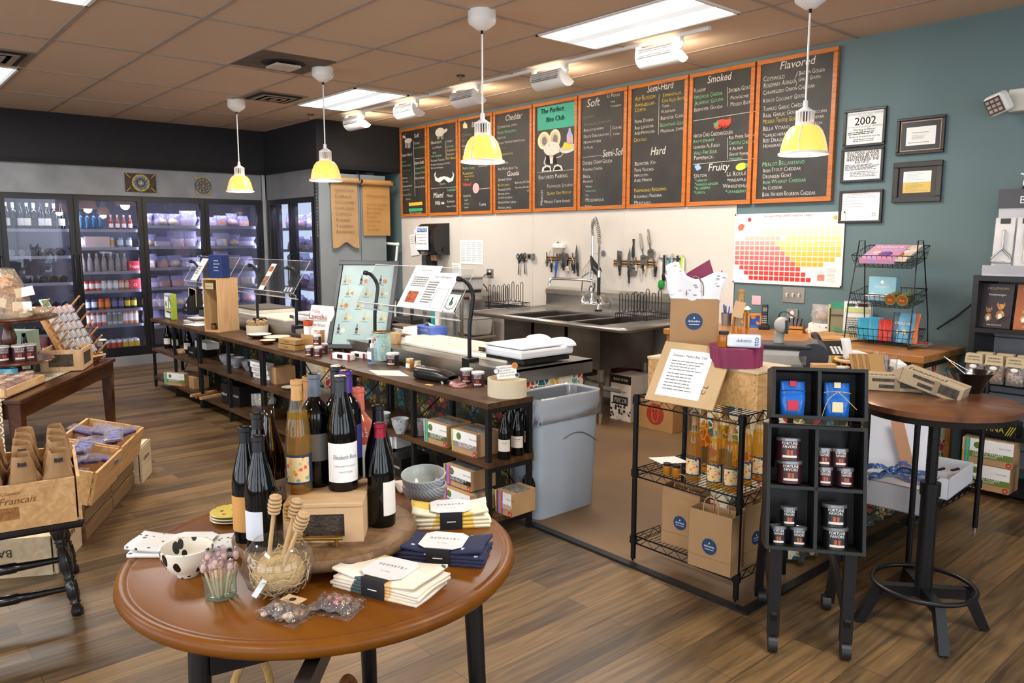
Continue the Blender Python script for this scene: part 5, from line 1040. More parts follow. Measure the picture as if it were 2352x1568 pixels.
tilt_paper(-3.69,.02,.12,.115,'small white card with a green and black round logo on the guard',lambda mb,w,h:(mb.tube([(.048*math.cos(t),.055+.042*math.sin(t),.003) for t in [R(d) for d in range(150,400,12)]],.0012,INK,n=4),mb.cyl((0,.055,.001),(0,.055,.003),.016,mat('#1f6b47',.6)),mb.box((-.004,.08,.003),(.01,.03,.001),INK),mb.text('CHEESEMONGER',.010,INK,dp((0,.018)),al='c',fit=.085)))
tilt_paper(-8.02,.05,.17,.255,'white price sheet on the far left guard',lambda mb,w,h:(mb.text('PRICE LIST',.012,INK,dp((0,h*.86)),al='c'),lines(mb,dp((-w*.4,h*.65)),w*.6,h*.4,4,GRAYINK,.5)))
tilt_paper(-6.36,.0,.10,.255,'narrow card with orange food pictures on the guard behind the blue box',lambda mb,w,h:(mb.box((0,h*.8,.003),(.07,.05,.001),mat('#d8743a',.6,var=.3,vs=50)),mb.box((0,h*.35,.003),(.085,.09,.001),mat('#b98b5c',.6,var=.4,vs=40,h2='#5a3a24'))))
tilt_paper(-5.85,.0,.16,.06,'black card with three small pale frames at the guard corner',lambda mb,w,h:(mb.box((0,h/2,.003),(w,h,.001),mat('#2a2b2e',.5)),[mb.box((x,h/2,.0045),(.03,.04,.001),mat('#c9ccd0',.6)) for x in (-.05,0,.05)]))
# things on the counters
CT=.798
o=root('counter_scale','white counter scale with a raised rear shield on the steel counter end','scale',(-3.39,3.06,.78));WS=mat('#eef0f3',.3,var=.01)
mb=MB();mb.box((0,0,.065),(.36,.42,.05),WS,bev=.014);mb.bb(-.17,.17,-.18,.18,.01,.035,BLK);mb.part('body',o)
mb=MB();mb.box((.0,-.03,.10),(.34,.32,.012),WS,bev=.005);mb.part('platform',o)
for s_ in (-1,1):
 mb=MB();n=14;mb.M=Matrix.Translation((0,.17,.09));pr=[(s_*.1+.1*math.cos(t),(.04*math.sin(t))) for t in [math.pi*i/n for i in range(n+1)]]
 vs=[(x,y,z) for y in (-.01,.04) for x,z in pr];k=n+1;mb.add(vs,[(i,i+1,k+i+1,k+i) for i in range(n)]+[tuple(range(k))[::-1],tuple(range(k,2*k))],WS);mb.part('rear_shield',o)
mb=MB();mb.box((-.16,-.2205,.068),(.06,.002,.026),mat('#3a2c12',.4));mb.text('BUTTER',.011,mat('#d8b04a',.4),FX(-.185,-.222,.064));mb.part('badge',o,'small dark and gold badge')
def ctrknife(x,y,rz,label,hc,L=.3):
 o=root('knife',label,'knife',(x,y,CT+.004),rz);mb=MB();mb.tube([(0,0,.006),(-.05,.004,.008),(-.11,-.002,.006)],.009,mat(hc,.4),n=8,sub=3);mb.part('handle',o);mb=MB();mb.prism([(0,-.012),(L*.55,-.008),(L*.65,.006),(0,.014)],.002,.004,BLADE);mb.part('blade',o)
ctrknife(-3.60,3.02,R(200),'black handled knife lying on the cutting board','#1a1a1c',.34);ctrknife(-3.50,3.14,R(170),'steel knife lying behind the black handled one','#b9b6b0');
mb=MB();mb.bb(-.16,.10,-.09,.09,0,.002,STEEL);mb.thing('steel_scraper','thin steel sheet lying under the knives','kitchen tool',(-3.55,3.05,CT))
def wrapbox(nm,px,py,z,d,label,m,tx,rz=0,tcol=INK,band=None):
 p=put(px,py,z);
 def dr(mb,d):
  if band: mb.bb(-d[0]/2,d[0]/2,-d[1]/2-.001,-d[1]/2,d[2]*.82,d[2],mat(band,.6));mb.bb(-d[0]/2,d[0]/2,-d[1]/2,d[1]/2,d[2],d[2]+.001,mat(band,.6))
  for i,(t,s_,c) in enumerate(tx): mb.text(t,s_,mat(c,.7),FX(0,-d[1]/2-.0015,d[2]*(.55-.3*i)),al='c',fit=d[0]*.85)
 return carton(nm,label,(p.x,p.y+d[1]/2,z),d,m,rz,draw=dr)
wrapbox('wrap_box',908,779,.782,(.21,.12,.10),'white plastic wrap box with a brown stripe and green letters, behind the tall tin',PAPER,(('CARNATION',.03,'#2f7a4a'),('WRAP',.03,'#2a2a2a')),band='#5a3a24')
wrapbox('wrap_box',916,788,.782,(.16,.06,.06),'smaller white wrap box with a brown stripe in front of the taller one',PAPER,(('CARNATION',.02,'#2f7a4a'),('WRAP',.02,'#2a2a2a')),band='#5a3a24')
wrapbox('glove_box',967,771,.782,(.27,.14,.07),'blue vinyl gloves box at the back corner of the cutting board',mat('#2f54b0',.5,var=.1,h2='#5f7fd0'),(('VINYL GLOVES',.026,'#e9eefc'),))
mb=MB();mb.sheet(lambda u,v:((u-.5)*.07,(v-.5)*.06,.03*math.sin(u*3.1)*(1-v)),6,4,PAPER);mb.thing('tissue_tuft','white tissue tuft poking from the glove box','tissue',(put(962,770,.782).x+.02,put(962,770,.782).y+.09,.852))
mb=MB();mb.bb(-.15,.15,-.08,.08,0,.012,mat('#dfe6ee',.5));mb.bb(-.05,.05,-.081,.081,.003,.0125,mat('#3f95cf',.5));mb.thing('white_blue_packet','flat white and blue packet behind the wrap boxes','packet',(-4.98,3.25,.78))
mb=bag(.34,.09,.22,mat('#2c2c2e',.35,bump=.1),3,.12,.4);mb.thing('dark_bag','dark folded bag on the counter behind the wrap boxes','bag',(-5.07,3.10,.78))
carton('wood_block','small pale wooden box on the counter front left of the cutting board',(put(894,790,.78).x,put(894,790,.78).y+.05,.78),(.10,.06,.075),PINE)
# far-left counter things
mb=MB();mb.bb(-.3,.3,-.2,.2,0,.03,mat('#dcd8ce',.5),bev=.005);mb.bb(-.28,.28,-.19,.19,.03,.045,mat('#6b6862',.5));mb.thing('flat_tray','flat pale tray with a dark top on the far left counter','tray',(-7.3,3.1,CT))
o=dup(bpy.data.objects['counter_scale'],(-5.95,3.06,.78),label='white counter scale on the far left counter behind the wooden box');
# ================================================================ wooden console shelves
WALN=wood('#33210f','#5b3d22',(2,22,8),.42,bump=.08);POST=mat('#17181b',.45,metal=.2)
L0,NC,CW=-8.28,4,1.3525;YF,YR_=2.335,2.635;ST=(.70,.40,.115)
for k in range(NC):
 x0=L0+k*CW;x1=x0+CW-.004;nm_=('at the far left end by the coolers','second from the left end','third from the left end, behind the bottle display','nearest, at the right end beside the trash can')[k]
 o=root('console_shelf','dark wood and black metal console '+nm_,'shelf',((x0+x1)/2,(YF+YR_)/2,0),0,'row of console shelves');w=(x1-x0)/2;d=.15
 for i,z in enumerate(ST): mb=MB();mb.bb(-w,w,-d,d,z-.03,z,WALN,bev=.001);mb.part('shelf_board',o)
 for x in (-w+.015,0,w-.015):
  for y in (-d+.015,d-.015): mb=MB();mb.bb(x-.0125,x+.0125,y-.0125,y+.0125,0,.67,POST);mb.part('post',o)
 for z in (.66,.36,.075):
  mb=MB();mb.bb(-w+.03,w-.03,-d+.004,-d+.024,z-.01,z+.01,POST) if False else None
  for x in (-w+.015,w-.015): mb.bb(x-.0125,x+.0125,-d+.0275,d-.0275,z-.014,z+.009,POST)
  mb.part('side_bar',o)
 for a,b in ((-w,0),(0,w)):
  for s_ in (1,-1):
   mb=MB();mb.tube([(a+.03 if s_>0 else b-.03,d-.012,.64),((a+b)/2,d-.012,.42)],.005,POST,n=4);mb.tube([(a+.03 if s_>0 else b-.03,d-.012,.13),((a+b)/2,d-.012,.36)],.005,POST,n=4);mb.part('cross_brace',o)
SH=ST[0]
# on the top, left to right
def pic(mb,x0,x1,z0,z1,y,m): mb.add([(x0,y,z0),(x1,y,z0),(x1,y,z1),(x0,y,z1)],[(0,1,2,3)],m)
p=put(384,733,SH);o=root('recipe_book','cookbook with a cheese board photo standing in a black wire holder','book',(p.x,p.y+.03,SH));mb=MB();mb.box((0,.012,.13),(.25,.035,.25),mat('#b8bcc0',.5));mb.box((.125,.0,.13),(.03,.05,.25),mat('#a8bf3a',.5));mb.part('book',o)
mb=MB();mb.box((0,-.012,.13),(.22,.004,.23),PAPER);mb.bb(-.1,.1,-.016,-.014,.225,.24,mat('#7fa0c0',.5));mb.ball((-.06,-.015,.15),.03,mat('#8f9a3c',.7),n=8,sy=.1);mb.box((.0,-.015,.10),(.17,.002,.025),mat('#c9a878',.7));mb.box((.02,-.016,.075),(.13,.002,.012),mat('#3a342c',.7));mb.part('cover_photo',o)
mb=MB();mb.tube([(-.1,-.03,0),(-.1,-.03,.09),(.1,-.03,.07),(.1,-.03,0)],.003,BLK);mb.tube([(.03,-.02,.11),(.03,-.02,.19),(.06,-.02,.22),(.1,-.02,.12)],.003,BLK,sub=3);mb.part('wire_holder',o)
p=put(428,722,SH);o=root('cracker_display','black display box of beige cracker sleeves','display box',(p.x,p.y+.05,SH));mb=MB();mb.add([(-.11,-.05,0),(.11,-.05,0),(.11,.09,0),(-.11,.09,0),(-.11,-.05,.06),(.11,-.05,.20),(.11,.09,.22),(-.11,.09,.10)],[(0,3,2,1),(0,1,5,4),(1,2,6,5),(2,3,7,6),(3,0,4,7)],mat('#1c1a18',.5));mb.box((.02,-.052,.10),(.03,.002,.03),PAPER,rot=(0,.78,0));mb.text('FLAT BREAD',.014,PAPER,FX(0,-.053,.045),al='c');mb.part('tray',o)
for k in range(5): mb=MB();mb.box((-.02+.022*k,.02,.17-.004*k),(.15,.012,.21),mat('#e3cf9c',.7),rot=(0,.03,0));mb.box((-.02+.022*k,.013,.21),(.05,.002,.02),INK) ;mb.part('cracker_sleeve',o)
for i,(d_,c,t,x) in enumerate((((.26,.17,.022),'#e9e4d8','striped box set, lowest in the flat stack beside the crackers',0),((.22,.15,.018),'#4a4640','dark flat book, middle of the flat stack',.01),((.2,.12,.008),'#dcd6c8','thin pale booklet on top of the flat stack',.0))):
 p=put(434,742,SH);mb=MB();mb.box((0,0,d_[2]/2),d_,mat(c,.6));z0=SH+(0,.022,.04)[i]
 for k in range(4 if i==0 else 0): mb.box((-.1+.06*k,-.086,.011),(.03,.002,.005),INK)
 mb.thing('flat_book',t,'book',(p.x+x,p.y+.09,z0),rz=(.1,-.1,.15)[i])
mb=MB();mb.prism([(-.13,-.1),(.14,-.06),(.12,.09),(-.1,.05)],0,.001,PAPER);p=put(455,745,SH);mb.thing('paper_sheet','blank white paper lying before the flat book stack','paper',(p.x,p.y,SH))
p=put(479,730,SH);jar(.036,.085,mat('#c9a93a',.3),mat('#8f8450',.3,metal=.5),'yellow mustard jar on the far left of the counter shelf',(p.x,p.y+.04,SH),'mustard_jar',mat('#f0d84a',.5))
p=put(478,744,SH);jar(.022,.045,mat('#d8d2c4',.4),mat('#b9b4a8',.4),'tiny white jar in front of the mustard jar',(p.x,p.y+.02,SH));mb=bag(.09,.05,.06,mat('#e0c98c',.6),5,.15);p=put(492,744,SH);mb.thing('small_pouch','small beige pouch beside the tiny white jar','pouch',(p.x,p.y+.03,SH))
# tall wooden wine box
p=put(508,757,SH);bx=p.x+.07;by=2.49;o=root('wine_crate','tall open pine wine box standing on end with a bottle inside','wooden box',(bx,by,SH),R(20));w,d,h=.09,.11,.46;mb=MB();CP=wood('#c59a62','#dcb883',(25,25,2),.6)
mb.bb(-w,w,-d,d,0,.012,CP);mb.bb(-w,w,-d,d,h-.012,h,CP);mb.bb(-w,-w+.01,-d,d,.012,h-.012,CP);mb.bb(w-.01,w,-d,d,.012,h-.012,wood('#c9a272','#dfbf93',(2,14,1.2),.6,dist=3));mb.bb(-w+.01,w-.01,d-.008,d,.012,h-.012,CP);mb.part('box_shell',o)
mb=MB();mb.bb(-.055,.055,-d-.004,-d+.002,.36,.43,mat('#5a4526',.6));mb.bb(-.048,.048,-d-.006,-d-.003,.37,.42,mat('#cdbb86',.6));mb.text('Barters',.022,mat('#6b5a2c',.6),FX(0,-d-.0065,.388),al='c');mb.part('name_plate',o)
wine('flute','golden wine bottle standing inside the tall pine box',mat('#8a5514',.15,coat=.3),None,PAPER,None,(bx+.02,by+.0,SH+.012),0,lz=(.04,.1))
q=V((bx,by,0))+V((-.05,-.06,0));jar(.022,.04,mat('#7a3c10',.2),BLK,'small amber honey jar inside the pine box',(q.x+.02,q.y-.0,SH+.012))
def dblue(mb,d):
 y=-d[1]/2-.001
 for i,t in enumerate(('VINEGAR','HONEY SET','INFUSED','TASTING')): mb.text(t,.014,PAPER,FX(d[0]*.05 if False else -.02,y,d[2]*(.72-.14*i)))
 mb.add([(-d[0]/2-.001,-d[1]/2+.008,.01),(-d[0]/2-.001,d[1]/2-.008,.01),(-d[0]/2-.001,d[1]/2-.008,d[2]-.01),(-d[0]/2-.001,-d[1]/2+.008,d[2]-.01)],[(3,2,1,0)],PAPER);mb.box((-d[0]/2-.002,0,d[2]*.4),(.001,.04,.06),mat('#a8653c',.6))
carton('blue_gift_box','navy blue gift box with white lettering on the tall pine box',(bx,by,SH+.46),(.15,.09,.2),mat('#16306e',.45),R(24),draw=dblue)
p=put(568,768,SH);o=root('round_wood_box','round bentwood box full of wrapped honey dippers','box',(p.x,p.y+.09,SH));VEN=mat('#e3d3b4',.6,var=.05);mb=MB();mb.lathe([(.09,0),(.09,.075),(.086,.075),(.086,.004),(0,.004)],VEN,n=28);mb.part('box_wall',o)
DIP=mat('#c9a678',.6)
def dipper_part(o,x,y,z,dx,dy,L=.07,r=.016,m=None):
 mb=MB();mb.M=Matrix.Translation((x,y,z))@V((dx,dy,1)).to_track_quat('Z','Y').to_matrix().to_4x4();pr=[(0,0)]
 for i in range(5): pr+=[(r,.004+i*L/5),(r,.004+(i+.55)*L/5),(r*.6,.004+(i+.6)*L/5),(r*.6,.004+(i+.95)*L/5)]
 mb.lathe(pr+[(0,L+.004)],m or DIP,n=12);mb.part('honey_dipper',o)
for k in range(7): a=k*.9;dipper_part(o,.045*math.cos(a),.045*math.sin(a),.05,.5*math.cos(a),.5*math.sin(a))
p=put(603,764,SH);o=root('chalk_tags','bunch of small chalkboard tags on sticks','tag bunch',(p.x,p.y+.03,SH))
for k,(x,z,a) in enumerate(((0,.10,.1),(-.02,.115,-.15),(.025,.115,.25))): mb=MB();mb.box((x,0,z),(.05,.003,.03),DIP,rot=(0,a,0));mb.box((x,-.002,z),(.04,.003,.021),BLK,rot=(0,a,0));mb.tube([(x,0,z-.01),(x*.2,0,0)],.002,DIP);mb.part('tag',o)
def dish(px,py,r,label,inn,z=SH,h=.03,dz=0):
 p=put(px,py,z);o=root('ceramic_dish',label,'dish',(p.x,p.y+r*.3,z+dz),0,'small ceramic dishes');mb=MB();mb.lathe([(0,0),(r*.5,0),(r*.9,h*.5),(r,h)],mat('#5a2f1e',.35),n=30,ang=70);mb.part('outside',o);mb=MB();mb.lathe([(r,h),(r-.004,h+.002),(r*.86,h*.6),(r*.45,.006),(0,.006)],inn,n=30,ang=70);mb.part('glaze',o)
SP1=spots('#efe9da',['#3a332c','#efe9da','#efe9da'],26,size=.28);CRM=mat('#e6dcc0',.3)
dish(588,776,.095,'oval brown dish with a black branch pattern, left of three',SP1);dish(628,782,.105,'wide cream dish with a brown rim, middle of three',CRM);dish(610,790,.06,'small brown dish in front of the wide cream one',CRM)
for z0,lb,dx in ((0,'lower long bamboo box beside the dishes',0),(.042,'upper long bamboo box stacked on the lower one',.01)):
 p=put(655,803,SH);carton('bamboo_box',lb,(p.x+dx,p.y+.05,SH+z0),(.20,.09,.038),wood('#8f6a3a','#b08a54',(4,40,40),.5),R(12),draw=lambda mb,d:mb.text('CHEESE',.014,mat('#5c3c1c',.7),FX(0,-d[1]/2-.001,.012),al='c'),group=None)
# cracker bread bag
p=put(722,800,SH);o=root('crackerbread_bag','big white cracker bread bag with red lettering','bag',(p.x-.01,p.y+.08,SH),R(15));mb=bag(.24,.31,.13,mat('#ece8e2',.35,var=.02),8,.05,.92);mb.part('bag_body',o)
mb=MB();RED=mat('#b3331c',.6);mb.box((.0,-.056,.235),(.17,.002,.05),PAPER);mb.text('Lavosh',.06,RED,Matrix.Translation((0,-.062,.215))@FX(0,0,0),al='c',fit=.17);mb.text('Valley',.035,RED,FX(0,-.06,.262),al='c',fit=.09);mb.text('Cracker Bread',.032,mat('#3a2c20',.7),FX(0,-.068,.165),al='c',fit=.19);mb.box((.02,-.07,.10),(.08,.002,.07),mat('#b08a60',.7,var=.4,vs=40,h2='#efe6d8'));mb.part('print',o)
o=root('cardboard_tray','open cardboard tray with white orange-capped sleeves before the bread bag','display box',(p.x-.01,p.y-.02,SH),R(15));mb=MB()
for a in ((-.10,.10,-.005,.0,0,.10),(.095,.10,-.0,.09,0,.14),(-.10,-.095,0,.09,0,.10),(-.10,.10,.085,.09,0,.12),(-.10,.10,0,.09,0,.004)): mb.bb(*a,mat('#c09058',.8))
mb.part('tray',o);mb=MB();mb.bb(-.085,-.035,.01,.05,.004,.20,PAPER);mb.bb(-.087,-.033,.008,.052,.16,.20,mat('#d2501e',.5));mb.part('sleeve',o)
GT='nut tins on the shelf top'
t1=Proto(tin(.027,.065,MAROON,'maroon nut tin'))
for px,py,dz,lb in ((702,818,0,'maroon nut tin, front left of the small pyramid before the bread bag'),(722,820,0,'maroon nut tin, front middle of the small pyramid'),(735,812,0,'maroon nut tin, right rear of the small pyramid'),(721,816,.071,'maroon nut tin on top of the small pyramid')):
 p=put(px,py,SH);t1.put((p.x,p.y+.03,SH+dz),R(40),lb,GT)
def cand(px,py,z,d,label,rz): p=put(px,py,z);carton('candy_box',label,(p.x,p.y+.04,z),d,PAPER,rz,draw=lambda mb,d:(mb.bb(-.03,.02,-d[1]/2-.001,-d[1]/2,.008,d[2]-.006,mat('#3c1f14',.3)),mb.bb(-d[0]/2-.001,-d[0]/2+.012,-d[1]/2-.0015,d[1]/2,0,d[2],mat('#a02038',.5)),mb.bb(d[0]/2-.02,d[0]/2+.001,-d[1]/2-.0015,-d[1]/2,0,d[2],mat('#a02038',.5))))
cand(776,826,SH,(.18,.05,.04),'white and red candy box with a chocolate window, in front',R(14));cand(815,822,SH,(.16,.05,.035),'white and red candy box lying behind the first toward the sanitizer',R(10))
mb=MB();mb.tube([(-.03,0,.008),(0,.004,.01),(.035,0,.008)],.007,mat('#e8b62c',.4),n=8);p=put(768,803,SH);mb.thing('yellow_candy','yellow wrapped sweet on the candy box','candy',(p.x,p.y+.02,SH+.04))
# leaning wine and cheese poster
a=az(762,800,SH);b=az(925,820,SH);o=root('framed_poster','black framed wine and cheese chart leaning on the counter','framed poster',(put(822,806,SH).x,put(822,806,SH).y,SH+.008),rot=(R(-24),0,R(38)));w,h=.235,.68;PFM=mat('#15161a',.35);mb=MB()
for q in ((-w,w,h-.035,h),(-w,w,0,.035)): mb.bb(q[0],q[1],-.02,0,q[2],q[3],PFM,bev=.004)
for q in ((-w,-w+.035),(w-.035,w)): mb.bb(q[0],q[1],-.02,0,.035,h-.035,PFM,bev=.004)
mb.part('frame',o);mb=MB();mb.bb(-w+.035,w-.035,-.012,-.004,.035,h-.035,mat('#9fb8b4',.35));mb.part('print_sheet',o);mb=MB();rnd=random.Random(4)
for r in range(5):
 for c in range(3):
  x=-w+.08+c*.13+rnd.uniform(-.02,.02)+(.03 if r%2 else 0);z=.12+r*.095;gc=rnd.choice(['#1f1c1a','#2c241c','#c9bb7a','#241e2a']);mb.bb(x-.009,x+.009,-.0135,-.0125,z,z+.04,mat(gc,.6));mb.bb(x-.003,x+.003,-.0135,-.0125,z+.04,z+.068,mat(gc,.6));mb.bb(x-.009,x+.009,-.0145,-.0136,z+.008,z+.022,mat('#8a7f78',.6));mb.prism([(0,0)],0,0,INK) if False else None
  k=rnd.choice([3,5,14]);mb.cyl((x+.035,-.0135,z+.02),(x+.035,-.0125,z+.02),.017,mat(rnd.choice(['#d8c08c','#e3cf9c','#c98a4c','#ece0c0']),.7),n=k);mb.bb(x-.02,x+.03,-.0135,-.0125,z-.010,z-.006,mat('#6f8a88',.7))
mb.text('WINE & CHEESE',.026,mat('#3c4c4c',.7),FX(0,-.0135,.055),al='c',fit=.26);mb.part('chart_print',o)
# sanitizer, tall tin, jars
p=put(846,838,SH);o=root('hand_sanitizer','clear pump bottle of hand sanitizer','bottle',(p.x,p.y+.03,SH));mb=MB();mb.box((0,0,.055),(.065,.04,.11),clear('#dfeaf2',.18,.03),bev=.01);mb.part('bottle',o);mb=MB();mb.cyl((0,0,.11),(0,0,.135),.014,WHITE);mb.cyl((0,0,.135),(0,0,.165),.005,WHITE);mb.tube([(0,0,.165),(-.0,-.03,.165)],.006,WHITE);mb.part('pump',o);mb=MB();mb.bb(-.025,.025,-.0215,-.0205,.02,.085,PAPER);mb.bb(-.025,.025,-.022,-.021,.02,.035,mat('#1f4f9a',.5));mb.part('bottle_label',o)
p=put(858,828,SH);o=root('tall_tin','tall pastel printed tin with a gold rim','tin can',(p.x+.0,p.y+.07,SH));mb=MB();mb.lathe([(0,0),(.058,0),(.058,.185)],spots('#a9c9c6',['#8fb5b8','#bcd6c4','#a9c9c6','#c8d8b4'],60,.4,.5),n=28);mb.part('tin_body',o);mb=MB();mb.lathe([(.058,.18),(.061,.188),(.055,.19),(.055,.17),(0,.17)],mat('#a8894a',.3,metal=.8),n=28);mb.part('rim',o);mb=MB();mb.ball((.0,-.057,.14),.014,mat('#d04858',.7),n=8,sy=.2);mb.text('TERIC',.018,mat('#2f5a9a',.7),FX(.012,-.0595,.155));mb.part('print',o)
p=put(890,840,SH);tin(.040,.075,COCOA,'dark brown nut tin with a white lid beside the tall pastel tin',(p.x,p.y+.04,SH),R(35))
HON=mat('#b97a24',.2);p=put(932,848,SH);jar(.025,.05,HON,mat('#d8c89c',.4,metal=.4),'taller amber jam jar, left of two jars',(p.x,p.y+.03,SH),lab=PAPER);p=put(950,852,SH);jar(.021,.045,mat('#d8c9a8',.3),mat('#d8c89c',.4,metal=.4),'shorter pale jam jar, right of two jars',(p.x,p.y+.03,SH),lab=PAPER);p=put(963,858,SH);jar(.018,.03,WHITE,WHITE,'tiny white tub in front of the jam jars',(p.x,p.y+.02,SH))
mb=MB();mb.prism([(-.17,-.05),(.02,-.10),(.17,.02),(-.03,.08)],0,.0012,mat('#efe8dc',.8));p=put(897,856,SH);mb.thing('paper_sheet','white sheet with a faint oval mark lying at the front edge','paper',(p.x+.0,p.y,SH))
p=put(985,878,SH);o=root('black_pouch','black coffee style pouch lying on its side','bag',(p.x-.015,p.y+.06,SH),R(8));mb=MB();mb.sheet(lambda u,v:(-.16+.3*v,.055*math.cos(2*math.pi*u)*(1 if v>.1 else .6+v*4)*(1-.3*max(0,v-.85)/.15),.035+.036*math.copysign(abs(math.sin(2*math.pi*u))**.6,math.sin(2*math.pi*u))*(1-.7*max(0,v-.7)/.3)),14,8,mat('#1a1817',.28,bump=.15,bs=25));mb.part('pouch',o);mb=MB();mb.text('COFFEE BEANS',.022,mat('#8f7a5c',.6),Matrix.Translation((-.12,-.02,.075)),fit=.2);mb.part('print',o)
t2=Proto(tin(.034,.075,MAROON,'maroon nut tin'))
for px,py,lb in ((1062,880,'maroon nut tin with a white lid, left of the pair by the round box'),(1088,888,'maroon nut tin with a white lid, right of the pair by the round box')): p=put(px,py,SH);t2.put((p.x,p.y+.03,SH),R(48),lb,GT)
mb=MB();mb.box((0,0,.001),(.05,.025,.001),mat('#e3b46a',.8));p=put(986,884,SH);mb.thing('price_tag','small tan price tag on the shelf edge','tag',(p.x,p.y,SH+.0005),rz=.1)
mb=MB();mb.ball((0,0,.008),.02,WHITE,n=10,sz=.35);mb.tube([(.015,-.005,.008),(.06,-.03,.006)],.006,WHITE);p=put(1012,877,SH);mb.thing('measuring_spoon','small white plastic spoon','spoon',(p.x,p.y,SH))
mb=bag(.10,.025,.07,clear('#e8b0a4',.55,.1,bump=.4),12,.2,.3);p=put(1045,888,SH);mb.thing('candy_bag','small clear bag of pink sweets beside the spoon','bag',(p.x,p.y+.02,SH))
p=put(1139,912,SH);o=root('half_round_box','pale bentwood half round box with a flat back','box',(p.x,p.y+.075,SH),R(8));mb=MB();ar=[(.105*math.cos(t),.095*math.sin(t)) for t in [R(150+i*240/24) for i in range(25)]];mb.M=Matrix()
P2=ar+[];inn=[(x*.965,y*.96) for x,y in ar];n=len(ar);vs=[(x,y,z) for z in (0,.09) for x,y in ar]+[(x,y,z) for z in (0.003,.09) for x,y in inn]
mb.add(vs,[(i,(i+1)%n,n+(i+1)%n,n+i) for i in range(n)]+[(2*n+i,3*n+i,3*n+(i+1)%n,2*n+(i+1)%n) for i in range(n)]+[(n+i,n+(i+1)%n,3*n+(i+1)%n,3*n+i) for i in range(n)]+[tuple(range(2*n,3*n))],VEN);mb.part('box_wall',o)
o=root('sticker_sign','handwritten sticker collection sign with round logo stickers','sign',(p.x-.01,p.y+.085,SH+.085),rot=(R(-6),R(-8),R(40)));mb=MB();mb.bb(-.085,.085,-.001,.001,0,.11,PAPER);mb.part('card',o);o.scale=(.62,.62,.62);mb=MB()
for i,t in enumerate(('CHEESE STICKERS','ARE UNIQUE!','GRAB A FEW & START','YOUR COLLECTION')): mb.text(t,.016,INK,FX(-.06,-.0018,.085-.022*i),fit=.13)
mb.part('handwriting',o)
for x,z,c,c2,r in ((-.085,.07,'#e9e4d4','#3558a8',.024),(.075,.10,'#c9762c','#e9b04a',.026),(.085,.02,'#1d2f5c','#e9e4d4',.019)): mb=MB();mb.cyl((x,-.004,z),(x,-.002,z),r,mat(c2,.5),n=20);mb.cyl((x,-.005,z),(x,-.0041,z),r*.8,mat(c,.5),n=20);mb.part('round_sticker',o)
# ================================================================ on the lower console shelves
M1,M0=ST[1],ST[2]
CREAM=mat('#e9e0d0',.7);dk=wine('burg','dark wine bottle',BG,None,CREAM,None,(0,0,0),0,lz=(.05,.12),la=(-65,50),txt=[('BECKHAM',.008,.10,INK),('ESTATE',.006,.09,GRAYINK)]);dk=Proto(dk)
for px,py,z,rz,lb in ((375,800,M1,.95,'dark wine bottle, left of the pair on the far left middle shelf'),(393,803,M1,1.0,'dark wine bottle, right of the pair on the far left middle shelf'),(421,812,M1,.9,'dark wine bottle half behind the post on the far left middle shelf')): p=put(px,py,z);dk.put((p.x,p.y+.05,z),rz,lb,'dark wine bottles on the console shelves',scale=(1,1,.86))
for px,py,dy,lb in ((1147,1055,0,'dark wine bottle, front left at the right end of the middle shelf'),(1177,1046,0,'dark wine bottle, front right at the right end of the middle shelf'),(1135,1040,.08,'dark wine bottle behind the front left one at the right end'),(1160,1040,.10,'dark wine bottle at the back of the right end group')): p=put(px,py,M1);dk.put((p.x,p.y+.035+dy,M1),.85,lb,'dark wine bottles on the console shelves',scale=(.9,.9,.86))
def blk(nm,px,py,z,d,label,m,tx='',rz=0,band=0,tc=PAPER,grp=None,dz=0):
 p=put(px,py,z);return carton(nm,label,(p.x,p.y+d[1]/2,z+dz),d,m,rz,draw=lambda mb,d:(mb.bb(-d[0]/2,d[0]/2,-d[1]/2-.001,-d[1]/2,d[2]*(1-band),d[2],PAPER) if band else None,mb.text(tx or ' ',d[2]*.16,tc,FX(0,-d[1]/2-.002,d[2]*.45),al='c',fit=d[0]*.8)),group=grp)
blk('storage_box',440,820,M1,(.20,.2,.09),'black storage box below the white one on the far left middle shelf',BLK,'STORAGE BAGS');blk('storage_box',462,822,M1,(.30,.12,.06),'white storage box stacked on the black box on the far left middle shelf',PAPER,'',dz=.09)
for i,(px,py) in enumerate(((410,808),(420,811))): mb=MB();mb.box((0,0,.015),(.07,.24,.028),DIP,bev=.006);p=put(px,py,M1);mb.thing('wooden_spreader','pale wooden block lying on the middle shelf, '+('left' if i==0 else 'right')+' of two','wooden block',(p.x,p.y+.08,M1),rz=.2)
GB=spots('#a9aeb4',['#8b949e','#b9bec2','#7d8894'],60,.35,.4);GI=mat('#b9bec0',.25)
for px,py,z,r,lb,m in ((506,838,M1,.065,'speckled grey bowl, left on the middle shelf of the second console',GB),(528,845,M1,.068,'speckled grey bowl, middle on the shelf of the second console',GB),(556,852,M1,.06,'speckled grey bowl beside the storage paper boxes',GB)): p=put(px,py,z);bowl(r,.085,m,GI,lb,(p.x,p.y+.06,z),group='grey ceramic bowls')
for i in range(3):
 p=put(592-5*i,869,M1);carton('storage_paper_box','white cheese storage paper box, '+('bottom','middle','top')[i]+' of the stack of three',(p.x+.045*0+.02*i,p.y+.05,M1+.044*i),(.27,.07,.042),PAPER,R(8),draw=lambda mb,d:(mb.text('CHEESE STORAGE PAPER',.016,INK,FX(.02,-d[1]/2-.001,.013),al='c',fit=.18),mb.bb(-d[0]/2-.001,-d[0]/2+.035,-d[1]/2-.0015,-d[1]/2,0,d[2],BLK)),group='stack of storage paper boxes')
blk('card_sleeve',628,882,M1,(.10,.16,.13),'plain tan cardboard sleeve standing beside the storage paper',mat('#b98f62',.8))
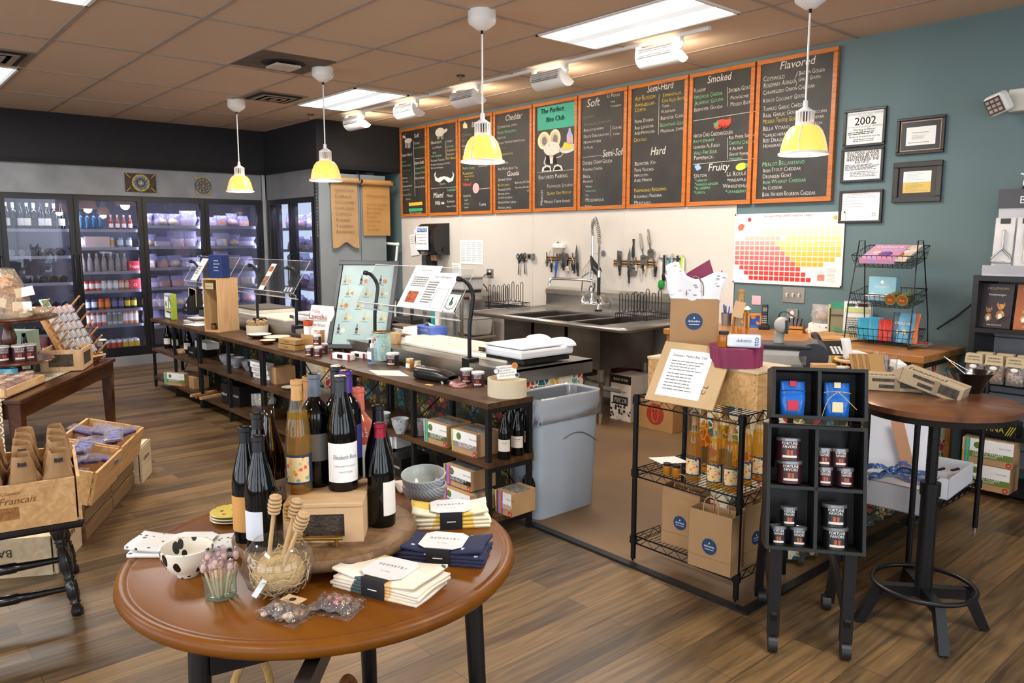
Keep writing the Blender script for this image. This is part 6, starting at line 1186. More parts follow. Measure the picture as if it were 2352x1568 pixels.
for i,(px,py,r) in enumerate(((660,893,.07),(685,901,.06))): p=put(px,py,M1);mb=MB();mb.lathe([(0,0),(r*.6,0),(r,.014),(r-.004,.015),(r*.6,.005),(0,.005)],CRM if i==0 else SP1,n=28);mb.thing('small_plate',('plain cream' if i==0 else 'dotted cream')+' small plate on the middle shelf','plate',(p.x,p.y+.03,M1))
BLS=spots('#b5b8ba',['#5c6f8a','#8f9aa6','#b5b8ba'],75,.3,.42);RIB=mat('#a8abac',.35,var=.15,vs=90)
for px,py,r,h,m,lb,dz in ((880,1003,.048,.05,RIB,'ribbed grey bowl, lower of the nested pair on the right middle shelf',0),(880,1003,.048,.05,RIB,'ribbed grey bowl, upper of the nested pair on the right middle shelf',.032),(920,1018,.05,.085,BLS,'blue patterned grey tea bowl on the right middle shelf',0),(966,1022,.05,.085,RIB,'plain grey tea bowl behind the post on the right middle shelf',0)): p=put(px,min(py,985),M1);p=put(px,py-24,M1);bowl(r,h,m,GI,lb,(p.x,p.y+.0,M1+dz),group='small bowls on the right middle shelf',foot=.55)
CS=['#f0a92c','#2f9ad0','#7cc04a','#36a6a0'];CS2=['#8fc63f','#8e2f3f','#d05a9a','#5aa0d8','#e07a2c','#9a3fb0']
def kits(px,py,z,rz,dz,lb,st,ti,bd,w=.2,h=.12,d=.17,dy=.07): p=put(px,py,z);kit(lb,(p.x,p.y+dy,z+dz),rz,st,ti,bd,w,d,h,'cheese making kit boxes')
kits(1004,1020,M1,R(2),0,'green banded cheese kit box, left on the right middle shelf',CS,'BIG VEGAN','#5a6b2c');kits(1070,1042,M1,R(2),0,'grey banded cheese kit box with a green leaf, right on the right middle shelf',['#a8cf3a'],'MOZZARELLA','#9a8f88',dy=.07)
kits(1055,1162,M0,R(2),.105,'black banded ultimate cheese kit box on top of the lowest stack',CS2,'ULTIMATE','#17140f',.22,.105);kits(1050,1168,M0,R(2),0,'black banded cheese kit box at the bottom left of the lowest shelf',CS2,'ULTIMATE','#17140f',.24,.10)
kits(1160,1180,M0,R(2),0,'cheese kit box with a grey top at the right end of the lowest shelf',CS2,'BIG CHEESE','#b98f62',.12,.12)
kits(400,884,M0,R(25),0,'colourful cheese kit box on the far left lowest shelf',CS,'BIG VEGAN','#6c8a2c',.26,.12);blk('card_sleeve',440,892,M0,(.14,.14,.11),'plain tan carton beside the kit box on the far left lowest shelf',mat('#b98f62',.8))
for i in range(2): blk('cheese_bags_box',516+26*i,927+6*i,M0,(.12,.2,.17),'black and white cheese storage bags box, '+('left','right')[i]+' of two on the lowest shelf',BLK,'CHEESE BAGS',R(4),.0,grp='cheese bag boxes')
for i in range(5): p=put(548+10*i,932,M0);carton('white_booklet','white upright sleeve, %s from the left in the row of five'%('first','second','third','fourth','last')[i],(p.x,p.y+.09,M0),(.045,.12,.10),PAPER,R(6),group='row of white sleeves')
for i in range(3): mb=MB();mb.box((0,0,.012),(.03,.26,.022),OAK if i%2 else DIP,rot=(0,0,0));p=put(455+11*i,908+3*i,M0);mb.thing('wooden_board','wooden serving stick lying on the lowest shelf, %s of three'%('left','middle','right')[i],'wooden stick',(p.x,p.y+.05,M0),rz=.3)
p=put(597,962,M0);o=root('cork_goblet','footed glass goblet filled with corks','glass goblet',(p.x,p.y+.05,M0));mb=MB();mb.lathe([(.045,0),(.012,.006),(.006,.02),(.006,.06),(.03,.07),(.07,.10),(.085,.14),(.08,.15)],clear('#ffffff',.08,.02),n=26,ang=80);mb.part('glass',o)
rnd=random.Random(2)
for k in range(12): mb=MB();a=rnd.uniform(0,6.3);q=rnd.uniform(0,.045);z=.105+.012*(k%4);mb.cyl((q*math.cos(a),q*math.sin(a),z),(q*math.cos(a)+rnd.uniform(-.03,.03),q*math.sin(a)+rnd.uniform(-.03,.03),z+.02),.012,DIP,n=8);mb.part('cork',o)
blk('cheese_bags_box',905,1090,M0,(.16,.2,.11),'black cheese storage bags box with white letters on the right lowest shelf',BLK,'CHEESE STORAGE BAGS');
for i in range(5): p=put(892+10*i,1070,M0);carton('white_booklet','tied white sleeve, %s in the bundle on the black bags box'%('first','second','third','fourth','last')[i],(p.x-.04,p.y+.02,M0+.112),(.024,.15,.075),PAPER,R(8),group='bundle of white sleeves')
# ================================================================ trash can
o=root('trash_can','tall grey slim trash can with a clear liner beside the shelves','trash can',(-3.015,2.925,0),R(90));TC=mat('#b4c2d0',.45,var=.03);TC2=mat('#7d868f',.5)
def rr_ring(w,d,r,n=5):
 P=[]
 for sx,sy,a0 in ((1,1,0),(-1,1,90),(-1,-1,180),(1,-1,270)):
  for i in range(n+1): a=R(a0+90*i/n);P.append((sx*(w/2-r)+r*math.cos(a),sy*(d/2-r)+r*math.sin(a)))
 return P
def shell(mb,rings,m,sm=True,cap=True):
 n=len(rings[0][0]);vs=[(x,y,z) for P,z in rings for x,y in P]
 mb.add(vs,[(j*n+i,j*n+(i+1)%n,(j+1)*n+(i+1)%n,(j+1)*n+i) for j in range(len(rings)-1) for i in range(n)],m,sm)
 if cap: mb.add([(x,y,rings[0][1]) for x,y in rings[0][0]],[tuple(range(n))[::-1]],m)
TW,TD=.50,.25;mb=MB();shell(mb,[(rr_ring(TW*.86,TD*.84,.04),0),(rr_ring(TW*.88,TD*.86,.04),.02),(rr_ring(TW*.96,TD*.96,.05),.50),(rr_ring(TW,TD,.05),.655)],TC);shell(mb,[(rr_ring(TW*.84,TD*.8,.035),.02),(rr_ring(TW-.01,TD-.01,.045),.655)][::1],TC2);mb.part('bin_body',o)
mb=MB();LN=clear('#e9ecf0',.34,.12,1.4,bump=.35,bs=14);rnd=random.Random(9);rg=[]
for z,k,j in ((.40,1.03,.004),(.53,1.035,.003),(.60,1.04,.003),(.655,1.035,.004),(.668,1.02,.004),(.655,.97,.006),(.5,.93,.012),(.3,.88,.015)): rg.append(([(x*k+rnd.uniform(-j,j),y*k+rnd.uniform(-j,j)) for x,y in rr_ring(TW,TD,.05)],z+ (0)))
rg[0]=([(x,y) for x,y in rg[1][0]],.56);shell(mb,rg,LN,cap=False);mb.part('bin_liner',o,'clear plastic liner folded over the rim')
mb=MB();y=-TD/2
for i in range(18): pass
mb.tube([(-.05+.27*t,-.1215,.40+.06*math.sin(math.pi*(.15+.85*t))-.03*t) for t in [i/12 for i in range(13)]],.0025,mat('#5b6168',.5),n=4);mb.part('moulded_arch',o)
for y,z,w_,h_,c in ((.05,.50,.03,.05,'#2c3a6a'),(-.03,.52,.03,.04,'#1e1f22'),(-.04,.47,.035,.03,'#e3e1dc'),(-.02,.42,.045,.04,'#23395c'),(-.07,.37,.05,.07,'#d9c93a'),(-.06,.30,.04,.04,'#c9835c'),(.03,.33,.03,.05,'#1a1a1c')): mb=MB();mb.box((-TW*(.44+z*.091)-.003,y,z),(.002,w_,h_),mat(c,.5,var=.3,vs=90,h2='#8f9aa0'),rot=(0,R(-5),0));mb.part('sticker',o)
mb=MB();mb.M=Matrix.Translation((-TW*.458-.002,-.045,.20))@Euler((0,R(-5),0)).to_matrix().to_4x4()@Matrix.Rotation(R(-90),4,'Z');mb.cyl((0,-.003,0),(0,0,0),.05,mat('#1d2433',.5),n=28);mb.cyl((0,-.004,0),(0,-.0031,0),.028,mat('#4d9a92',.5),n=24);mb.box((0,-.005,-.005),(.03,.001,.012),PAPER)
for i,ch in enumerate('GROVE CHEVRE'): a=R(150-i*24);mb.text(ch,.013,PAPER,FX(.036*math.cos(a),-.0045,.036*math.sin(a))@Matrix.Rotation(a-math.pi/2,4,'Z'),al='c')
mb.part('round_sticker',o,'round dark dairy sticker with white letters')
# floor boxes behind the rack
a=az(1432,970,0);carton('wine_carton','white and black wine carton with an ornate print on the floor',(a.x-.05,a.y+.14,0.004),(.22,.25,.38),mat('#efe6da',.7),0,draw=dviv)
a=az(1500,990,0);carton('red_seal_carton','brown carton with a round red printed seal on the floor',(a.x+.0,a.y+.13,0.004),(.34,.22,.25),mat('#b98a54',.8),0,draw=lambda mb,d:(mb.cyl((0,-d[1]/2-.001,.13),(0,-d[1]/2,.13),.085,mat('#a8331a',.8),n=32),mb.tube([(.04*math.cos(t)*.8,-d[1]/2-.002,.12+.055*math.sin(t)) for t in [R(k) for k in range(150,400,20)]],.002,mat('#d8a078',.8),n=4),mb.tube([(-.035,-d[1]/2-.002,.16),(-.02,-d[1]/2-.002,.18),(0,-d[1]/2-.002,.165),(.02,-d[1]/2-.002,.18),(.035,-d[1]/2-.002,.16)],.002,mat('#d8a078',.8),n=4)))
# ================================================================ inside the coolers
SHB=mat('#1c1c20',.4,metal=.3)
def csh(y0,y1,z,lab): mb=MB();mb.bb(-10.45,-9.995,y0+.03,y1-.03,z-.02,z,SHB);mb.bb(-9.995,-9.99,y0+.03,y1-.03,z-.028,z+.006,mat('#9a9aa4',.4,metal=.6));mb.thing('cooler_shelf',lab,'shelf',group='cooler shelves')
ORD=('top','second','third','fourth','fifth','sixth','lowest')
Z2_=[1.60,1.39,1.11,.89,.665,.477,.165];Z3_=[1.65,1.398,1.14,.897,.66,.43]
for i,z in enumerate(Z2_): csh(DY[2],DY[3],z,ORD[i]+' shelf behind the second cooler door')
for i,z in enumerate(Z3_): csh(DY[3],DY[4],z,ORD[i]+' shelf behind the third cooler door');csh(DY[4],DY[5],z,ORD[i]+' shelf behind the fourth cooler door')
for i,z in enumerate((1.60,1.30,1.0,.7,.42,.165)): csh(DY[1],DY[2],z,ORD[i]+' shelf behind the first cooler door')
ZB=[1.625,1.353,1.124,.876,.6]
for i,z in enumerate(ZB): mb=MB();mb.bb(-9.75,-8.5,4.42,4.9,z-.02,z,SHB);mb.bb(-9.75,-8.5,4.415,4.42,z-.028,z+.006,mat('#b9b9c4',.4,metal=.6));mb.thing('cooler_shelf',ORD[i]+' shelf behind the narrow doors on the short wall','shelf',group='cooler shelves')
def canp(c1,c2,h=.12,r=.033):
 o=root('drink_can','x','can');mb=MB();mb.lathe([(r*.8,0),(r,.008),(r,h*.25)],mat(c2,.3),n=14);mb.lathe([(r,h*.25),(r,h*.75)],mat(c1,.4),n=14);mb.lathe([(r,h*.75),(r,h*.92),(r*.8,h),(0,h)],mat(c2,.3,metal=.3),n=14);mb.part('can_body',o);return Proto(o)
rows=[(1,6,.12,.8,(('#e8e4dc','#c9c4bc'),('#e3a93a','#d8d4cc'),('#dfe6ea','#8fa3ad')),'pale short can'),(3,9,.115,1,(('#e9e0d0','#c23a2c'),('#e9e4dc','#b9b4ac'),('#e0c8b4','#c9793a')),'white can'),(4,8,.13,1,(('#dfe9f2','#2b3f66'),('#e0882c','#c24a1c'),('#7a6f9a','#3a344a'),('#e0c22c','#2a2a20')),'bright coloured can'),(5,10,.17,1,(('#efe6e0','#d87a6a'),('#8a8a80','#c9c9c4'),('#f1e6dc','#d8a07a')),'tall white banded can'),(6,9,.13,1,(('#b9404a','#c9c4c4'),('#c94a2c','#d4d0cc'),('#d8b02c','#c9c4bc')),'red to yellow jar-like can')]
for si,n,h,k,cols,nm_ in rows:
 pr=[canp(a,b,h) for a,b in cols];y0,y1=DY[2]+.07,DY[3]-.07
 for i in range(n): pr[i*len(cols)//n].put((-10.06,y0+(y1-y0)*(i+.5)/n,Z2_[si]),0,nm_+' on the %s shelf of the second cooler'%ORD[si],'cans on the %s shelf of the second cooler'%ORD[si])
 for i in range(n if si>3 else 0): pr[i*len(cols)//n].put((-10.14,y0+(y1-y0)*(i+.5)/n,Z2_[si]),0,'back row '+nm_+' on the %s shelf of the second cooler'%ORD[si],'back row cans on the %s shelf of the second cooler'%ORD[si])
def sb(c,lc,cap,s=.8,kind='burg'): return wine(kind,'x',mat(c,.1,spec=.8),mat(cap,.4),mat(lc,.6) if lc else None,s=s,la=(-80,80))
bl=Proto(sb('#2c5f80',None,'#20405c',.7,'bord'))
for i in range(4): bl.put((-10.06,2.15+.068*i,Z2_[0]),R(70),'blue glass water bottle on the top shelf behind the second cooler door','blue water bottles')
jb=Proto(sb('#8a3a1c','#efe0d0','#c9b9a0',.6))
for i in range(4): jb.put((-10.06,2.47+.07*i,Z2_[0]),R(70),'small labelled juice bottle on the top shelf behind the second cooler door','small juice bottles')
gb=Proto(wine('burg','x',clear('#e6dcd4',.25,.05),mat('#b9a890',.4),None,s=.75));
for i in range(7): gb.put((-10.06,2.14+.075*i,Z2_[2]),0,'clear glass bottle in a carrier behind the second cooler door','clear glass bottles in carriers')
for z,t in ((Z2_[2],'red carton with white script on the third shelf of the second cooler'),(Z2_[3],'red carton with a white round mark on the fourth shelf of the second cooler')): carton('red_carton',t,(-10.05,2.68,z),(.12,.08,.12),mat('#c4202c',.5),R(90),draw=lambda mb,d:mb.text('Topo' if z>1 else 'O',.05,PAPER,FX(0,-d[1]/2-.001,.04),al='c'))
carton('pink_carton','pale pink drinks carton on the second shelf of the second cooler',(-10.05,2.3,Z2_[1]),(.26,.1,.13),mat('#e6cfc4',.6),R(90))
wb=[Proto(sb('#15161a',c,cp,1,k)) for c,cp,k in (('#e6dfc8','#cfc49a','burg'),('#2a2c30','#b9bcc4','bord'),('#d8d4cc','#20242a','burg'))]
for i in range(9): wb[i%3].put((-10.08,1.43+.066*i,1.60),R(75),'wine bottle standing on the top shelf behind the first cooler door','standing wine bottles in the first cooler')
for z,l in ((1.30,'second'),(1.0,'third'),(.7,'fourth'),(.42,'fifth')):
 for i in range(6): wb[2-i%2*2].put((-10.10,1.45+.1*i,z+.04),rot=(0,R(-90),0),label='wine bottle lying on the %s shelf of the first cooler'%l,group='lying wine bottles on the %s cooler shelf'%l)
# wrapped cheeses
def cheese(seed,c,w,h,shape=0):
 rnd=random.Random(seed);o=root('wrapped_cheese','x','wrapped cheese');mb=MB()
 if shape==0: mb.box((0,0,h*.28),(w*.8,w*.5,h*.55),mat(c,.6),bev=.012,rot=(0,0,rnd.uniform(-.3,.3)))
 elif shape==1: mb.ball((0,0,h*.3),w*.42,mat(c,.6),n=12,sz=.7,jit=.03)
 else: mb.prism([(-w*.42,-w*.2),(w*.42,-w*.26),(w*.1,w*.3)],.004,h*.5,mat(c,.6))
 mb.part('cheese',o);bag(w,h,w*.65,clear('#e9e6ff',.22,.12,1.5,bump=.7,bs=22),seed,.16,.85,12,8).part('plastic_wrap',o);return Proto(o)
CP_=[cheese(1,'#e9d9b8',.2,.17,0),cheese(2,'#e0c6a0',.17,.15,1),cheese(3,'#ecdcc4',.2,.19,2),cheese(4,'#d98a5a',.16,.14,0),cheese(5,'#e6a9a0',.18,.17,1),cheese(6,'#f0e6d4',.24,.12,0)]
rnd=random.Random(21)
for d,(ya,yb) in enumerate(((DY[3],DY[4]),(DY[4],DY[5]))):
 for si,z in enumerate(Z3_):
  for i in range(4): rnd.choice(CP_).put((-10.12+rnd.uniform(-.03,.03),ya+.10+i*.165+rnd.uniform(-.015,.015),z),R(90)+rnd.uniform(-.5,.5),'plastic wrapped cheese on the %s shelf behind the %s cooler door'%(ORD[si],('third','fourth')[d]),'wrapped cheeses on the %s shelf, %s cooler door'%(ORD[si],('third','fourth')[d]))
for si,z in enumerate(ZB):
 for i in range(7): rnd.choice(CP_).put((-9.62+i*.165,4.53+rnd.uniform(-.02,.02),z),rnd.uniform(-.5,.5),'plastic wrapped cheese on the %s shelf of the short wall cooler'%ORD[si],'wrapped cheeses on the %s shelf, short wall cooler'%ORD[si])
# ================================================================ front display table
TZ=.72;TC_=(-1.732,.872)
def rd(px,py,d): r=ray(px,py);h=math.hypot(r.x,r.y);return V((r.x/h*d,r.y/h*d,0))
TW1=wood('#6b3b0c','#7c4a10',(1.5,9,9),.36,spec=.22,dist=.6,bump=.01)
o=root('round_table','round honey coloured wooden table with black legs in the foreground','table',(TC_[0],TC_[1],0));mb=MB()
mb.lathe([(0,TZ-.04),(.44,TZ-.04),(.455,TZ-.04),(.472,TZ-.033),(.481,TZ-.02),(.478,TZ-.006),(.468,TZ+.001),(.455,TZ),(.452,TZ-.002),(.449,TZ),(0,TZ)],TW1,n=72,ang=75);mb.part('tabletop',o)
lp=[rd(647,1520,1.30),rd(452,1500,1.60),rd(1092,1450,1.78),rd(845,1480,2.02)]
LK=mat('#0f0f11',.35)
for p in lp: mb=MB();q=p-V((TC_[0],TC_[1],0));mb.cyl((q.x*.98,q.y*.98,TZ-.04),(q.x*1.06,q.y*1.06,0),.023,LK,r2=.019,n=18);mb.part('leg',o)
mb=MB();Q=[p-V((TC_[0],TC_[1],0)) for p in lp]
for a,b in ((0,3),(1,2)):
 A,B=Q[a],Q[b];mb.box(((A.x+B.x)/2,(A.y+B.y)/2,TZ-.065-.012*a),((A-B).length*.93,.03,.045),LK,rot=(0,0,math.atan2(B.y-A.y,B.x-A.x)))
mb.part('under_frame',o)
# lazy susan and crate
LZ=TZ+.052;c=az(742,1222,LZ-.01)
def susan_mat():
 m=wood('#5f432a','#8b6a47',(9,9,9),.6,dist=3,key=5);return m
o=root('turntable','round dark wooden turntable under the wine bottles','turntable',(c.x-.01,c.y+.015,TZ));mb=MB();mb.lathe([(.14,0),(.14,.015),(.21,.018),(.226,.03),(.229,.042),(.222,.052),(.212,.049),(.206,.052),(0,.052)],susan_mat(),n=64,ang=60);mb.part('wooden_disc',o);sus=V((c.x-.01,c.y+.015,LZ))
fl=az(652,1248,LZ);fr=az(836,1243,LZ);fr=V((fl.x,fl.y,LZ))+ (fr-fl);w=.19;ang=math.atan2(fr.y-fl.y,fr.x-fl.x);ux=V((math.cos(ang),math.sin(ang),0));uy=V((-math.sin(ang),math.cos(ang),0));CC=fl+ux*w/2+uy*.10;CH_=.086
o=root('display_crate','small pale wooden crate with a dark mesh window and brass handle on the turntable','crate',CC,ang);PW=wood('#c49c70','#d8b68c',(3,30,5),.6)
mb=MB();d=.10
for a in ((-w/2,w/2,-d,-d+.012),(-w/2,w/2,d-.012,d),(-w/2,-w/2+.012,-d+.012,d-.012),(w/2-.012,w/2,-d+.012,d-.012)):
 if a[2]==-d:
  mb.bb(-w/2,-w/2+.045,a[2],a[3],0,CH_,PW);mb.bb(w/2-.045,w/2,a[2],a[3],0,CH_,PW);mb.bb(-w/2+.045,w/2-.045,a[2],a[3],0,.014,PW);mb.bb(-w/2+.045,w/2-.045,a[2],a[3],CH_-.016,CH_,PW)
 else: mb.bb(a[0],a[1],a[2],a[3],0,CH_,PW)
mb.bb(-w/2,w/2,-d,d,CH_,CH_+.012,PW,bev=.003);mb.part('crate_body',o)
mb=MB();mb.bb(-w/2+.04,w/2-.04,-d+.006,-d+.010,.012,CH_-.014,mat('#241d17',.6,var=.5,vs=30,bump=.6,bs=120,h2='#4a3c2e'));mb.part('mesh_window',o,'dark mesh window')
BR=mat('#b8934a',.25,metal=.9);mb=MB();mb.cyl((-w/2+.03,-d-.03,.022),(w/2-.045,-d-.03,.022),.005,BR);
for x in (-w/2+.05,w/2-.06): mb.cyl((x,-d-.03,.022),(x,-d-.03,0.001),.005,BR);mb.tube([(x,-d-.03,.022),(x,-d,.022)],.005,BR)
mb.part('brass_handle',o,'brass bar handle')
CT2=LZ+CH_+.012
FLW=spots('#e9c98c',['#e8a93a','#4a2440','#e07a3a','#9fb8ac','#d85a6a','#e6c49a','#7fa3a0'],95,.6,.48)
def wb_(kind,px,py,z,label,glass,cap,lab=None,art=None,face=0,lz=(.04,.12),la=(-60,60),txt=None,s=1,fill=None):
 p=put(px,py,z);r=ray(px,py);back=V((r.x,r.y,0)).normalized()*.036*s;q=p+back
 fz=math.atan2(-r.x,r.y)+0;# faces the viewer
 return wine(kind,label,glass,cap,lab,art,(q.x,q.y,z),math.atan2(r.y,r.x)-math.pi/2+R(face),None,lz,la,txt,s,fill=fill)
YG=clear('#faf0c8',.03,.02,1.45);YW_=clear('#f7dc80',.08,.05,1.1)
wb_('flute',690,1137,CT2,'clear golden wine bottle with a sunflower label, front left on the crate',YG,mat('#c99a62',.5),mat('#26314f',.6),FLW,-5,(.03,.115),(-75,80),None,.88,YW_)
wb_('burg',789,1130,CT2,'dark wine bottle with a cream script label and grey capsule, front right on the crate',BG,mat('#3a3b40',.35,metal=.3),PAPER,None,12,(.025,.125),(-75,60),[('Elizabeth Rose',.016,.085,mat('#7a7c80',.8)),('WILLAMETTE VALLEY',.006,.065,GRAYINK),('PINOT NOIR',.006,.05,GRAYINK)])
def on(kind,px,py,z,d,*a,**k):
 """bottle whose centre stands at ray distance d on height z"""
 p=rd(px,py,d);r=ray(px,py);face=k.pop('face',0);lb=a[0]
 return wine(kind,lb,*a[1:],loc=(p.x,p.y,z),rz=math.atan2(r.y,r.x)-math.pi/2+R(face),**k)
dd=math.hypot(CC.x,CC.y)
on('bord',728,1080,CT2,dd+.06,'dark wine bottle with a slate blue capsule behind the golden one on the crate',BG,mat('#6a7484',.4),mat('#6b6a66',.7),lz=(.07,.14))
on('flute',717,1050,TZ,dd+.24,'tall amber wine bottle with a gold capsule at the back of the table',clear('#d89a3a',.3,.02,1.5),mat('#b98346',.4),mat('#e6d8b4',.7),s=1.24,lz=(.05,.12))
on('bord',800,1060,CT2,dd+.09,'dark wine bottle with a purple capsule and purple label on the crate',BG,mat('#4a2c8a',.35),mat('#3f3a86',.5),lz=(.06,.15))
on('bord',781,1040,LZ,dd+.20,'tall dark wine bottle with a black capsule at the back of the group',BG,mat('#15151a',.4),mat('#c42a2a',.5),s=1.32,lz=(.12,.16))
wb_('bord',829,1155,LZ,'rose wine bottle with a coral capsule and white label behind the crate',clear('#e8866a',.5,.03,1.5),mat('#e0705c',.4),PAPER,None,20,(.04,.15),(-60,70),[('12',.02,.17,PAPER)],1.1,mat('#d8694a',.15,coat=.3))
wb_('burg',878,1213,LZ,'dark wine bottle with a red capsule and two white labels, right of the crate',BG,mat('#9a1c34',.35,metal=.3),mat('#efe9dc',.7),None,42,(.035,.13),(-35,35),None,.92)
on('burg',873,1150,LZ,math.hypot(*put(878,1213,LZ).xy)+.14,'dark wine bottle with a black capsule behind the red capped one',BG,mat('#15151a',.4),None)
wb_('burg',604,1268,LZ,'dark wine bottle with a white crest label, front left beside the crate',BG,mat('#1a1d24',.35,metal=.2),mat('#d8dce6',.7),None,-38,(.03,.105),(-42,42),None,.94)
on('burg',574,1230,LZ,math.hypot(*put(604,1268,LZ).xy)+.10,'dark wine bottle with a tan label, leftmost on the turntable',BG,mat('#15181c',.35,metal=.2),mat('#c9924c',.7),face=-45,lz=(.03,.12),s=.97)
on('burg',600,1180,LZ,math.hypot(*put(604,1268,LZ).xy)+.20,'dark wine bottle with a dull black capsule behind the leftmost pair',BG,mat('#17171a',.5),PAPER,face=30,lz=(.04,.10))
on('burg',627,1180,LZ,math.hypot(*put(604,1268,LZ).xy)+.27,'uncapped brown glass bottle with a white label behind the left group',mat('#2a1608',.08,coat=.3),None,PAPER,lz=(.04,.10),txt=[('BUBBLY',.016,.07,INK)])
# bowls, plates
def knit_mat():
 m,nt,b,N,L=_new('m_knit');tc=N.new('ShaderNodeTexCoord');w_=N.new('ShaderNodeTexWave');w_.wave_type='BANDS';w_.bands_direction='DIAGONAL';w_.inputs['Scale'].default_value=45;w_.inputs['Distortion'].default_value=3;L.new(tc.outputs['Object'],w_.inputs[0])
 cr=N.new('ShaderNodeValToRGB');cr.color_ramp.elements[0].color=hx('#7d8894');cr.color_ramp.elements[1].color=hx('#bcc5cd');L.new(w_.outputs['Fac'],cr.inputs[0]);L.new(cr.outputs[0],b.inputs['Base Color']);b.inputs['Roughness'].default_value=.3;return m
KN=knit_mat();p=rd(975,1165,math.hypot(*az(975,1170,TZ).xy)+.05)
bowl(.066,.062,KN,mat('#b4bab6',.2),'grey knit patterned bowl, lower of the tilted pair on the table',(p.x,p.y,TZ),foot=.42);bowl(.066,.062,KN,mat('#b4bab6',.2),'grey knit patterned bowl, upper tilted one of the pair on the table',(p.x,p.y,TZ+.034),rot=(R(6),R(6),0),foot=.42)
p=rd(433,1340,math.hypot(*az(433,1338,TZ).xy)+.05);BW=spots('#ece4d4',['#16130f','#ece4d4','#16130f','#16130f'],30,.3,.42,ax3=(1.6,1.6,.8));bowl(.060,.068,BW,BW,'white bowl with a bold black leaf pattern at the left of the table',(p.x,p.y,TZ),foot=.4)
YP=spots('#d9c24e',['#2a2c22','#d9c24e','#5a5c4a'],42,.3,.3)
for i in range(3):
 p=put(527,1196,TZ);mb=MB();mb.lathe([(0,0),(.04,0),(.057,.007),(.055,.009),(.04,.005),(0,.004)],YP if i==2 else mat('#e6dcb8',.3),n=32);mb.thing('small_plate',('lowest','middle','top yellow black-patterned')[i]+' plate of the stack behind the left bottles','plate',(p.x-.01,p.y+.01,TZ+.0085*i))
# folded tea towels with a white octagonal card and a black band
def towel(px,py,label,m,rz,w=.21,d=.11,n=4,h=.045,band=INK,edge=None,word='GEOMETRY',cardrot=0):
 p=put(px,py,TZ);o=root('tea_towel_stack',label,'tea towels',(p.x,p.y,TZ),rz);rnd=random.Random(px)
 for k in range(n):
  mb=MB();z=h*k/n;dx=rnd.uniform(-.006,.006);t=h/n*.92;mb.sheet(lambda u,v:(dx+(u-.5)*w*(1+.02*math.sin(v*5+k)),(v-.5)*d*(1+.03*math.sin(u*4+k)),z+t+.004*math.sin(u*6+k)*math.sin(v*3)*(k/n)+(.012*abs(u-.5)**2*4 if k==n-1 else 0)),12,6,m if (k==n-1 or not edge) else edge,th=t*.9);mb.part('folded_layer',o)
 a=R(cardrot);mb=MB();mb.M=Matrix.Translation((0,0,h+.006))@Matrix.Rotation(a,4,'Z');q=[(-.055,-.035),(-.035,-.052),(.035,-.052),(.055,-.035),(.055,.035),(.035,.052),(-.035,.052),(-.055,.035)];mb.prism(q,0,.0012,mat('#ecebe9',.7));mb.part('card',o)
 mb=MB();mb.M=Matrix.Translation((0,0,h+.0078))@Matrix.Rotation(a,4,'Z');mb.text('G E O M E T R Y' ,.013,mat('#3a3c40',.8),Matrix.Rotation(R(0),4,'Z')@Matrix.Translation((0,.005,0)),al='c',fit=.075);mb.text('Tea Towel',.006,GRAYINK,Matrix.Translation((0,-.022,0)),al='c');mb.part('card_print',o)
 mb=MB();mb.bb(-.03,.03,-d/2-.004,-d/2-.001,-.0,h+.004,mat('#1b1c20',.6));mb.bb(-.03,.03,-d/2-.004,-d/2+.012,h+.004,h+.0065,mat('#1b1c20',.6));mb.bb(-.012,.012,-d/2-.0045,-d/2-.004,h*.5,h*.56,PAPER);mb.part('paper_band',o)
YT=spots('#f0e2b8',['#f3e9c8','#ecc95e','#f6eedb','#f0d98c'],9,.9,.9);NT=spots('#2b2f4c',['#c9cfe2','#2b2f4c','#2b2f4c','#3a3f5e'],55,.9,.3);FT=spots('#efe2cc',['#f3ead8','#e8b878','#4a5c60','#f3ead8','#f1d8b4'],14,.9,.42);SK=spots('#e8e6e2',['#3a3a44','#e8e6e2','#e8e6e2','#6a6a78'],60,.9,.3)
towel(1035,1200,'yellow and white tie-dye tea towel stack, rear of three at the right',YT,R(56),.205,.10,4,.042)
towel(1020,1278,'navy dotted tea towel stack, middle of three at the right',NT,R(38),.225,.105,4,.036)
towel(898,1345,'cream floral tea towel stack with leaves, front of three at the right',FT,R(22),.225,.13,5,.036)
towel(440,1262,'white tea towel with dark sketched pattern at the left behind the bowl',SK,R(50),.27,.10,2,.02)
mb=MB();mb.sheet(lambda u,v:((u-.5)*.09,(v-.5)*.07,.012+.018*math.exp(-8*(u-.4)**2)*(1-v)+.004*math.sin(u*14)),12,6,mat('#e6d4c6',.8),th=.01);p=put(925,1130,TZ);mb.thing('pale_napkin','pale pink napkin between the red capped bottle and the grey bowls','napkin',(p.x-.02,p.y+.02,TZ))
# glass bowl of wood wool and honey dippers
p=rd(643,1370,math.hypot(*az(643,1380,TZ).xy)+.045);o=root('glass_bowl','round glass bowl of wood wool and honey dippers at the front of the table','glass bowl',(p.x,p.y,TZ));mb=MB();GB2=clear('#fbfbf8',.03,.02,1.5)
mb.lathe([(.0,.001),(.035,.002),(.07,.028),(.08,.065),(.072,.1),(.052,.122),(.05,.124)],GB2,n=36,ang=80);mb.part('glass',o)
mb=MB();rnd=random.Random(3);WWL=mat('#dcbf8c',.8,var=.15)
for k in range(170):
 a=rnd.uniform(0,6.28);r=rnd.uniform(.02,.068);z=rnd.uniform(.012,.085);r=min(r,.07*math.sqrt(max(.05,1-((z-.06)/.062)**2)));P_=[]
 for j in range(5): a+=rnd.uniform(.1,.4);P_.append((r*math.cos(a),r*math.sin(a),z+rnd.uniform(-.012,.012)))
 mb.tube(P_,.0012,WWL,n=3,cap=False)
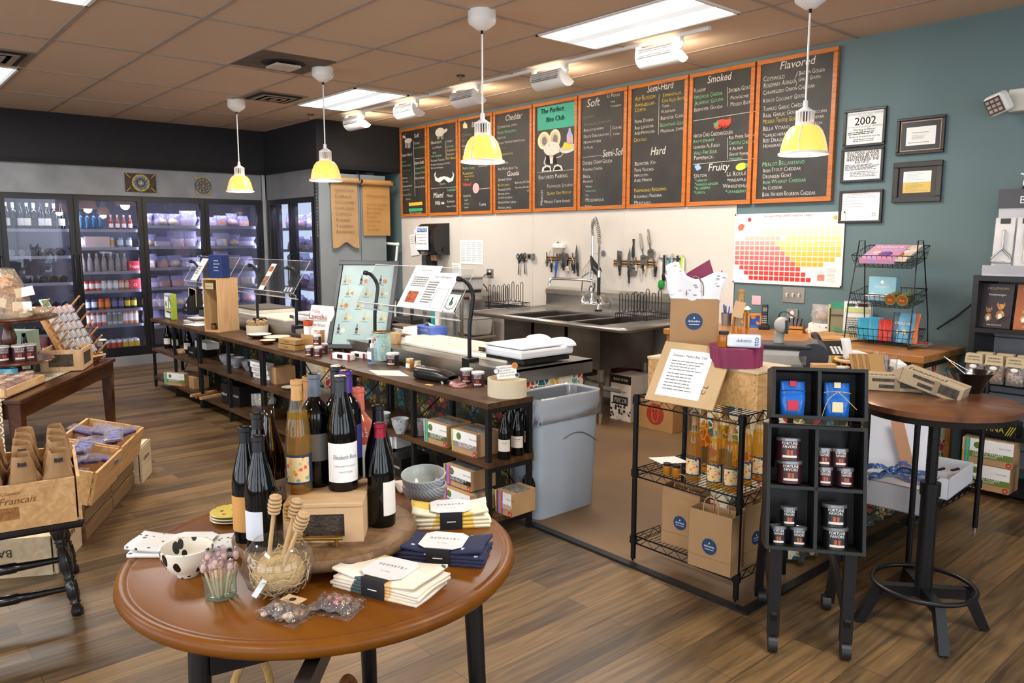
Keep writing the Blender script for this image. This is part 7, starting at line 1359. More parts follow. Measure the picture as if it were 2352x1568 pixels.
mb.ball((0,0,.048),.058,mat('#c9a974',.95,bump=.8,bs=90),n=16,sz=.72);mb.part('wood_wool',o,stuff=True)
def dipper(label,loc,dx,dy,L=.16,m=DIP,roll=0):
 o=root('honey_dipper',label,'honey dipper',loc);o.rotation_euler=V((dx,dy,1)).to_track_quat('Z','Y').to_euler();mb=MB();mb.cyl((0,0,0),(0,0,L),.0052,m,r2=.0045,n=10);mb.part('stick',o);mb=MB();pr=[(.004,L-.002)]
 for i in range(5): z=L+i*.0085;rr=.0125+.002*math.sin(i*.8);pr+=[(rr,z),(rr+.001,z+.003),(rr,z+.0055),(.007,z+.006),(.007,z+.0083)]
 mb.lathe(pr+[(0,L+.044)],m,n=16,ang=30);mb.part('ridged_head',o)
RT=V((math.cos(R(35)),math.sin(R(35)),0));b0=V((p.x,p.y,TZ+.03))
dipper('pale honey dipper leaning left in the glass bowl',b0+RT*-.025+V((.012,-.012,0)),.12,.10);dipper('honey dipper in the middle of the glass bowl',b0+RT*-.005,.18,.22,.15);dipper('honey dipper leaning right in front of the glass bowl group',b0+RT*.0+V((.02,-.02,-.01)),.35,.26,.155)
dipper('golden honey dipper half hidden behind the other three',b0+V((-.01,.03,0)),-.02,.06,.125,mat('#b98a3c',.4))
mb=MB();mb.box((0,0,0),(.012,.001,.04),mat('#dfe3ea',.6),rot=(R(-35),R(30),R(45)));q=b0+RT*-.012+V((.05,-.055,.012));mb.thing('price_tag','small white price tag on the honey dippers','tag',q)
# jar of small dippers
p=rd(507,1365,math.hypot(*az(507,1385,TZ).xy)+.032);o=root('glass_jar','small glass jar packed with tiny wrapped honey dippers','glass jar',(p.x,p.y,TZ));mb=MB();mb.lathe([(0,.002),(.03,.002),(.034,.008),(.034,.04),(.037,.052),(.038,.06)],clear('#dfeee2',.08,.02,1.5),n=28,ang=70);mb.part('glass',o);rnd=random.Random(8);PKD=mat('#e0bfa4',.5)
for k in range(12):
 a=k*2.4;r=.008+.018*(k%3)/2;mb=MB();dx,dy=r*math.cos(a),r*math.sin(a);mb.cyl((dx*.6,dy*.6,.006),(dx*1.3,dy*1.3,.075),.003,PKD,n=6);L_=.068+.014*(k%2);mb.ball((dx*1.35,dy*1.35,L_+.008),.0075,PKD,n=8,sz=1.4);mb.ball((dx*1.35,dy*1.35,L_+.014),.0095,clear('#f6eef4',.10,.08,1.5,bump=.8,bs=60),n=8,sz=1.5,jit=.1);mb.part('mini_dipper',o)
# candy bags
def cbag(px,py,w,d,label,fn,rz):
 p=put(px,py,TZ);o=root('candy_bag',label,'bag',(p.x,p.y,TZ),rz);fn(o);mb=MB();F2=clear('#f6f2f0',.08,.06,1.5,bump=.9,bs=45)
 for s_ in (1,-1): mb.sheet(lambda u,v:((u-.5)*w,(v-.5)*d*(1-.12*math.sin(math.pi*u)),(.014+s_*.016*(math.sin(math.pi*u)*math.sin(math.pi*v))**.6+.003*math.sin(u*20+v*9)) if s_>0 else .001),14,10,F2)
 mb.part('clear_wrap',o)
def stones(o):
 rnd=random.Random(5)
 for c,nm_ in (('#6b5a4c','grey_candy'),('#b07a48','brown_candy'),('#3a2f28','dark_candy'),('#c9b8a4','pale_candy')):
  for k in range(7): mb=MB();mb.ball((rnd.uniform(-.035,.035),rnd.uniform(-.03,.012),.008+rnd.uniform(0,.012)),.0075,mat(c,.4),n=8,sz=.8,jit=.1);mb.part(nm_,o)
 mb=MB();mb.box((0,.022,.028),(.05,.028,.001),mat('#cfae80',.8));mb.ball((0,.02,.029),.008,INK,n=8,sz=.05);mb.part('card_tag',o)
cbag(658,1415,.105,.075,'clear bag of stone shaped sweets with a tan card at the table front',stones,R(22))
def bark(o):
 mb=MB();mb.box((-.005,0,.011),(.07,.045,.012),mat('#3a1f14',.4,bump=.5,bs=40),bev=.004);mb.part('chocolate',o);rnd=random.Random(6)
 for k in range(7): mb=MB();mb.ball((rnd.uniform(-.02,.035),rnd.uniform(-.02,.02),.021),.006,mat('#e0797c' if k%3 else '#c98f6a',.5),n=6,jit=.2);mb.part('pink_candy_bit',o)
cbag(772,1400,.105,.08,'clear bag of dark chocolate bark with pink bits at the table front',bark,R(30))
# baskets under the table
def basket(name,label,c,r,h,m,rim,hm,rz=0):
 o=root(name,label,'basket',c,rz);mb=MB();mb.lathe([(0,0),(r*.8,0),(r*.95,h*.4),(r,h),(r*.96,h),(r*.9,h*.4),(r*.75,.01),(0,.01)],m,n=40,ang=70);mb.part('woven_body',o)
 mb=MB();mb.tube([(r*math.cos(2*math.pi*i/28),r*math.sin(2*math.pi*i/28),h) for i in range(28)],.011,rim,n=8,closed=True);mb.part('rim',o)
 for s_ in (1,-1): mb=MB();mb.tube([(s_*r*.95*math.cos(R(t0))if 0 else s_*(r*.97),-.07,h*.6),(s_*(r*.99),-.065,h+.05),(s_*(r*.99),-.04,h+.12),(s_*(r*.99),0,h+.15),(s_*(r*.99),.04,h+.12),(s_*(r*.99),.065,h+.05),(s_*(r*.97),.07,h*.6)],.010,hm,n=8,sub=4);mb.part('basket_handle',o)
def weave(a,b,sc):
 m,nt,bb,N,L=_new('m_weave');tc=N.new('ShaderNodeTexCoord');ch=N.new('ShaderNodeTexBrick');mp=N.new('ShaderNodeMapping');mp.inputs['Rotation'].default_value=(R(90),0,0);L.new(tc.outputs['Object'],mp.inputs[0]);ch.inputs['Color1'].default_value=hx(a);ch.inputs['Color2'].default_value=hx(b);ch.inputs['Mortar'].default_value=hx('#24140a');ch.inputs['Scale'].default_value=sc;ch.inputs['Mortar Size'].default_value=.03;L.new(mp.outputs[0],ch.inputs[0]);L.new(ch.outputs[0],bb.inputs['Base Color']);bb.inputs['Roughness'].default_value=.7;bp=N.new('ShaderNodeBump');bp.inputs['Strength'].default_value=.8;bp.inputs['Distance'].default_value=.01;L.new(ch.outputs['Fac'],bp.inputs['Height']);bp.invert=True;L.new(bp.outputs[0],bb.inputs['Normal']);return m
q=rd(925,1560,1.72);basket('woven_basket','brown and black woven basket with a tall handle under the round table',(q.x,q.y,0),.15,.30,weave('#8a5a2c','#3a2213',14),mat('#b58a4c',.7,bump=.5,bs=120),mat('#7a4a24',.5),R(35))
q=rd(700,1560,1.80);basket('woven_basket','red and tan woven basket with thick handles under the round table',(q.x,q.y,0),.19,.31,weave('#8a3a1c','#a04a20',22),mat('#c49a5c',.7,bump=.5,bs=120),mat('#c49a5c',.7,bump=.5,bs=120),R(20))
# ================================================================ left side: big table, stool, crates
DW=wood('#36190a','#542c12',(2,14,14),.3,coat=.3,dist=1,bump=.02);LT=.55
o=root('side_table','large dark polished wooden table at the left edge','table',(-6.27,.755,0),R(-31.8));mb=MB();mb.bb(-.82,.82,-.5,.5,LT-.028,LT,DW,bev=.006);mb.part('tabletop',o)
mb=MB();
for a in ((-.80,.80,.465,.485),(-.80,.80,-.485,-.465)): mb.bb(*a,LT-.12,LT-.028,DW)
for a in ((-.80,-.78,-.465,.465),(.78,.80,-.465,.465)): mb.bb(*a,LT-.12,LT-.028,DW)
mb.part('apron',o)
for x in (-.765,.765):
 for y in (-.45,.45): mb=MB();mb.box((x,y,(LT-.028)/2),(.075,.075,LT-.028),DW,bev=.004,taper=.75);mb.part('leg',o)
LF=lambda x,y,z=0: Matrix.Translation((-6.27,.755,0))@Matrix.Rotation(R(-31.8),4,'Z')@V((x,y,z));LR=R(-31.8)
CLO=spots('#e0d3b8',['#8f7d60','#e0d3b8','#a8977a'],34,.9,.25)
def runner():
 m,nt,b,N,L=_new('m_runner');tc=N.new('ShaderNodeTexCoord');v=N.new('ShaderNodeTexVoronoi');v.inputs['Scale'].default_value=16;v.inputs['Randomness'].default_value=0;L.new(tc.outputs['Object'],v.inputs[0]);w_=N.new('ShaderNodeMath');w_.operation='SINE';k=N.new('ShaderNodeMath');k.operation='MULTIPLY';k.inputs[1].default_value=30;L.new(v.outputs['Distance'],k.inputs[0]);L.new(k.outputs[0],w_.inputs[0])
 cr=N.new('ShaderNodeValToRGB');cr.color_ramp.elements[0].position=.15;cr.color_ramp.elements[0].color=hx('#7d6c50');cr.color_ramp.elements[1].position=.3;cr.color_ramp.elements[1].color=hx('#e3d8c0');L.new(w_.outputs[0],cr.inputs[0]);L.new(cr.outputs[0],b.inputs['Base Color']);b.inputs['Roughness'].default_value=.9;return m
mb=MB();mb.sheet(lambda u,v:((.72 if v<.7 else .72)-0+(.0 if v<.6 else 0)-1.3*(1-u)*0+(-.9+1.73*min(v/.62,1)) -.72,-.38+.78*u,LT+.004 if v<.62 else LT+.004-.42*(v-.62)/.38),6,24,runner(),th=.003,sm=False);t=mb.thing('table_runner','cream and brown patterned runner hanging over the near end of the dark table','cloth',(-6.27,.755,0),LR)
# window crate with dark licorice sticks
def lf(px,py): return az(px,py,LT)
c=lf(148,860);o=root('window_crate','pale wooden crate with mesh windows and dark twisted sticks inside','crate',(lf(165,850).x-.13,lf(165,850).y-.0,LT+.005),LR+R(8));w,d,h=.17,.13,.15;mb=MB()
for s_,ax_ in ((-1,0),(1,0),(-1,1),(1,1)):
 W_,D_=(w,d) if ax_==0 else (d,w)
 for q in ((-W_,W_,0,.03),(-W_,W_,h-.03,h),(-W_,-W_+.05,.03,h-.03),(W_-.05,W_,.03,h-.03)):
  if ax_==0: mb.bb(q[0],q[1],s_*D_-.006,s_*D_+.006,q[2],q[3],PW)
  else: mb.bb(s_*D_-.006,s_*D_+.006,q[0],q[1],q[2],q[3],PW)
mb.bb(-w,w,-d,d,0,.006,PW);mb.part('crate_frame',o);mb=MB();MESH=mat('#5a4c3a',.6,var=.4,vs=60,h2='#2e251a')
for s_ in (-1,1): mb.bb(-w+.04,w-.04,s_*d-.002,s_*d+.002,.03,h-.03,MESH);mb.bb(s_*w-.002,s_*w+.002,-d+.04,d-.04,.03,h-.03,MESH)
mb.part('mesh_window',o,'dark mesh window');mb=MB();rnd=random.Random(7)
for k in range(14): x=rnd.uniform(-.13,.13);y=rnd.uniform(-.09,.09);mb.tube([(x-.05,y,.06),(x,y+.02,.10+rnd.uniform(-.02,.03)),(x+.05,y,.07)],.007,mat('#2a211a',.5),n=5,sub=3)
mb.part('twisted_sticks',o)
# peg rack with wrapped bars
o=root('peg_rack','leaning wooden peg rack holding rows of striped wrapped chocolate bars','rack',(lf(180,840).x-.1,lf(180,840).y+.06,LT+.006),R(128));LE=R(-30);PG=wood('#b8834c','#d3a06a',(20,20,2),.5)
mb=MB();mb.M=Matrix.Rotation(LE,4,'X');mb.bb(-.16,-.145,-.01,.02,0,.50,PG);mb.bb(.145,.16,-.01,.02,0,.50,PG);mb.bb(-.145,.145,.0,.01,.03,.48,PG);mb.bb(-.16,.16,-.08,0,-.0,.015,PG);mb.part('frame',o)
for i in range(7):
 for x in (-.152,.152): mb=MB();mb.M=Matrix.Rotation(LE,4,'X');mb.cyl((x,-.005,.04+i*.07),(x,-.14,.075+i*.07),.0075,PG,n=8);mb.part('peg',o)
pr=None
BARS=[mat(c,.5) for c in ('#b8405a','#33508f','#7a4a6a','#2a2c38')];BW_=mat('#e9e6e6',.5)
for i in range(6):
 for j in range(5): mb=MB();mb.box((0,0,0),(.026,.05,.06),BW_,bev=.005);[mb.box((x_,-.0255,.0),(.005,.001,.056),BARS[(3,3,3,2,1,0)[i]],rot=(0,.12,0)) for x_ in (-.006,.006)];[mb.box((x_,0,.0305),(.005,.046,.001),BARS[(3,3,3,2,1,0)[i]]) for x_ in (-.006,.006)];q=Matrix.Translation(o.location)@Matrix.Rotation(o.rotation_euler.z,4,'Z')@Matrix.Rotation(LE,4,'X')@V((-.11+.055*j,-.04,.085+i*.07));mb.thing('chocolate_bar',('black','black','black','plum','blue','pink')[i]+' striped bar on the peg rack, %s row from the top'%('lowest','fifth','fourth','third','second','top')[i],'chocolate bar',q,rot=(LE,0,o.rotation_euler.z),group='wrapped bars, %s row of the peg rack'%('lowest','fifth','fourth','third','second','top')[i])
mb=MB();mb.box((0,0,0),(.08,.01,.07),mat('#e9ece6',.5),bev=.003);mb.box((.0,-.006,.0),(.06,.003,.05),mat('#2f8a5a',.5));mb.thing('green_tin','small white and green tin at the top of the peg rack','tin',Matrix.Translation(o.location)@Matrix.Rotation(o.rotation_euler.z,4,'Z')@Matrix.Rotation(LE,4,'X')@V((-.08,-.03,.51)),rot=(LE,0,o.rotation_euler.z))
# tiered wooden stand
s0=lf(15,880);s0=V((s0.x-.12,s0.y+.05,LT));DW2=mat('#4a2412',.25,coat=.4,h2='#5f3018');o=root('tiered_stand','two tier dark turned wooden stand at the left edge','stand',s0);mb=MB()
for k in range(3): a=k*2.1+.4;mb.tube([(0,0,.12),(.08*math.cos(a),.08*math.sin(a),.09),(.10*math.cos(a),.10*math.sin(a),.03),(.13*math.cos(a),.13*math.sin(a),.012)],.02,DW2,n=10,sub=3)
mb.part('feet',o)
for z,r in ((.13,.26),(.42,.30)): mb=MB();mb.lathe([(0,z-.015),(r-.05,z-.015),(r-.01,z-.005),(r,z+.006),(r-.006,z+.014),(r-.03,z+.010),(0,z+.010)],DW2,n=48,ang=70);mb.part('round_tray',o)
mb=MB();mb.lathe([(.05,.14),(.05,.16),(.03,.19),(.045,.25),(.05,.29),(.03,.36),(.045,.39),(.055,.405)],DW2,n=24);mb.part('turned_column',o)
T2=s0.z+.141;T3=s0.z+.431
t3=Proto(tin(.045,.10,MAROON,'maroon nut tin'))
for px,lb in ((3,'maroon nut tin half cut by the left picture edge on the lower tray'),(44,'maroon nut tin with white lettering in the middle of the lower tray'),(66,'maroon nut tin turned away at the right of the lower tray')): r=az(px,800,T2);q=V((r.x,r.y,0));q=rd(px,800,math.hypot(s0.x,s0.y)-.10+.03*(px==66));t3.put((q.x,q.y,T2),math.atan2(q.y,q.x)-math.pi/2+(.3 if px==3 else 0),lb,'nut tins on the tiered stand')
mb=bag(.36,.32,.26,clear('#f0e2cc',.2,.08,1.5,bump=.7,bs=14),31,.05,.55,24,16);o=root('cracker_bag','big round clear bag of folded flatbread crackers on the upper tray','bag',(0,0,0));q=rd(12,690,math.hypot(s0.x,s0.y));o.location=(q.x,q.y,T3)
mb.part('clear_bag',o);mb=MB();rnd=random.Random(4)
for k in range(110): a=rnd.uniform(0,6.28);z=rnd.uniform(.03,.26);r=rnd.uniform(.08,.125)*(1-max(0,(z-.12)/.2)**2);mb.box((r*math.cos(a),r*math.sin(a)*.8,z),(.065,.008,.04),mat('#b98a58',.8,var=.2,h2='#d8b488'),rot=(rnd.uniform(-1,1),rnd.uniform(-1,1),rnd.uniform(0,3)))
mb.part('crackers',o,stuff=True)
for k,(x,z,t) in enumerate(((-.05,.11,.2),(.09,.075,-.5),(.11,.17,-.9))): mb=MB();a=math.atan2(q.y,q.x)+math.pi;u=V((math.cos(a),math.sin(a),0));s_=V((u.y,-u.x,0))*-1;mb.M=Matrix.Translation(u*.155+s_*x+V((0,0,z)))@FX(0,0,0,s_*-1+u*t*.3,(0,0,1)).to_3x3().to_4x4();mb.box((0,0,0),(.11,.06,.002),PAPER,rot=(0,0,.2*(k-1)*-1));lines(mb,Matrix.Translation((-.04,.015,.002)),.08,.03,3,GRAYINK);mb.part('paper_label',o)
for k,px in enumerate((45,85)): mb=bag(.15,.06,.10,clear('#e9d8bc',.3,.08,1.5,bump=.7,bs=20),40+k,.12,.5);q=rd(px,740,math.hypot(s0.x,s0.y)-.12+.12*k);mb.ball((0,0,.025),.05,mat('#a8814f',.8,bump=.6,bs=30),n=10,sz=.5,sx=1.3);mb.thing('small_cracker_bag','small clear bag of crackers on the upper tray, '+('left' if k==0 else 'right')+' of two','bag',(q.x,q.y,T3),rz=1)
# packs between
p=lf(92,812);o=root('red_pouch','dark red chocolate pouch with white TAZA lettering','pouch',LF(-.64,.02,LT),R(60));mb=bag(.15,.20,.07,mat('#5f1220',.4),51,.05,.8);mb.part('pouch',o);mb=MB();mb.bb(-.07,.07,-.038,-.034,.05,.14,mat('#7d1a2a',.5));mb.text('TAZA',.05,PAPER,FX(0,-.040,.09),al='c',fit=.11);mb.part('print',o)
for k,(px,dx) in enumerate(((112,.05),(135,.12))): p=lf(px,805);mb=bag(.16,.15,.08,mat('#4a2a24',.35,bump=.5,bs=25),52+k,.1,.6);mb.thing('snack_pouch','dark brown clear topped pouch, '+('left' if k==0 else 'right')+' of two behind the window crate','pouch',(p.x-.25,p.y+.15+dx,LT),rz=.8)
carton('green_box','pale green box behind the tiered stand column',(s0.x-.35,s0.y+.12,LT),(.2,.12,.3),mat('#9fb59a',.6),R(40));carton('blue_box','light blue box under the tiered stand',rd(16,860,math.hypot(s0.x,s0.y)-.2)+V((0,0,LT)),(.12,.06,.11),mat('#5aa8c8',.5),R(40))
wine('burg','dark wine bottle standing behind the tiered stand column',BG,None,CREAM,None,rd(54,760,math.hypot(s0.x,s0.y)+.22)+V((0,0,LT)),R(50),s=1)
tin(.036,.12,mat('#2a2420',.4),'dark nut tin behind the window crate at the table corner',(lf(220,815).x,lf(220,815).y+.05,LT),R(50))
# cookie tray
p=lf(70,902);o=root('wooden_tray','shallow pale wooden tray of packaged cookies','tray',LF(.52,.17,LT+.008),LR+R(-0));mb=MB();w,d=.27,.24
for a in ((-w,w,-d,d,0,.008),(-w,w,-d,-d+.01,0,.05),(-w,w,d-.01,d,0,.05),(-w,-w+.01,-d,d,0,.05),(w-.01,w,-d,d,0,.05)): mb.bb(*a,PINE)
mb.part('tray',o);tl=o.location;k=0
for i in range(4):
 for j in range(4):
  q=LF(.52-.19+.125*i,.17-.17+.11*j,LT+.02);oo=root('cookie_pack','clear pack of cookies with a tan top label in the pale tray','cookie pack',q,LR+R(6*((i+j)%3-1)),'cookie packs in the wooden tray');mb=bag(.11,.075,.08,clear('#f4e6e0',.2,.06,1.5,bump=.8,bs=40),60+k,.12,.4,12,8);mb.part('clear_wrap',oo);mb=MB();mb.ball((0,0,.03),.033,mat('#9a5f3c' if k%3 else '#e0c2a0',.7,bump=.4),n=9,sz=.75,jit=.06);mb.part('cookies',oo);mb=MB();mb.box((0,.01,.066),(.07,.05,.002),mat('#c9a982',.8));mb.part('top_label',oo);k+=1
mb=MB();mb.box((0,0,.035),(.10,.002,.06),PAPER,rot=(R(-15),0,0));mb.text('dolcetto',.02,mat('#5a7a8c',.7),FX(0,-.006,.045),al='c');mb.thing('price_card','small white dolcetto price card at the front of the cookie tray','card',LF(.815,.22,LT+.01),rz=LR+R(80))
# ---------------- crates on the floor, stool with crate
F0=V((-4.18,.81,0));FU=V((-.877,.48,0));FWv=V((-.48,-.877,0));FR_=math.atan2(-FU.y,-FU.x) # local x points back to the viewer along -FU
def FP(u,w,z=0): return F0+FU*u+FWv*w+V((0,0,z))
SL=wood('#6b5236','#927349',(2,20,20),.7,bump=.1);PN=wood('#b98a54','#d6ad78',(3,22,22),.55);PN2=wood('#c9b08a','#dccaa8',(3,22,22),.6)
def ocrate(label,c,L_,W_,H,m,rz,rot=None,slats=0,text=None,closed=0,name='wooden_crate'):
 o=root(name,label,'crate',c,rz,rot=rot);t=.012;mb=MB()
 for s_ in (-1,1):
  if slats:
   for z0,z1 in ((0.01,H*.42),(H*.52,H)): mb.bb(-L_/2,L_/2,s_*(W_/2)-t/2,s_*(W_/2)+t/2,z0,z1,m)
   for x in (-L_/2+.015,L_/2-.015): mb.bb(x-.014,x+.014,s_*(W_/2-.014)-.008,s_*(W_/2-.014)+.008,0,H,m)
  else: mb.bb(-L_/2,L_/2,s_*(W_/2)-t/2,s_*(W_/2)+t/2,0,H,m)
  mb.bb(s_*(L_/2)-t/2,s_*(L_/2)+t/2,-W_/2+t,W_/2-t,0,H,m)
 mb.bb(-L_/2,L_/2,-W_/2,W_/2,0,.01,m)
 if closed: mb.bb(-L_/2,L_/2,-W_/2,W_/2,H-.012,H,m)
 mb.part('crate_body',o)
 if text: mb=MB();text(mb);mb.part('printed_mark',o)
 return o
ocrate('dark slatted crate at the bottom of the floor stack, nearest',FP(.232,.17),.455,.34,.185,SL,FR_,slats=1);ocrate('dark slatted crate at the bottom of the floor stack, farther',FP(.70,.17),.455,.34,.185,SL,FR_,slats=1)
ocrate('pine crate of blue snack packs on the slatted crates, nearer and lower',FP(.20,.11,.228),.44,.31,.17,PN,FR_,rot=(R(-13),0,FR_));ocrate('pine crate of blue snack packs on the slatted crates, farther and higher',FP(.67,.11,.235),.46,.31,.17,PN,FR_,rot=(R(-13),0,FR_))
BK=lambda mb: (mb.text("BARBER'S",.05,mat('#3a3026',.8),FX(-.1,-.172,.12)@Matrix.Rotation(math.pi,4,'Z'),al='c'),mb.text("BARBER'S",.04,mat('#3a3026',.8),FX(.262,0,.13,(0,1,0),(0,0,1))@Matrix.Rotation(math.pi,4,'Z'),al='c'))
ocrate('pale closed wooden cheese crate with upside down lettering at the far end of the stack',FP(1.07,.11),.24,.30,.22,PN2,FR_,closed=1,text=lambda mb: mb.text("BARBER'S",.035,mat('#3a3026',.8),FX(0,.157,.15,(-1,0,0),(0,0,1))@Matrix.Rotation(math.pi,4,'Z'),al='c'))
ocrate("pale closed wooden cheese crate with upside down lettering behind the stool",FP(-.20,.26),.34,.50,.18,PN2,FR_,closed=1,text=lambda mb:(mb.text("BARBER'S",.05,mat('#3a3026',.8),FX(.178,-.02,.13,(0,1,0),(0,0,1))@Matrix.Rotation(math.pi,4,'Z'),al='c'),mb.text("BARBER'S",.04,mat('#3a3026',.8),FX(0,.258,.13,(-1,0,0),(0,0,1))@Matrix.Rotation(math.pi,4,'Z'),al='c')))
sp_=None;rnd=random.Random(12)
for cu,cw,cz,n,lb in ((.20,.08,.29,8,'nearer'),(.67,.08,.30,12,'farther')):
 for k in range(n):
  q=FP(cu+rnd.uniform(-.15,.15),cw+rnd.uniform(-.11,.11),cz+.03+.035*(k%3));
  if sp_ is None:
   sp_=root('snack_pack','x','snack pack');mb=MB();mb.box((0,0,.012),(.12,.08,.02),mat('#2c2f72',.35,var=.3,vs=30,h2='#4a3560'),bev=.006);mb.part('printed_pack',sp_);mb=MB();mb.box((0,0,.0235),(.07,.04,.001),mat('#3d4aa8',.5));mb.part('label_patch',sp_);mb=MB();mb.box((.0,0,.024),(.15,.10,.022),clear('#f3eef2',.10,.06,1.5,bump=.9,bs=50),bev=.009);mb.part('clear_wrap',sp_);sp_=Proto(sp_)
  sp_.put(q,rot=(rnd.uniform(-.3,.3),rnd.uniform(-.3,.3),rnd.uniform(0,6)),label='clear wrapped snack pack with a blue label in the %s pine crate'%lb,group='blue snack packs in the %s pine crate'%lb)
# stool
SB=V((-.985,.17,0));SLf=V((-.17,-.985,0));C0=V((-3.215,.615,0));SRZ=math.atan2(-SLf.y,-SLf.x)-math.pi/2+math.pi/2
BP=mat('#0f0f12',.25,coat=.4,var=.1);sc_=C0+SB*.26+SLf*.24;o=root('stool','black painted stool with turned splayed legs under the crate of coffee bags','stool',(sc_.x,sc_.y,0));
W2=lambda b,l,z:(SB*b+SLf*l+V((0,0,z)));mb=MB();mb.M=Matrix.Rotation(math.atan2(SB.y,SB.x),4,'Z');mb.box((0,0,.42),(.50,.50,.035),BP,bev=.012);mb.part('seat',o)
def turned(a,b):
 mb=MB();d=(b-a);L_=d.length;mb.M=Matrix.Translation(a)@d.to_track_quat('Z','Y').to_matrix().to_4x4();k=L_;pr=[(.014,0),(.022,.03*k),(.027,.12*k),(.022,.2*k),(.017,.23*k),(.022,.245*k),(.016,.26*k),(.02,.275*k),(.015,.30*k),(.023,.42*k),(.026,.52*k),(.016,.60*k),(.022,.62*k),(.015,.64*k),(.023,.66*k),(.024,.80*k),(.016,.86*k),(.021,.87*k),(.014,.89*k),(.024,.95*k),(.022,k),(0,k)]
 mb.lathe(pr,BP,n=18,ang=100);return mb
ft=[(-.12,-.20),(.35,-.20),(-.12,.22),(.35,.22)];ft=[(-.265,-.265),(.225,-.25),(-.265,.25),(.225,.25)];feet=[]
f1=V((-3.37,.61,0))-sc_;f2=V((-3.83,.69,0))-sc_
for b in (f1,f2,f1+SLf*.47,f2+SLf*.47): b=V((b.x,b.y,0));t=b*.72;t.z=.405;turned(t,b).part('leg',o);feet.append((t,b))
def rung(p,q,r=.014): mb=MB();d=q-p;mb.tube([p+d*t for t in (0,.15,.3,.4,.42,.58,.6,.7,.85,1)],lambda t:r*(.75+.5*math.sin(math.pi*t)+(.25 if abs(t-.42)<.05 or abs(t-.6)<.05 else 0)),BP,n=10);return mb
lerp=lambda f,t:f[0]+(f[1]-f[0])*t
rung(lerp(feet[0],.72),lerp(feet[2],.72)).part('rung',o);rung(lerp(feet[0],.42),lerp(feet[2],.42)).part('rung',o)
A=lerp(feet[0],.6);B=lerp(feet[1],.6);Cc=lerp(feet[2],.6);Dd=lerp(feet[3],.6);rung(A,B).part('rung',o);rung(Cc,Dd).part('rung',o)
cr_=C0+SB*.26+SLf*.25;crz=math.atan2(SB.y,SB.x)-math.pi
o=ocrate('open pine wine crate of kraft coffee bags on the black stool',(cr_.x,cr_.y,.44),.52,.50,.17,PN,crz,text=lambda mb:(mb.text('Chateau',.018,mat('#8a5a30',.8),FX(.2675,.03,.135,(0,1,0),(0,0,1))@Matrix(((1,.3,0,0),(0,1,0,0),(0,0,1,0),(0,0,0,1))),al='c'),mb.text('Grand Francais',.036,mat('#7d4f28',.8),FX(.2675,.0,.10,(0,1,0),(0,0,1))@Matrix(((1,.3,0,0),(0,1,0,0),(0,0,1,0),(0,0,0,1))),al='c',fit=.3),mb.box((.267,.02,.065),(.001,.07,.045),mat('#a8743f',.8,var=.4,vs=60,h2='#7d4f28')),mb.text('VIN',.012,mat('#7d4f28',.8),FX(.2675,-.1,.035,(0,1,0),(0,0,1)))))
kbs=[]
for sd in (1,2,3):
 kb=root('coffee_bag','x','bag');KB=mat('#b08a60',.8,var=.12,bump=.35,bs=22);bm_=bag(.088,.25,.108,KB,200+sd,.16,.5,18,12);bm_.part('paper_bag',kb);h=.25
 mb=MB();mb.box((.0455,0,h*.28),(.001,.075,h*.42),mat('#e6e0d8',.7));mb.text('COFFEE',.016,INK,FX(.0465,-.012,h*.12,(0,0,1),(0,-1,0)),al='l');mb.cyl((.046,.015,h*.14),(.0468,.015,h*.14),.008,INK,n=12);mb.box((.046,.0,h*.90),(.004,.028,.022),BLK,rot=(0,R(-25),0));mb.part('bag_label',kb);kbs.append(Proto(kb))
rnd=random.Random(14)
for i in range(4):
 for j in range(4):
  q=V((cr_.x,cr_.y,.455))+V((math.cos(crz),math.sin(crz),0))*(.195-.125*i)+V((-math.sin(crz),math.cos(crz),0))*(.19-.115*j);rnd.choice(kbs).put(q,crz+rnd.uniform(-.12,.12),'folded kraft coffee bag with a white side label in the crate on the stool','kraft coffee bags in the crate on the stool',scale=(1,1,1+.06*(i>0)))
# ================================================================ right side: wire rack
RX0,RX1,RY0,RY1=-2.24,-1.69,2.69,3.06
def wrack(name,label,x0,x1,y0,y1,zs,top,posts=None):
 o=root(name,label,'wire shelf',((x0+x1)/2,(y0+y1)/2,0));w=(x1-x0)/2;d=(y1-y0)/2;P=mat('#111113',.3,metal=.3)
 for sx,sy in posts or ((-1,-1),(1,-1),(-1,1),(1,1)): mb=MB();mb.cyl((sx*w,sy*d,.02),(sx*w,sy*d,top),.0125,P,n=12);mb.cyl((sx*w,sy*d,0),(sx*w,sy*d,.03),.008,CHROME);[mb.cyl((sx*w,sy*d,z-.035),(sx*w,sy*d,z+.0),.018,P,n=12) for z in zs];mb.part('post',o)
 for z in zs:
  mb=MB()
  for q in (0,-.035): mb.tube([(-w,-d,z+q),(w,-d,z+q),(w,d,z+q),(-w,d,z+q)],.0035,P,n=6,closed=True)
  for a,b in (((-w,-d),(w,-d)),((w,-d),(w,d)),((w,d),(-w,d)),((-w,d),(-w,-d))):
   L_=math.hypot(b[0]-a[0],b[1]-a[1]);n=max(4,int(L_/.035)//2*2);mb.tube([(a[0]+(b[0]-a[0])*i/n,a[1]+(b[1]-a[1])*i/n,z-(.035 if i%2 else 0)) for i in range(n+1)],.0025,P,n=4)
  for i in range(1,int(2*w/.022)): mb.tube([(-w+.022*i,-d,z),(-w+.022*i,d,z)],.0018,P,n=4)
  mb.tube([(-w,0,z-.004),(w,0,z-.004)],.003,P,n=4);mb.part('wire_shelf',o)
 return o
ZT,ZM,ZL=.79,.45,.13
wrack('wire_rack','black three tier wire rack with golden wine bottles and paper bags',RX0,RX1,RY0,RY1,(ZT,ZM,ZL),.80)
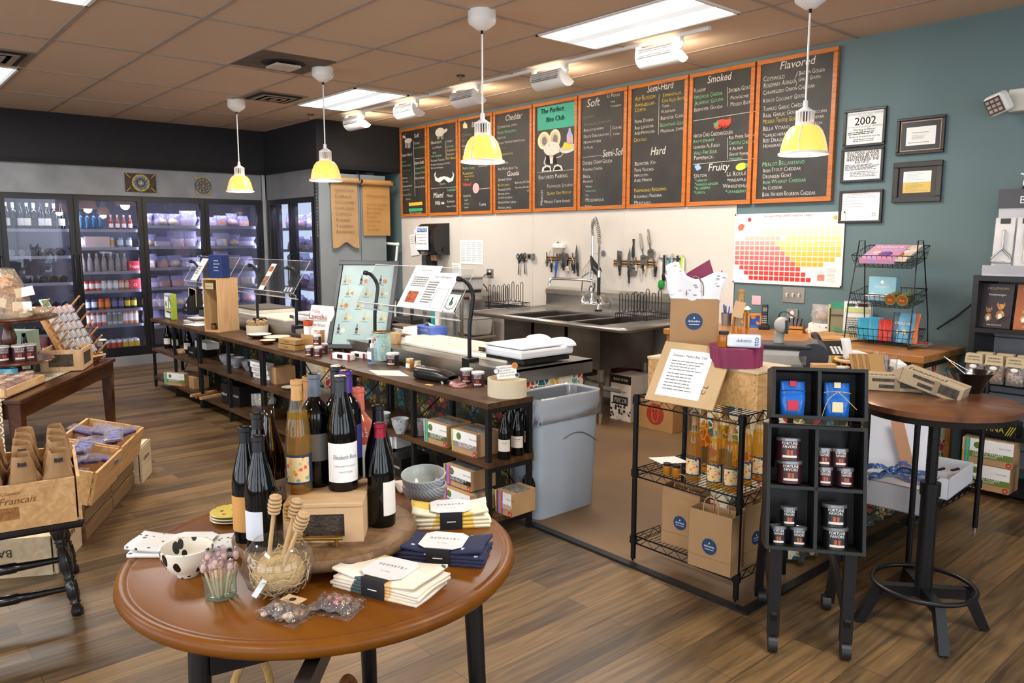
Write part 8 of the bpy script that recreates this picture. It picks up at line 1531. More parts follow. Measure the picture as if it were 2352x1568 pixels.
o=root('pine_crate','large closed pine crate with nail heads on the wire rack top','crate',(-1.985,2.93,ZT+.004));PNW=wood('#c08d50','#dcb378',(4,5,22),.5,dist=4);PNX=wood('#c08d50','#dcb378',(22,3,14),.5,dist=4);w,d,h=.285,.125,.165;mb=MB();mb.bb(-w,w,-d,d,0,h-.012,PNX);mb.bb(-w-.004,w+.004,-d-.004,d+.004,h-.012,h,PN2,bev=.002);mb.part('crate_body',o);mb=MB()
for k in range(5): mb.cyl((w-.012,-d-.001,.02+.032*k),(w-.012,-d,.02+.032*k),.002,INK,n=6);mb.cyl((-w+.012,-d-.001,.02+.032*k),(-w+.012,-d,.02+.032*k),.002,INK,n=6)
mb.part('nail_heads',o);CZ=ZT+.004+h
a=az(1480,917,ZT+.004);b=az(1636,944,ZT+.004);sw=(b-a).length;an=math.atan2(b.y-a.y,b.x-a.x);o=root('sign_board','plywood board with a printed Perfect Bite Club sheet leaning on the pine crate','sign',((a.x+b.x)/2,(a.y+b.y)/2,ZT+.006),rot=(R(-33),0,an));SBW=mat('#c9a97c',.6,var=.06);h=.29;mb=MB();mb.bb(-sw/2,sw/2,0,.01,0,h,SBW,bev=.001);mb.text('C L',.03,mat('#4a3420',.8),FX(sw/2-.05,-.001,.05,(0,0,1),(-1,0,0)) if False else FX(sw/2-.06,-.0015,.06)@Matrix.Rotation(R(80),4,'Z'));mb.part('board',o)
mb=MB();mb.bb(-.125,.09,-.002,0,.03,.255,mat('#f1f1f2',.8,var=.01));mb.text('Dolcetto\'s "Perfect Bite" Club',.016,mat('#3c3c40',.8),FX(-.018,-.003,.222),al='c',fit=.17);lines(mb,FX(-.10,-.003,.205),.165,.055,4,GRAYINK,.3);lines(mb,FX(-.10,-.003,.145),.165,.09,6,GRAYINK,.3);mb.part('printed_sheet',o)
def rput(px,py,z,back=0): p=az(px,py,z);u=V((p.x,p.y,0)).normalized();return V((p.x+u.x*back,p.y+u.y*back,z))
def face(p): return math.atan2(p.y,p.x)-math.pi/2
DBL=mat('#173d66',.5)
def dol(mb,M,r,s=1):
 mb.M=M;mb.cyl((0,0,0),(0,0,.0008),r,DBL,n=32);mb.text('dolcetto',r*.42,PAPER,Matrix.Translation((0,-r*.1,.0014)),al='c',fit=r*1.6);mb.box((0,-r*.36,.0012),(r*1.2,r*.05,.0004),PAPER);mb.box((0,r*.42,.0012),(r*.12,r*.22,.0004),PAPER);mb.M=Matrix()
def pbag(label,p,rz,w,d,h,group=None,open_=1,handles=1,dot=.5,dr=.045):
 o=root('paper_bag',label,'paper bag',p,rz,group);BGM=mat('#a9855c',.8,var=.04,bump=.08,bs=12);mb=MB();t=.0015
 for a in ((-w/2,w/2,-d/2,-d/2+t),(-w/2,w/2,d/2-t,d/2),(-w/2,-w/2+t,-d/2,d/2),(w/2-t,w/2,-d/2,d/2)): mb.bb(*a,0,h,BGM)
 mb.bb(-w/2,w/2,-d/2,d/2,0,t,BGM);mb.bb(-w/2,w/2,-d/2-.0012,-d/2,h*.22,h*.225,mat('#8f6d48',.8));mb.part('bag_body',o)
 mb=MB();dol(mb,FX(0,-d/2-.001,h*dot),dr);mb.part('round_sticker',o,'round navy dolcetto sticker')
 if handles:
  for y in (-d/2+.004,d/2-.004): mb=MB();mb.tube([(-.035,y,h-.02),(-.03,y,h+.045),(0,y,h+.065),(.03,y,h+.045),(.035,y,h-.02)],.0025,mat('#b9936a',.8),n=5,sub=3);mb.part('bag_handle',o)
 return o
p=rput(1598,826,CZ,.075);gb_=pbag('brown paper gift bag with a navy round sticker and tissue paper on the crate',(p.x-.03,p.y+.02,CZ),face(p),.215,.11,.27,dot=.62,dr=.038,handles=0);fz=face(p)
TIS=spots('#ecebee',['#9d9ba8','#ecebee','#ecebee','#c9c8d2'],32,.6,.3,ax3=(1,1,2.2));mb=MB();mb.sheet(lambda u,v:((u-.5)*(.21+.06*v)+.004*math.sin(v*9),-.05+.02*math.sin(u*11)*v-.01*v,.24+(.16+.02*math.sin(u*9)+(.05 if u<.25 else 0)*v)*v*.85),14,6,TIS,th=.001);mb.sheet(lambda u,v:((u-.5)*(.2+.08*v),.03+.02*math.sin(u*9+1)*v,.24+(.15+.02*math.sin(u*7+2))*v*.8),14,5,TIS,th=.001);mb.thing('tissue_paper','white floral tissue paper sticking out of the gift bag','tissue paper',gb_.location,fz)
PUR=mat('#8a2a52',.6,var=.12,bump=.2,bs=8);mb=MB();mb.add([(-.06,0,.30),(.09,.0,.30),(.085,.0,.37),(.06,.01,.445),(-.035,.01,.385),(-.065,0,.35),(-.06,.004,.30),(.09,.004,.30),(.085,.004,.37),(.06,.014,.445),(-.035,.014,.385),(-.065,.004,.35)],[(0,1,2,3,4,5),(11,10,9,8,7,6)],PUR);mb.add([(.07,-.01,.34),(.115,-.01,.345),(.118,0,.40),(.10,0,.375),(.09,0,.385)],[(0,1,2,3,4)],PUR);mb.thing('purple_tissue','plum coloured tissue paper in the gift bag','tissue paper',(gb_.location.x,gb_.location.y,CZ),fz)
mb=MB();mb.tube([(-.037,-.058,.285),(-.033,-.062,.34),(0,-.062,.372),(.033,-.062,.34),(.037,-.058,.285)],.003,mat('#8f7a6a',.8),n=5,sub=3);mb.part('bag_handle',gb_)
p=rput(1688,848,CZ,.115);o=root('wrapped_round','round cheese box wrapped in plum tissue paper on the crate','wrapped box',(p.x,p.y,CZ));mb=MB();mb.sheet(lambda u,v:((lambda a,r:(r*math.cos(a),r*math.sin(a),.088*min(v/.75,1)))(2*math.pi*u,(.112+.003*math.sin(17*u*6.2832+v*3)-.002*math.sin(5*u*6.2832)) if v<.75 else .112*(1-v)/.25)),72,12,PUR);mb.cyl((0,0,.086),(0,0,.0885),.105,PUR,n=40);mb.part('tissue_wrap',o);DZ=CZ+.089;dc=V((p.x,p.y,0))
p=rput(1661,797,DZ,.018);jar(.022,.052,clear('#d88a20',.5,.04,1.5),BLK,'small amber honey jar with a black lid on the plum wrapped round',(p.x,p.y,DZ))
p=rput(1708,800,DZ,.03);o=root('dolcetto_pouch','white and grey dolcetto coffee pouch lying on the plum wrapped round','pouch',(p.x,p.y,DZ+.0),face(p));mb=MB();mb.box((0,0,.028),(.135,.05,.052),mat('#dfe4ea',.4,var=.15,vs=14,h2='#c9d2dc'),bev=.008);mb.part('pouch',o);mb=MB();mb.text('dolcetto',.020,mat('#5a6470',.7),FX(.0,-.026,.026),al='c',fit=.06);mb.text('tto',.03,DBL,FX(.058,-.026,.012)@Matrix.Rotation(R(90),4,'Z'),al='l');mb.part('print',o)
p=rput(1698,792,DZ,.11);ob=wine('flute','golden wine bottle with a paper tag behind the dolcetto pouch',YG,mat('#b08348',.5),mat('#22406a',.6),FLW,(p.x,p.y,CZ),face(p),None,(.03,.115),(-80,75),[('AWAKE',.02,.09,PAPER)],.98,fill=YW_);mb=MB();mb.box((-.008,-.04,.235),(.045,.002,.07),mat('#c9a27c',.8),rot=(0,R(12),0));mb.tube([(-.005,-.04,.27),(0,-.03,.285),(.012,-.02,.28)],.0012,DIP,n=4);mb.part('paper_tag',ob)
# bottles, jars, bags on the rack shelves
gold=Proto(wine('flute','x',YG,mat('#b98a58',.5),mat('#26406a',.6),FLW,(0,0,0),0,None,(.03,.115),(-80,75),None,.93,fill=YW_))
for px,py,lb,f in ((1592,1106,'golden wine bottle with a sunflower label, front left on the rack',-8),(1640,1123,'golden wine bottle with a sunflower label, second in the front row on the rack',0),(1676,1132,'golden wine bottle with a sunflower label next to the right rack post',18),(1708,1116,'golden wine bottle with a sunflower label behind the right rack post',5),(1740,1104,'golden wine bottle with a sunflower label at the right rear of the rack',0),(1612,1086,'golden wine bottle turned away behind the front left one',120),(1662,1092,'golden wine bottle without visible label in the back row of the rack',150)): p=rput(px,py,ZM,.03);gold.put((p.x,min(max(p.y,2.73),2.99),ZM),face(p)+R(f),lb,'golden wine bottles on the wire rack')
for px,py,lb in ((1532,1092,'small honey jar with a black lid on the rack, left'),(1553,1097,'small honey jar with a black lid on the rack, right')): p=rput(px,py,ZM,.02);jar(.019,.042,clear('#c9861c',.6,.05,1.5),BLK,lb,(p.x,p.y,ZM),lidh=.01)
mb=MB();mb.prism([(-.09,-.045),(.02,-.08),(.09,.04),(-.02,.07)],0,.001,PAPER);p=rput(1537,1058,ZM);mb.thing('paper_sheet','white paper lying on the middle wire shelf beside the honey jars','paper',(p.x,p.y,ZM+.004))
def bagat(px,py,lb,rz,w,h,**k): p=rput(px,py,ZL,.03);return pbag(lb,(p.x,p.y,ZL+.004),face(p)*0+R(rz),w,.09,h,**k)
bagat(1572,1258,'brown paper bag with a navy sticker, left rear on the lowest shelf',6,.19,.27,dot=.42,dr=.032);bagat(1640,1312,'brown paper bag with a navy sticker, front on the lowest shelf',4,.20,.25,dot=.42,dr=.034)
for k,(x,y) in enumerate(((-1.77,2.93),(-1.74,2.84))): pbag('side of a brown paper bag at the right of the lowest rack shelf, '+('back' if k==0 else 'front'),(x,y,ZL+.004),R(88),.17,.085,.26,dot=.42,dr=.03)
a=az(1475,903,0);carton('black_carton','black carton on the floor under the desk behind the sign board',(a.x+.16,a.y+.1,.004),(.34,.26,.40),mat('#161617',.5),0,draw=lambda mb,d:(mb.text('m',.08,mat('#7b7b7b',.7),FX(-.1,-d[1]/2-.001,d[2]*.3)),mb.text('16',.04,mat('#7b7b7b',.7),FX(-.15,-d[1]/2-.001,d[2]*.85))))
# ================================================================ desk and till counter
DT=.815;DKW=wood('#a06a34','#bd8548',(2,18,18),.4,coat=.2,dist=1);o=root('desk','long light wooden desk along the teal wall','desk',(-2.75,5.05,0));mb=MB();mb.bb(-.95,.95,-.31,.33,DT-.045,DT,DKW,bev=.006);mb.part('desktop',o)
for x in (-.9,.9):
 for y in (-.27,.28): mb=MB();mb.bb(x-.025,x+.025,y-.025,y+.025,0,DT-.045,DKW);mb.part('leg',o)
mb=MB();mb.sheet(lambda u,v:(.30+.62*u,-.305+.012*math.sin(u*40)*(1-v),.02+.7*v),40,3,FLO2);mb.sheet(lambda u,v:(.918+.010*math.sin(u*30)*(1-v),-.33+.64*u,.02+.7*v),30,3,FLO2);mb.thing('floral_cloth_skirt','bright floral cloth hung round the right end of the desk','cloth',(-2.775,5.045,0))
PT=.79;o=root('till_counter','dark topped counter for the till behind the black display stand','counter',(-1.99,3.86,0));mb=MB();mb.bb(-.31,.31,-.66,.62,PT-.03,PT,mat('#4a3a2e',.4),bev=.004);mb.part('countertop',o);mb=MB();mb.bb(-.28,.27,-.62,.58,.03,PT-.03,mat('#3a342e',.6));mb.part('cabinet',o)
mb=MB();mb.sheet(lambda u,v:(.29+.016*math.sin(u*70)*(1-.6*v),-.66+1.3*u,.03+.72*v),90,3,FLO);mb.sheet(lambda u,v:(-.28+.57*u,-.645+.014*math.sin(u*40)*(1-.6*v),.03+.72*v),40,3,FLO2);mb.thing('floral_cloth_skirt','dark floral cloth hung round the till counter','cloth',(-1.985,3.86,0))
def dp_(px,py,b=0):
 p=rput(px,py,DT,b);k=min(1,5.27/p.y);return V((p.x*k,p.y*k,DT))
# pen cup, blue box, phone
p=dp_(1668,744,.03);o=root('pen_cup','silver mesh cup of pens on the desk','pen cup',p);mb=MB();mb.lathe([(0,0),(.035,0),(.042,.1),(.040,.1),(.033,.004)],mat('#a09c98',.3,metal=.8),n=20);mb.part('cup',o);rnd=random.Random(1)
for k,c in enumerate(('#efefef','#1a1a1a','#1f5fc0','#1f5fc0','#24346a','#d8d8d8')): mb=MB();a=rnd.uniform(0,6);mb.cyl((.01*math.cos(a),.01*math.sin(a),.01),(.035*math.cos(a),.035*math.sin(a),.15+.01*(k%3)),.005,mat(c,.4),n=8);mb.part('pen',o)
for px,lb,rz in ((1698,'orange and blue painted square holder behind the wine bottle',.5),(1732,'orange and blue painted square holder beside the cordless phone',.6)):
 p=dp_(px,752,.06);o=root('painted_holder',lb,'holder',p,rz);mb=MB();mb.box((0,0,.055),(.085,.085,.10),spots('#1f4fa0',['#1f4fa0','#2f6ab8','#e08a2c','#1b3f86'],28,.4,.6));mb.part('painted_panel',o);mb=MB()
 for s_ in (-1,1):
  for t_ in (-1,1): mb.box((s_*.043,t_*.043,.055),(.012,.012,.115),mat('#d8923a',.4))
 for z in (.004,.108): mb.box((0,0,z),(.098,.098,.008),mat('#d8923a',.4))
 mb.part('wood_frame',o)
mb=MB();mb.sheet(lambda u,v:((u-.5)*.06,(v-.5)*.05,.03+.03*math.sin(3*u)*math.sin(3*v)),5,5,PAPER);p=dp_(1714,752,.06);mb.thing('crumpled_tissue','crumpled white tissue above the painted holders','tissue',(p.x,p.y,DT+.11))
p=dp_(1755,752,.04);o=root('cordless_phone','black cordless phone standing in its cradle','phone',p,.5);mb=MB();mb.box((0,0,.018),(.08,.08,.035),BLK,bev=.01);mb.part('cradle',o);mb=MB();E1=Euler((R(-12),0,0));mb.M=Matrix.Translation((0,.0,.02))@E1.to_matrix().to_4x4();mb.box((0,0,.085),(.048,.026,.17),BLK,bev=.01);mb.box((0,-.0135,.13),(.032,.002,.03),mat('#6f7a74',.3));[mb.box((-.012+.012*i,-.0135,.03+.016*j),(.008,.002,.008),mat('#a8a8a8',.5)) for i in range(3) for j in range(4)];mb.part('handset',o)
# card tray, dotted box, file holder
p=dp_(1819,760,.05);o=root('card_tray','slatted wooden tray of grey cards on the desk','tray',(p.x,p.y,DT),.35);WT=mat('#cf8f48',.5);mb=MB()
for z in (.012,.04): [mb.bb(*a,z-.009,z+.009,WT) for a in ((-.085,.085,-.05,-.043),(-.085,.085,.043,.05),(-.085,-.078,-.05,.05),(.078,.085,-.05,.05))]
mb.bb(-.085,.085,-.05,.05,0,.004,WT);mb.bb(-.085,-.078,-.05,.05,.05,.1,WT);mb.part('tray',o)
for k in range(5): mb=MB();mb.box((-.05+.025*k,0,.065),(.018,.075,.075),mat('#6a6468',.6,var=.2),rot=(0,R(-18+8*k),0));mb.part('card_stack',o)
mb=MB();mb.tube([(-.12,0,.005),(-.12,0,.03),(-.11,0,.12),(-.06,.0,.14),(0,0,.11),(.05,.02,.06),(.06,.04,0)],.004,BLK,sub=4);p=dp_(1812,760,.1);mb.thing('black_cable','black cable looping behind the wooden card tray','cable',(p.x,p.y+.05,DT))
p=dp_(1885,752,.05);carton('dotted_box','white box with black dots on the desk',(p.x,p.y,DT),(.15,.12,.085),spots('#efece6',['#1a1a1a','#1a1a1a'],38,.6,.22),.3);mb=bag(.15,.13,.1,clear('#efece8',.25,.05,1.5,bump=.9,bs=25),71,.14,.5);mb.ball((0,0,.045),.045,mat('#b98a66',.8),n=10,sz=.8);mb.thing('clear_bag','crumpled clear bag of tan discs on the dotted box','bag',(p.x+.01,p.y,DT+.09))
p=dp_(1952,762,.07);o=root('file_holder','black file holder of folders and white leaflets','file holder',(p.x,p.y,DT),.3);mb=MB();mb.box((0,0,.10),(.24,.14,.20),mat('#8f8668',.5));mb.tube([(-.125,-.075,.16),(.125,-.075,.16),(.125,.075,.2),(-.125,.075,.2)],.004,BLK,closed=True);mb.box((-.124,0,.1),(.005,.15,.21),BLK);mb.part('holder',o)
for k,(c,x,z) in enumerate((('#3f9a78',-.04,.245),('#e3d6a0',-.06,.225),('#efefec',.05,.255),('#e9e9e6',.06,.24))): mb=MB();mb.box((x,-.05+.03*k if k<2 else -.078+.01*(k-2),z-.11),(.17,.004,.23),mat(c,.7));mb.part('folder',o)
mb=MB();mb.box((.05,-.083,.20),(.15,.002,.03),mat('#c9d88a',.7));mb.box((.01,-.083,.235),(.05,.002,.02),mat('#2f5a34',.7));mb.box((.085,-.083,.235),(.06,.002,.02),mat('#5a3a2c',.7));lines(mb,FX(-.02,-.0825,.15),.14,.12,8,GRAYINK);mb.part('leaflet_print',o)
# wooden tray with utensils, green strip
p=dp_(1930,782,.05);o=root('utensil_tray','pale wooden tray of wooden spreaders on the desk','tray',(p.x,p.y,DT),.12);mb=MB();[mb.bb(*a,PN) for a in ((-.2,.2,-.06,.06,0,.005),(-.2,.2,-.06,-.054,0,.035),(-.2,.2,.054,.06,0,.035),(-.2,-.194,-.06,.06,0,.035),(.194,.2,-.06,.06,0,.035))];mb.part('tray',o)
for k in range(7): mb=MB();mb.box((-.14+.045*k,0,.04),(.10,.016,.006),DIP,rot=(0,R(-8),.6-.1*k));mb.part('spreader',o)
mb=MB();mb.sheet(lambda u,v:((u-.5)*.2,(v-.5)*.06,.01+.02*(2*u-1)**2),8,2,mat('#2f9a5a',.5),th=.002);mb.thing('green_strip','curved green strip lying on the utensil tray','strip',(p.x+.03,p.y+.03,DT+.045),.1)
mb=MB();mb.ball((0,0,.022),.022,mat('#e8946a',.6),n=10);p=dp_(1856,765,.02);mb.thing('orange_ball','small orange eraser like ball beside the wooden tray','eraser',(p.x,p.y,DT))
# three tier wire basket stand
b0_=dp_(1985,790);b1_=dp_(2168,797);bc=(b0_+b1_)/2;bw=(b1_-b0_).length*.46;ba=math.atan2(b1_.y-b0_.y,b1_.x-b0_.x);ba=0.02;bc=V((-2.17,5.08,DT));bw=.19
o=root('basket_stand','three tier black wire basket stand on the desk','basket stand',bc,ba);mb=MB()
for s_ in (-1,1): mb.tube([(s_*(bw+.01),-.16,.01),(s_*(bw+.01),-.13,.25),(s_*(bw-.01),-.06,.67),(s_*(bw-.01),.02,.67),(s_*(bw+.01),.12,.2),(s_*(bw+.01),.15,.01)],.004,BLK,n=6);mb.tube([(s_*(bw+.01),-.16,.01),(s_*(bw+.01),.15,.01)],.004,BLK)
mb.part('side_frame',o)
def wbask(z,w,d,h,tilt):
 mb=MB();mb.M=Matrix.Translation((0,0,z))@Matrix.Rotation(tilt,4,'X');n=12
 for q,k in ((0,.9),(h*.5,.95),(h,1)): mb.tube([(-w*k,-d*k,q),(w*k,-d*k,q),(w*k,d*k,q),(-w*k,d*k,q)],.0028 if q==h else .0018,BLK,n=4,closed=True)
 for i in range(n+1):
  x=-1+2*i/n;mb.tube([(x*w,-d,h),(x*w*.9,-d*.9,0),(x*w*.9,d*.9,0),(x*w,d,h)],.0016,BLK,n=4)
  if i<9: y=-1+2*i/8;mb.tube([(-w,y*d,h),(-w*.9,y*d*.9,0),(w*.9,y*d*.9,0),(w,y*d,h)],.0016,BLK,n=4)
 mb.part('wire_basket',o)
B1,B2,B3=.53,.27,.02;wbask(B3,bw,.13,.09,0);wbask(B2,bw,.13,.08,R(8));wbask(B1,bw,.13,.08,R(14))
W3=lambda x,y,z: (bc.x+x,bc.y+y,DT+z)
for k,(x,z,c,t) in enumerate(((-.03,.585,'#b49ac8','purple culture magazine, front left in the top wire basket'),(.04,.592,'#e8e2dc','white magazine with red letters, right in the top wire basket'))): o=root('magazine',t,'magazine',W3(x,-.02,z),rot=(R(20),0,0));mb=MB();mb.box((0,0,0),(.22,.26,.012 if k else .03),mat(c,.4,var=.25,vs=9,h2='#d88aa8' if k==0 else '#c9a98a'));mb.part('magazine_body',o);mb=MB();T_=.0075 if k else .0165;mb.text('culture' if k==0 else 'ure',.06,PAPER if k==0 else mat('#a8202c',.6),Matrix.Translation((0.0,.07,T_)),al='c',fit=.18);mb.ball((.02,-.04,T_),.045,mat('#c9704a' if k else '#7a4a9a',.6),n=10,sz=.02);mb.ball((-.04,-.01,T_),.03,mat('#e8c9a0',.6),n=10,sz=.02);mb.text('COPS' if k else 'the cheese magazine',.03 if k else .015,INK if k else PAPER,Matrix.Translation((.03,.035,T_)),al='c');mb.part('cover_print',o)
carton('blue_tea_box','light blue box in the middle wire basket',W3(-.04,.02,B2+.01),(.17,.07,.16),mat('#8fc4d4',.45),.05,draw=lambda mb,d:(mb.text('Honeybird',.02,PAPER,FX(0,-d[1]/2-.001,.09),al='c'),mb.ball((0,-d[1]/2,.125),.012,PAPER,n=8,sy=.05)))
for k in range(2): o=root('round_tin','amber round tin lying on its side in the middle basket, '+('left' if k==0 else 'right'),'tin',W3(.07+.072*k,-.04,B2+.05),rot=(R(98),0,0));mb=MB();mb.lathe([(0,0),(.034,0),(.036,.004),(.036,.10),(0,.10)],mat('#8f8a4a',.3,metal=.4),n=22);mb.part('tin_body',o);mb=MB();mb.lathe([(0,.1005),(.028,.101)],mat('#8a4a1c',.3),n=20);mb.text('8oz',.02,mat('#e8a04a',.5),Matrix.Translation((0,-.008,.102)),al='c');mb.part('lid_print',o)
mb=MB();mb.sheet(lambda u,v:((u-.5)*.16,(v-.5)*.08,.02+.02*math.sin(6*u)*math.sin(4*v)),8,5,mat('#e3e2e6',.6));mb.thing('white_wrap','crumpled white packet in the front of the middle basket','packet',W3(-.03,-.07,B2+.03))
for k,(x,c,t,w_,h_,tx) in enumerate(((-.13,'#2a9ab8','turquoise','.09',.14,''),(-.06,'#2f9ac0','bright blue','.09',.15,''),(.0,'#c02a2a','red','.08',.14,''),(.03,'#c8342c','second red','.08',.13,''),(.09,'#204a5f','dark teal crisps','.1',.19,'CHIPS'),(.13,'#5fa8cc','light blue gold chips','.1',.19,'GOLD CHIPS'),(.165,'#d8743a','orange crisps','.08',.19,''))):
 o=root('snack_pouch',t+' snack pouch in the lowest wire basket','pouch',W3(x,-.03-.01*(k==5),B3+.01),rot=(R(-10),0,R(12 if k<4 else 0)));mb=bag(float(w_),h_,.03,mat(c,.3,var=.15,vs=18),80+k,.06,.8);mb.part('pouch_body',o)
 if tx: mb=MB();mb.text(tx,.022,PAPER,FX(0,-.019,h_*.6),al='c',fit=.08);mb.ball((0,-.018,h_*.35),.016,mat('#e8c98a',.6),n=8,sy=.1);mb.part('pouch_print',o)
mb=MB();mb.lathe([(0,0),(.05,0),(.09,.03),(.087,.032),(.05,.005),(0,.005)],clear('#ffffff',.1,.03),n=8,ang=20,sx=1.2);p=dp_(2105,798);mb.thing('clear_dish','clear scalloped dish of red sweets at the desk front','dish',(p.x,p.y,DT));
for k in range(5): mb=MB();mb.box((0,0,.012),(.04,.015,.012),mat('#c83a32',.4),rot=(0,0,k*1.3),bev=.003);mb.thing('red_sweet','red wrapped sweet in the clear scalloped dish','sweet',(p.x-.05+.024*k,p.y+.02*math.sin(k*2),DT+.008+.004*k),group='red sweets in the clear dish')
# till screen, phone, basket, cups on the till counter
def tp(px,py,b=0): return rput(px,py,PT,b)
p=tp(1812,855,.12);o=root('till_terminal','grey and dark touch till terminal seen from behind','till',(p.x,p.y,PT),face(p));o.scale=(1.2,1.2,1.15);LGY=mat('#b9b6ae',.4);mb=MB();mb.box((-.02,0,.055),(.24,.16,.10),LGY,bev=.03);mb.cyl((.09,-.075,.06),(.09,.09,.06),.06,LGY,n=28);mb.part('body',o);mb=MB();mb.box((-.03,.0,.115),(.24,.17,.02),mat('#2c3038',.4),bev=.006);mb.cyl((.10,-.08,.075),(.10,.095,.075),.062,mat('#3a3f48',.35),n=28);mb.part('dark_cover',o);mb=MB();mb.box((.11,-.0765,.03),(.06,.002,.03),PAPER);lines(mb,FX(.085,-.078,.042),.05,.014,2,INK);mb.part('sticker',o)
mb=MB();mb.tube([(-.05,.0,.12),(-.05,.0,.155),(-.045,-.01,.18),(-.04,-.02,.205)],.022,LGY,n=14,sub=3);mb.ball((-.04,-.022,.21),.034,LGY,n=14,sz=1.2,sy=.8);mb.box((-.018,-.03,.205),(.014,.04,.065),mat('#2c2c30',.3),bev=.004);mb.part('scanner_head',o)
p=tp(1905,822,.02);o=root('desk_phone','black desk phone with a keypad','phone',(p.x,p.y,PT),.7);mb=MB();mb.add([(-.10,-.09,0),(.10,-.09,0),(.10,.09,0),(-.10,.09,0),(-.10,-.09,.02),(.10,-.09,.02),(.10,.09,.09),(-.10,.09,.09)],[(0,3,2,1),(4,5,6,7),(0,1,5,4),(1,2,6,5),(2,3,7,6),(3,0,4,7)],BLK);mb.part('base',o);mb=MB();mb.M=Matrix.Translation((0,0,.002));[mb.box((.01+.022*i,-.06+.024*j,.034+.0084*j),(.014,.014,.004),PAPER,rot=(R(21),0,0)) for i in range(3) for j in range(4)];mb.part('keypad',o);mb=MB();mb.tube([(-.07,-.10,.05),(-.07,-.05,.085),(-.07,.05,.12),(-.07,.11,.12)],.02,BLK,n=10,sub=3);mb.part('receiver',o)
p=tp(1962,868,.08);basket('woven_bowl','small round orange and black woven basket of napkins on the till counter',(p.x,p.y,PT),.095,.085,weave('#b5702c','#2c1a14',45),mat('#d8b07a',.6),mat('#d8b07a',.6)) if False else None
o=root('woven_bowl','small round orange and black woven basket on the till counter','basket',(p.x,p.y,PT));mb=MB();mb.lathe([(0,0),(.06,0),(.085,.035),(.095,.08),(.09,.08),(.078,.035),(.055,.006),(0,.006)],spots('#2a1a16',['#d8822c','#e09a4a'],60,.6,.45),n=36,ang=60);mb.part('woven_body',o);mb=MB();mb.tube([(.094*math.cos(2*math.pi*i/24),.094*math.sin(2*math.pi*i/24),.082) for i in range(24)],.010,mat('#d8b07a',.6),closed=True,n=8);mb.part('rim',o)
mb=MB();mb.tube([(-.05,0,0),(-.01,.01,.03),(.05,0,.02),(.09,-.01,.012)],.018,mat('#e9e3dc',.6),n=8,sub=3);mb.sheet(lambda u,v:(-.075+.045*u+.02*v,-.01+.01*u,.0+.11*(1-v)),2,6,PAPER,th=.001);mb.thing('receipt_roll','white printed paper strips lying in the woven basket','paper',(p.x,p.y,PT+.085),.3)
for k,(px,py) in enumerate(((2018,868),(2040,878))): p=tp(px,py,.03);o=root('beer_glass','clear glass with black number print, '+('left' if k==0 else 'right'),'glass',(p.x,p.y,PT),face(p));mb=MB();mb.lathe([(0,0),(.028,.0),(.033,.05),(.037,.13),(.035,.13),(.031,.05),(.026,.012),(0,.012)],clear('#fcfcfc',.03,.02),n=22,ang=60);mb.part('glass',o);mb=MB();mb.text('182',.032,INK,Matrix.Translation((0,0,.06))@Matrix(((1,0,0,0),(0,0,-1,0),(0,1,0,0),(0,0,0,1))),al='c',bend=.0375);mb.part('print',o)
p=tp(2062,850,.05);carton('white_box','long white box behind the printed glasses',(p.x,p.y,PT),(.05,.18,.04),PAPER,.6)
p=tp(1985,905,.05)
for k in range(7): mb=MB();mb.box((0,0,.075),(.075,.004,.15),mat('#a87c48' if k%2 else '#c09458',.8),rot=(R(-28),0,0));q=tp(1975,880,.02);mb.thing('kraft_card','leaning kraft card sleeve in the row behind the popper boxes','card',(q.x+.016*k*.7,q.y+.018*k*.5-.02,PT),rz=.9,group='row of kraft card sleeves')
for k in range(5): mb=MB();mb.box((0,0,.05),(.05,.003,.09),mat('#d8a62c' if k%2 else '#e6dcb0',.7),rot=(R(-20),0,0));q=tp(1912,858,.02);mb.thing('yellow_card','small yellow and cream card in the row beside the till','card',(q.x+.014*k,q.y+.012*k,PT),rz=.9,group='row of yellow cards')
q=tp(1944,873,.02);jar(.035,.05,mat('#3a2a20',.4),LIDW,'dark jar with a white lid behind the black display stand',(q.x-.02,q.y,PT+.0));q=tp(1962,862,.0);mb=MB();mb.box((0,0,.03),(.09,.05,.05),BLK,bev=.02);mb.thing('tape_dispenser','black tape dispenser beside the white lidded jar','tape dispenser',(q.x,q.y+.05,PT),.6)
carton('small_wood_box','small open tan box behind the black display stand',(tp(1890,868,.03).x,tp(1890,868,.03).y,PT),(.12,.06,.07),PN,.75)
# ================================================================ black rolling display stand
DS=root('display_stand','black rolling wooden display stand with six open compartments','display stand',(-1.285,2.535,0),R(36.7));BKW=mat('#0b0b0c',.5,var=.2,vs=12)
def cmp_(name,z0,z1,y0,W_,rows,tilt,D=.16):
 """open fronted box of compartments;returns shelf floor frames"""
 M=Matrix.Translation((0,y0,z0))@Matrix.Rotation(R(-tilt),4,'X');mb=MB();mb.M=M;H=z1-z0;t=.012;w=W_/2
 mb.bb(-w,w,D-t,D,0,H,BKW);mb.bb(-w,-w+t,0,D-t,0,H,BKW);mb.bb(w-t,w,0,D-t,0,H,BKW);mb.bb(-w+t,w-t,0,D-t,0,t,BKW);mb.bb(-w+t,w-t,0,D-t,H-t,H,BKW);mb.part(name,DS)
 mb=MB();mb.M=M;mb.bb(-t/2,t/2,.002,D-t,t,H-t,BKW);[mb.bb(-w+t,w-t,.002,D-t,H*k/rows-t/2,H*k/rows+t/2,BKW) for k in range(1,rows)];mb.part('divider',DS);return M
M_lo=cmp_('lower_box',.40,.845,-.02,.335,2,11);M_up=cmp_('upper_box',.868,1.05,.035,.32,1,13)
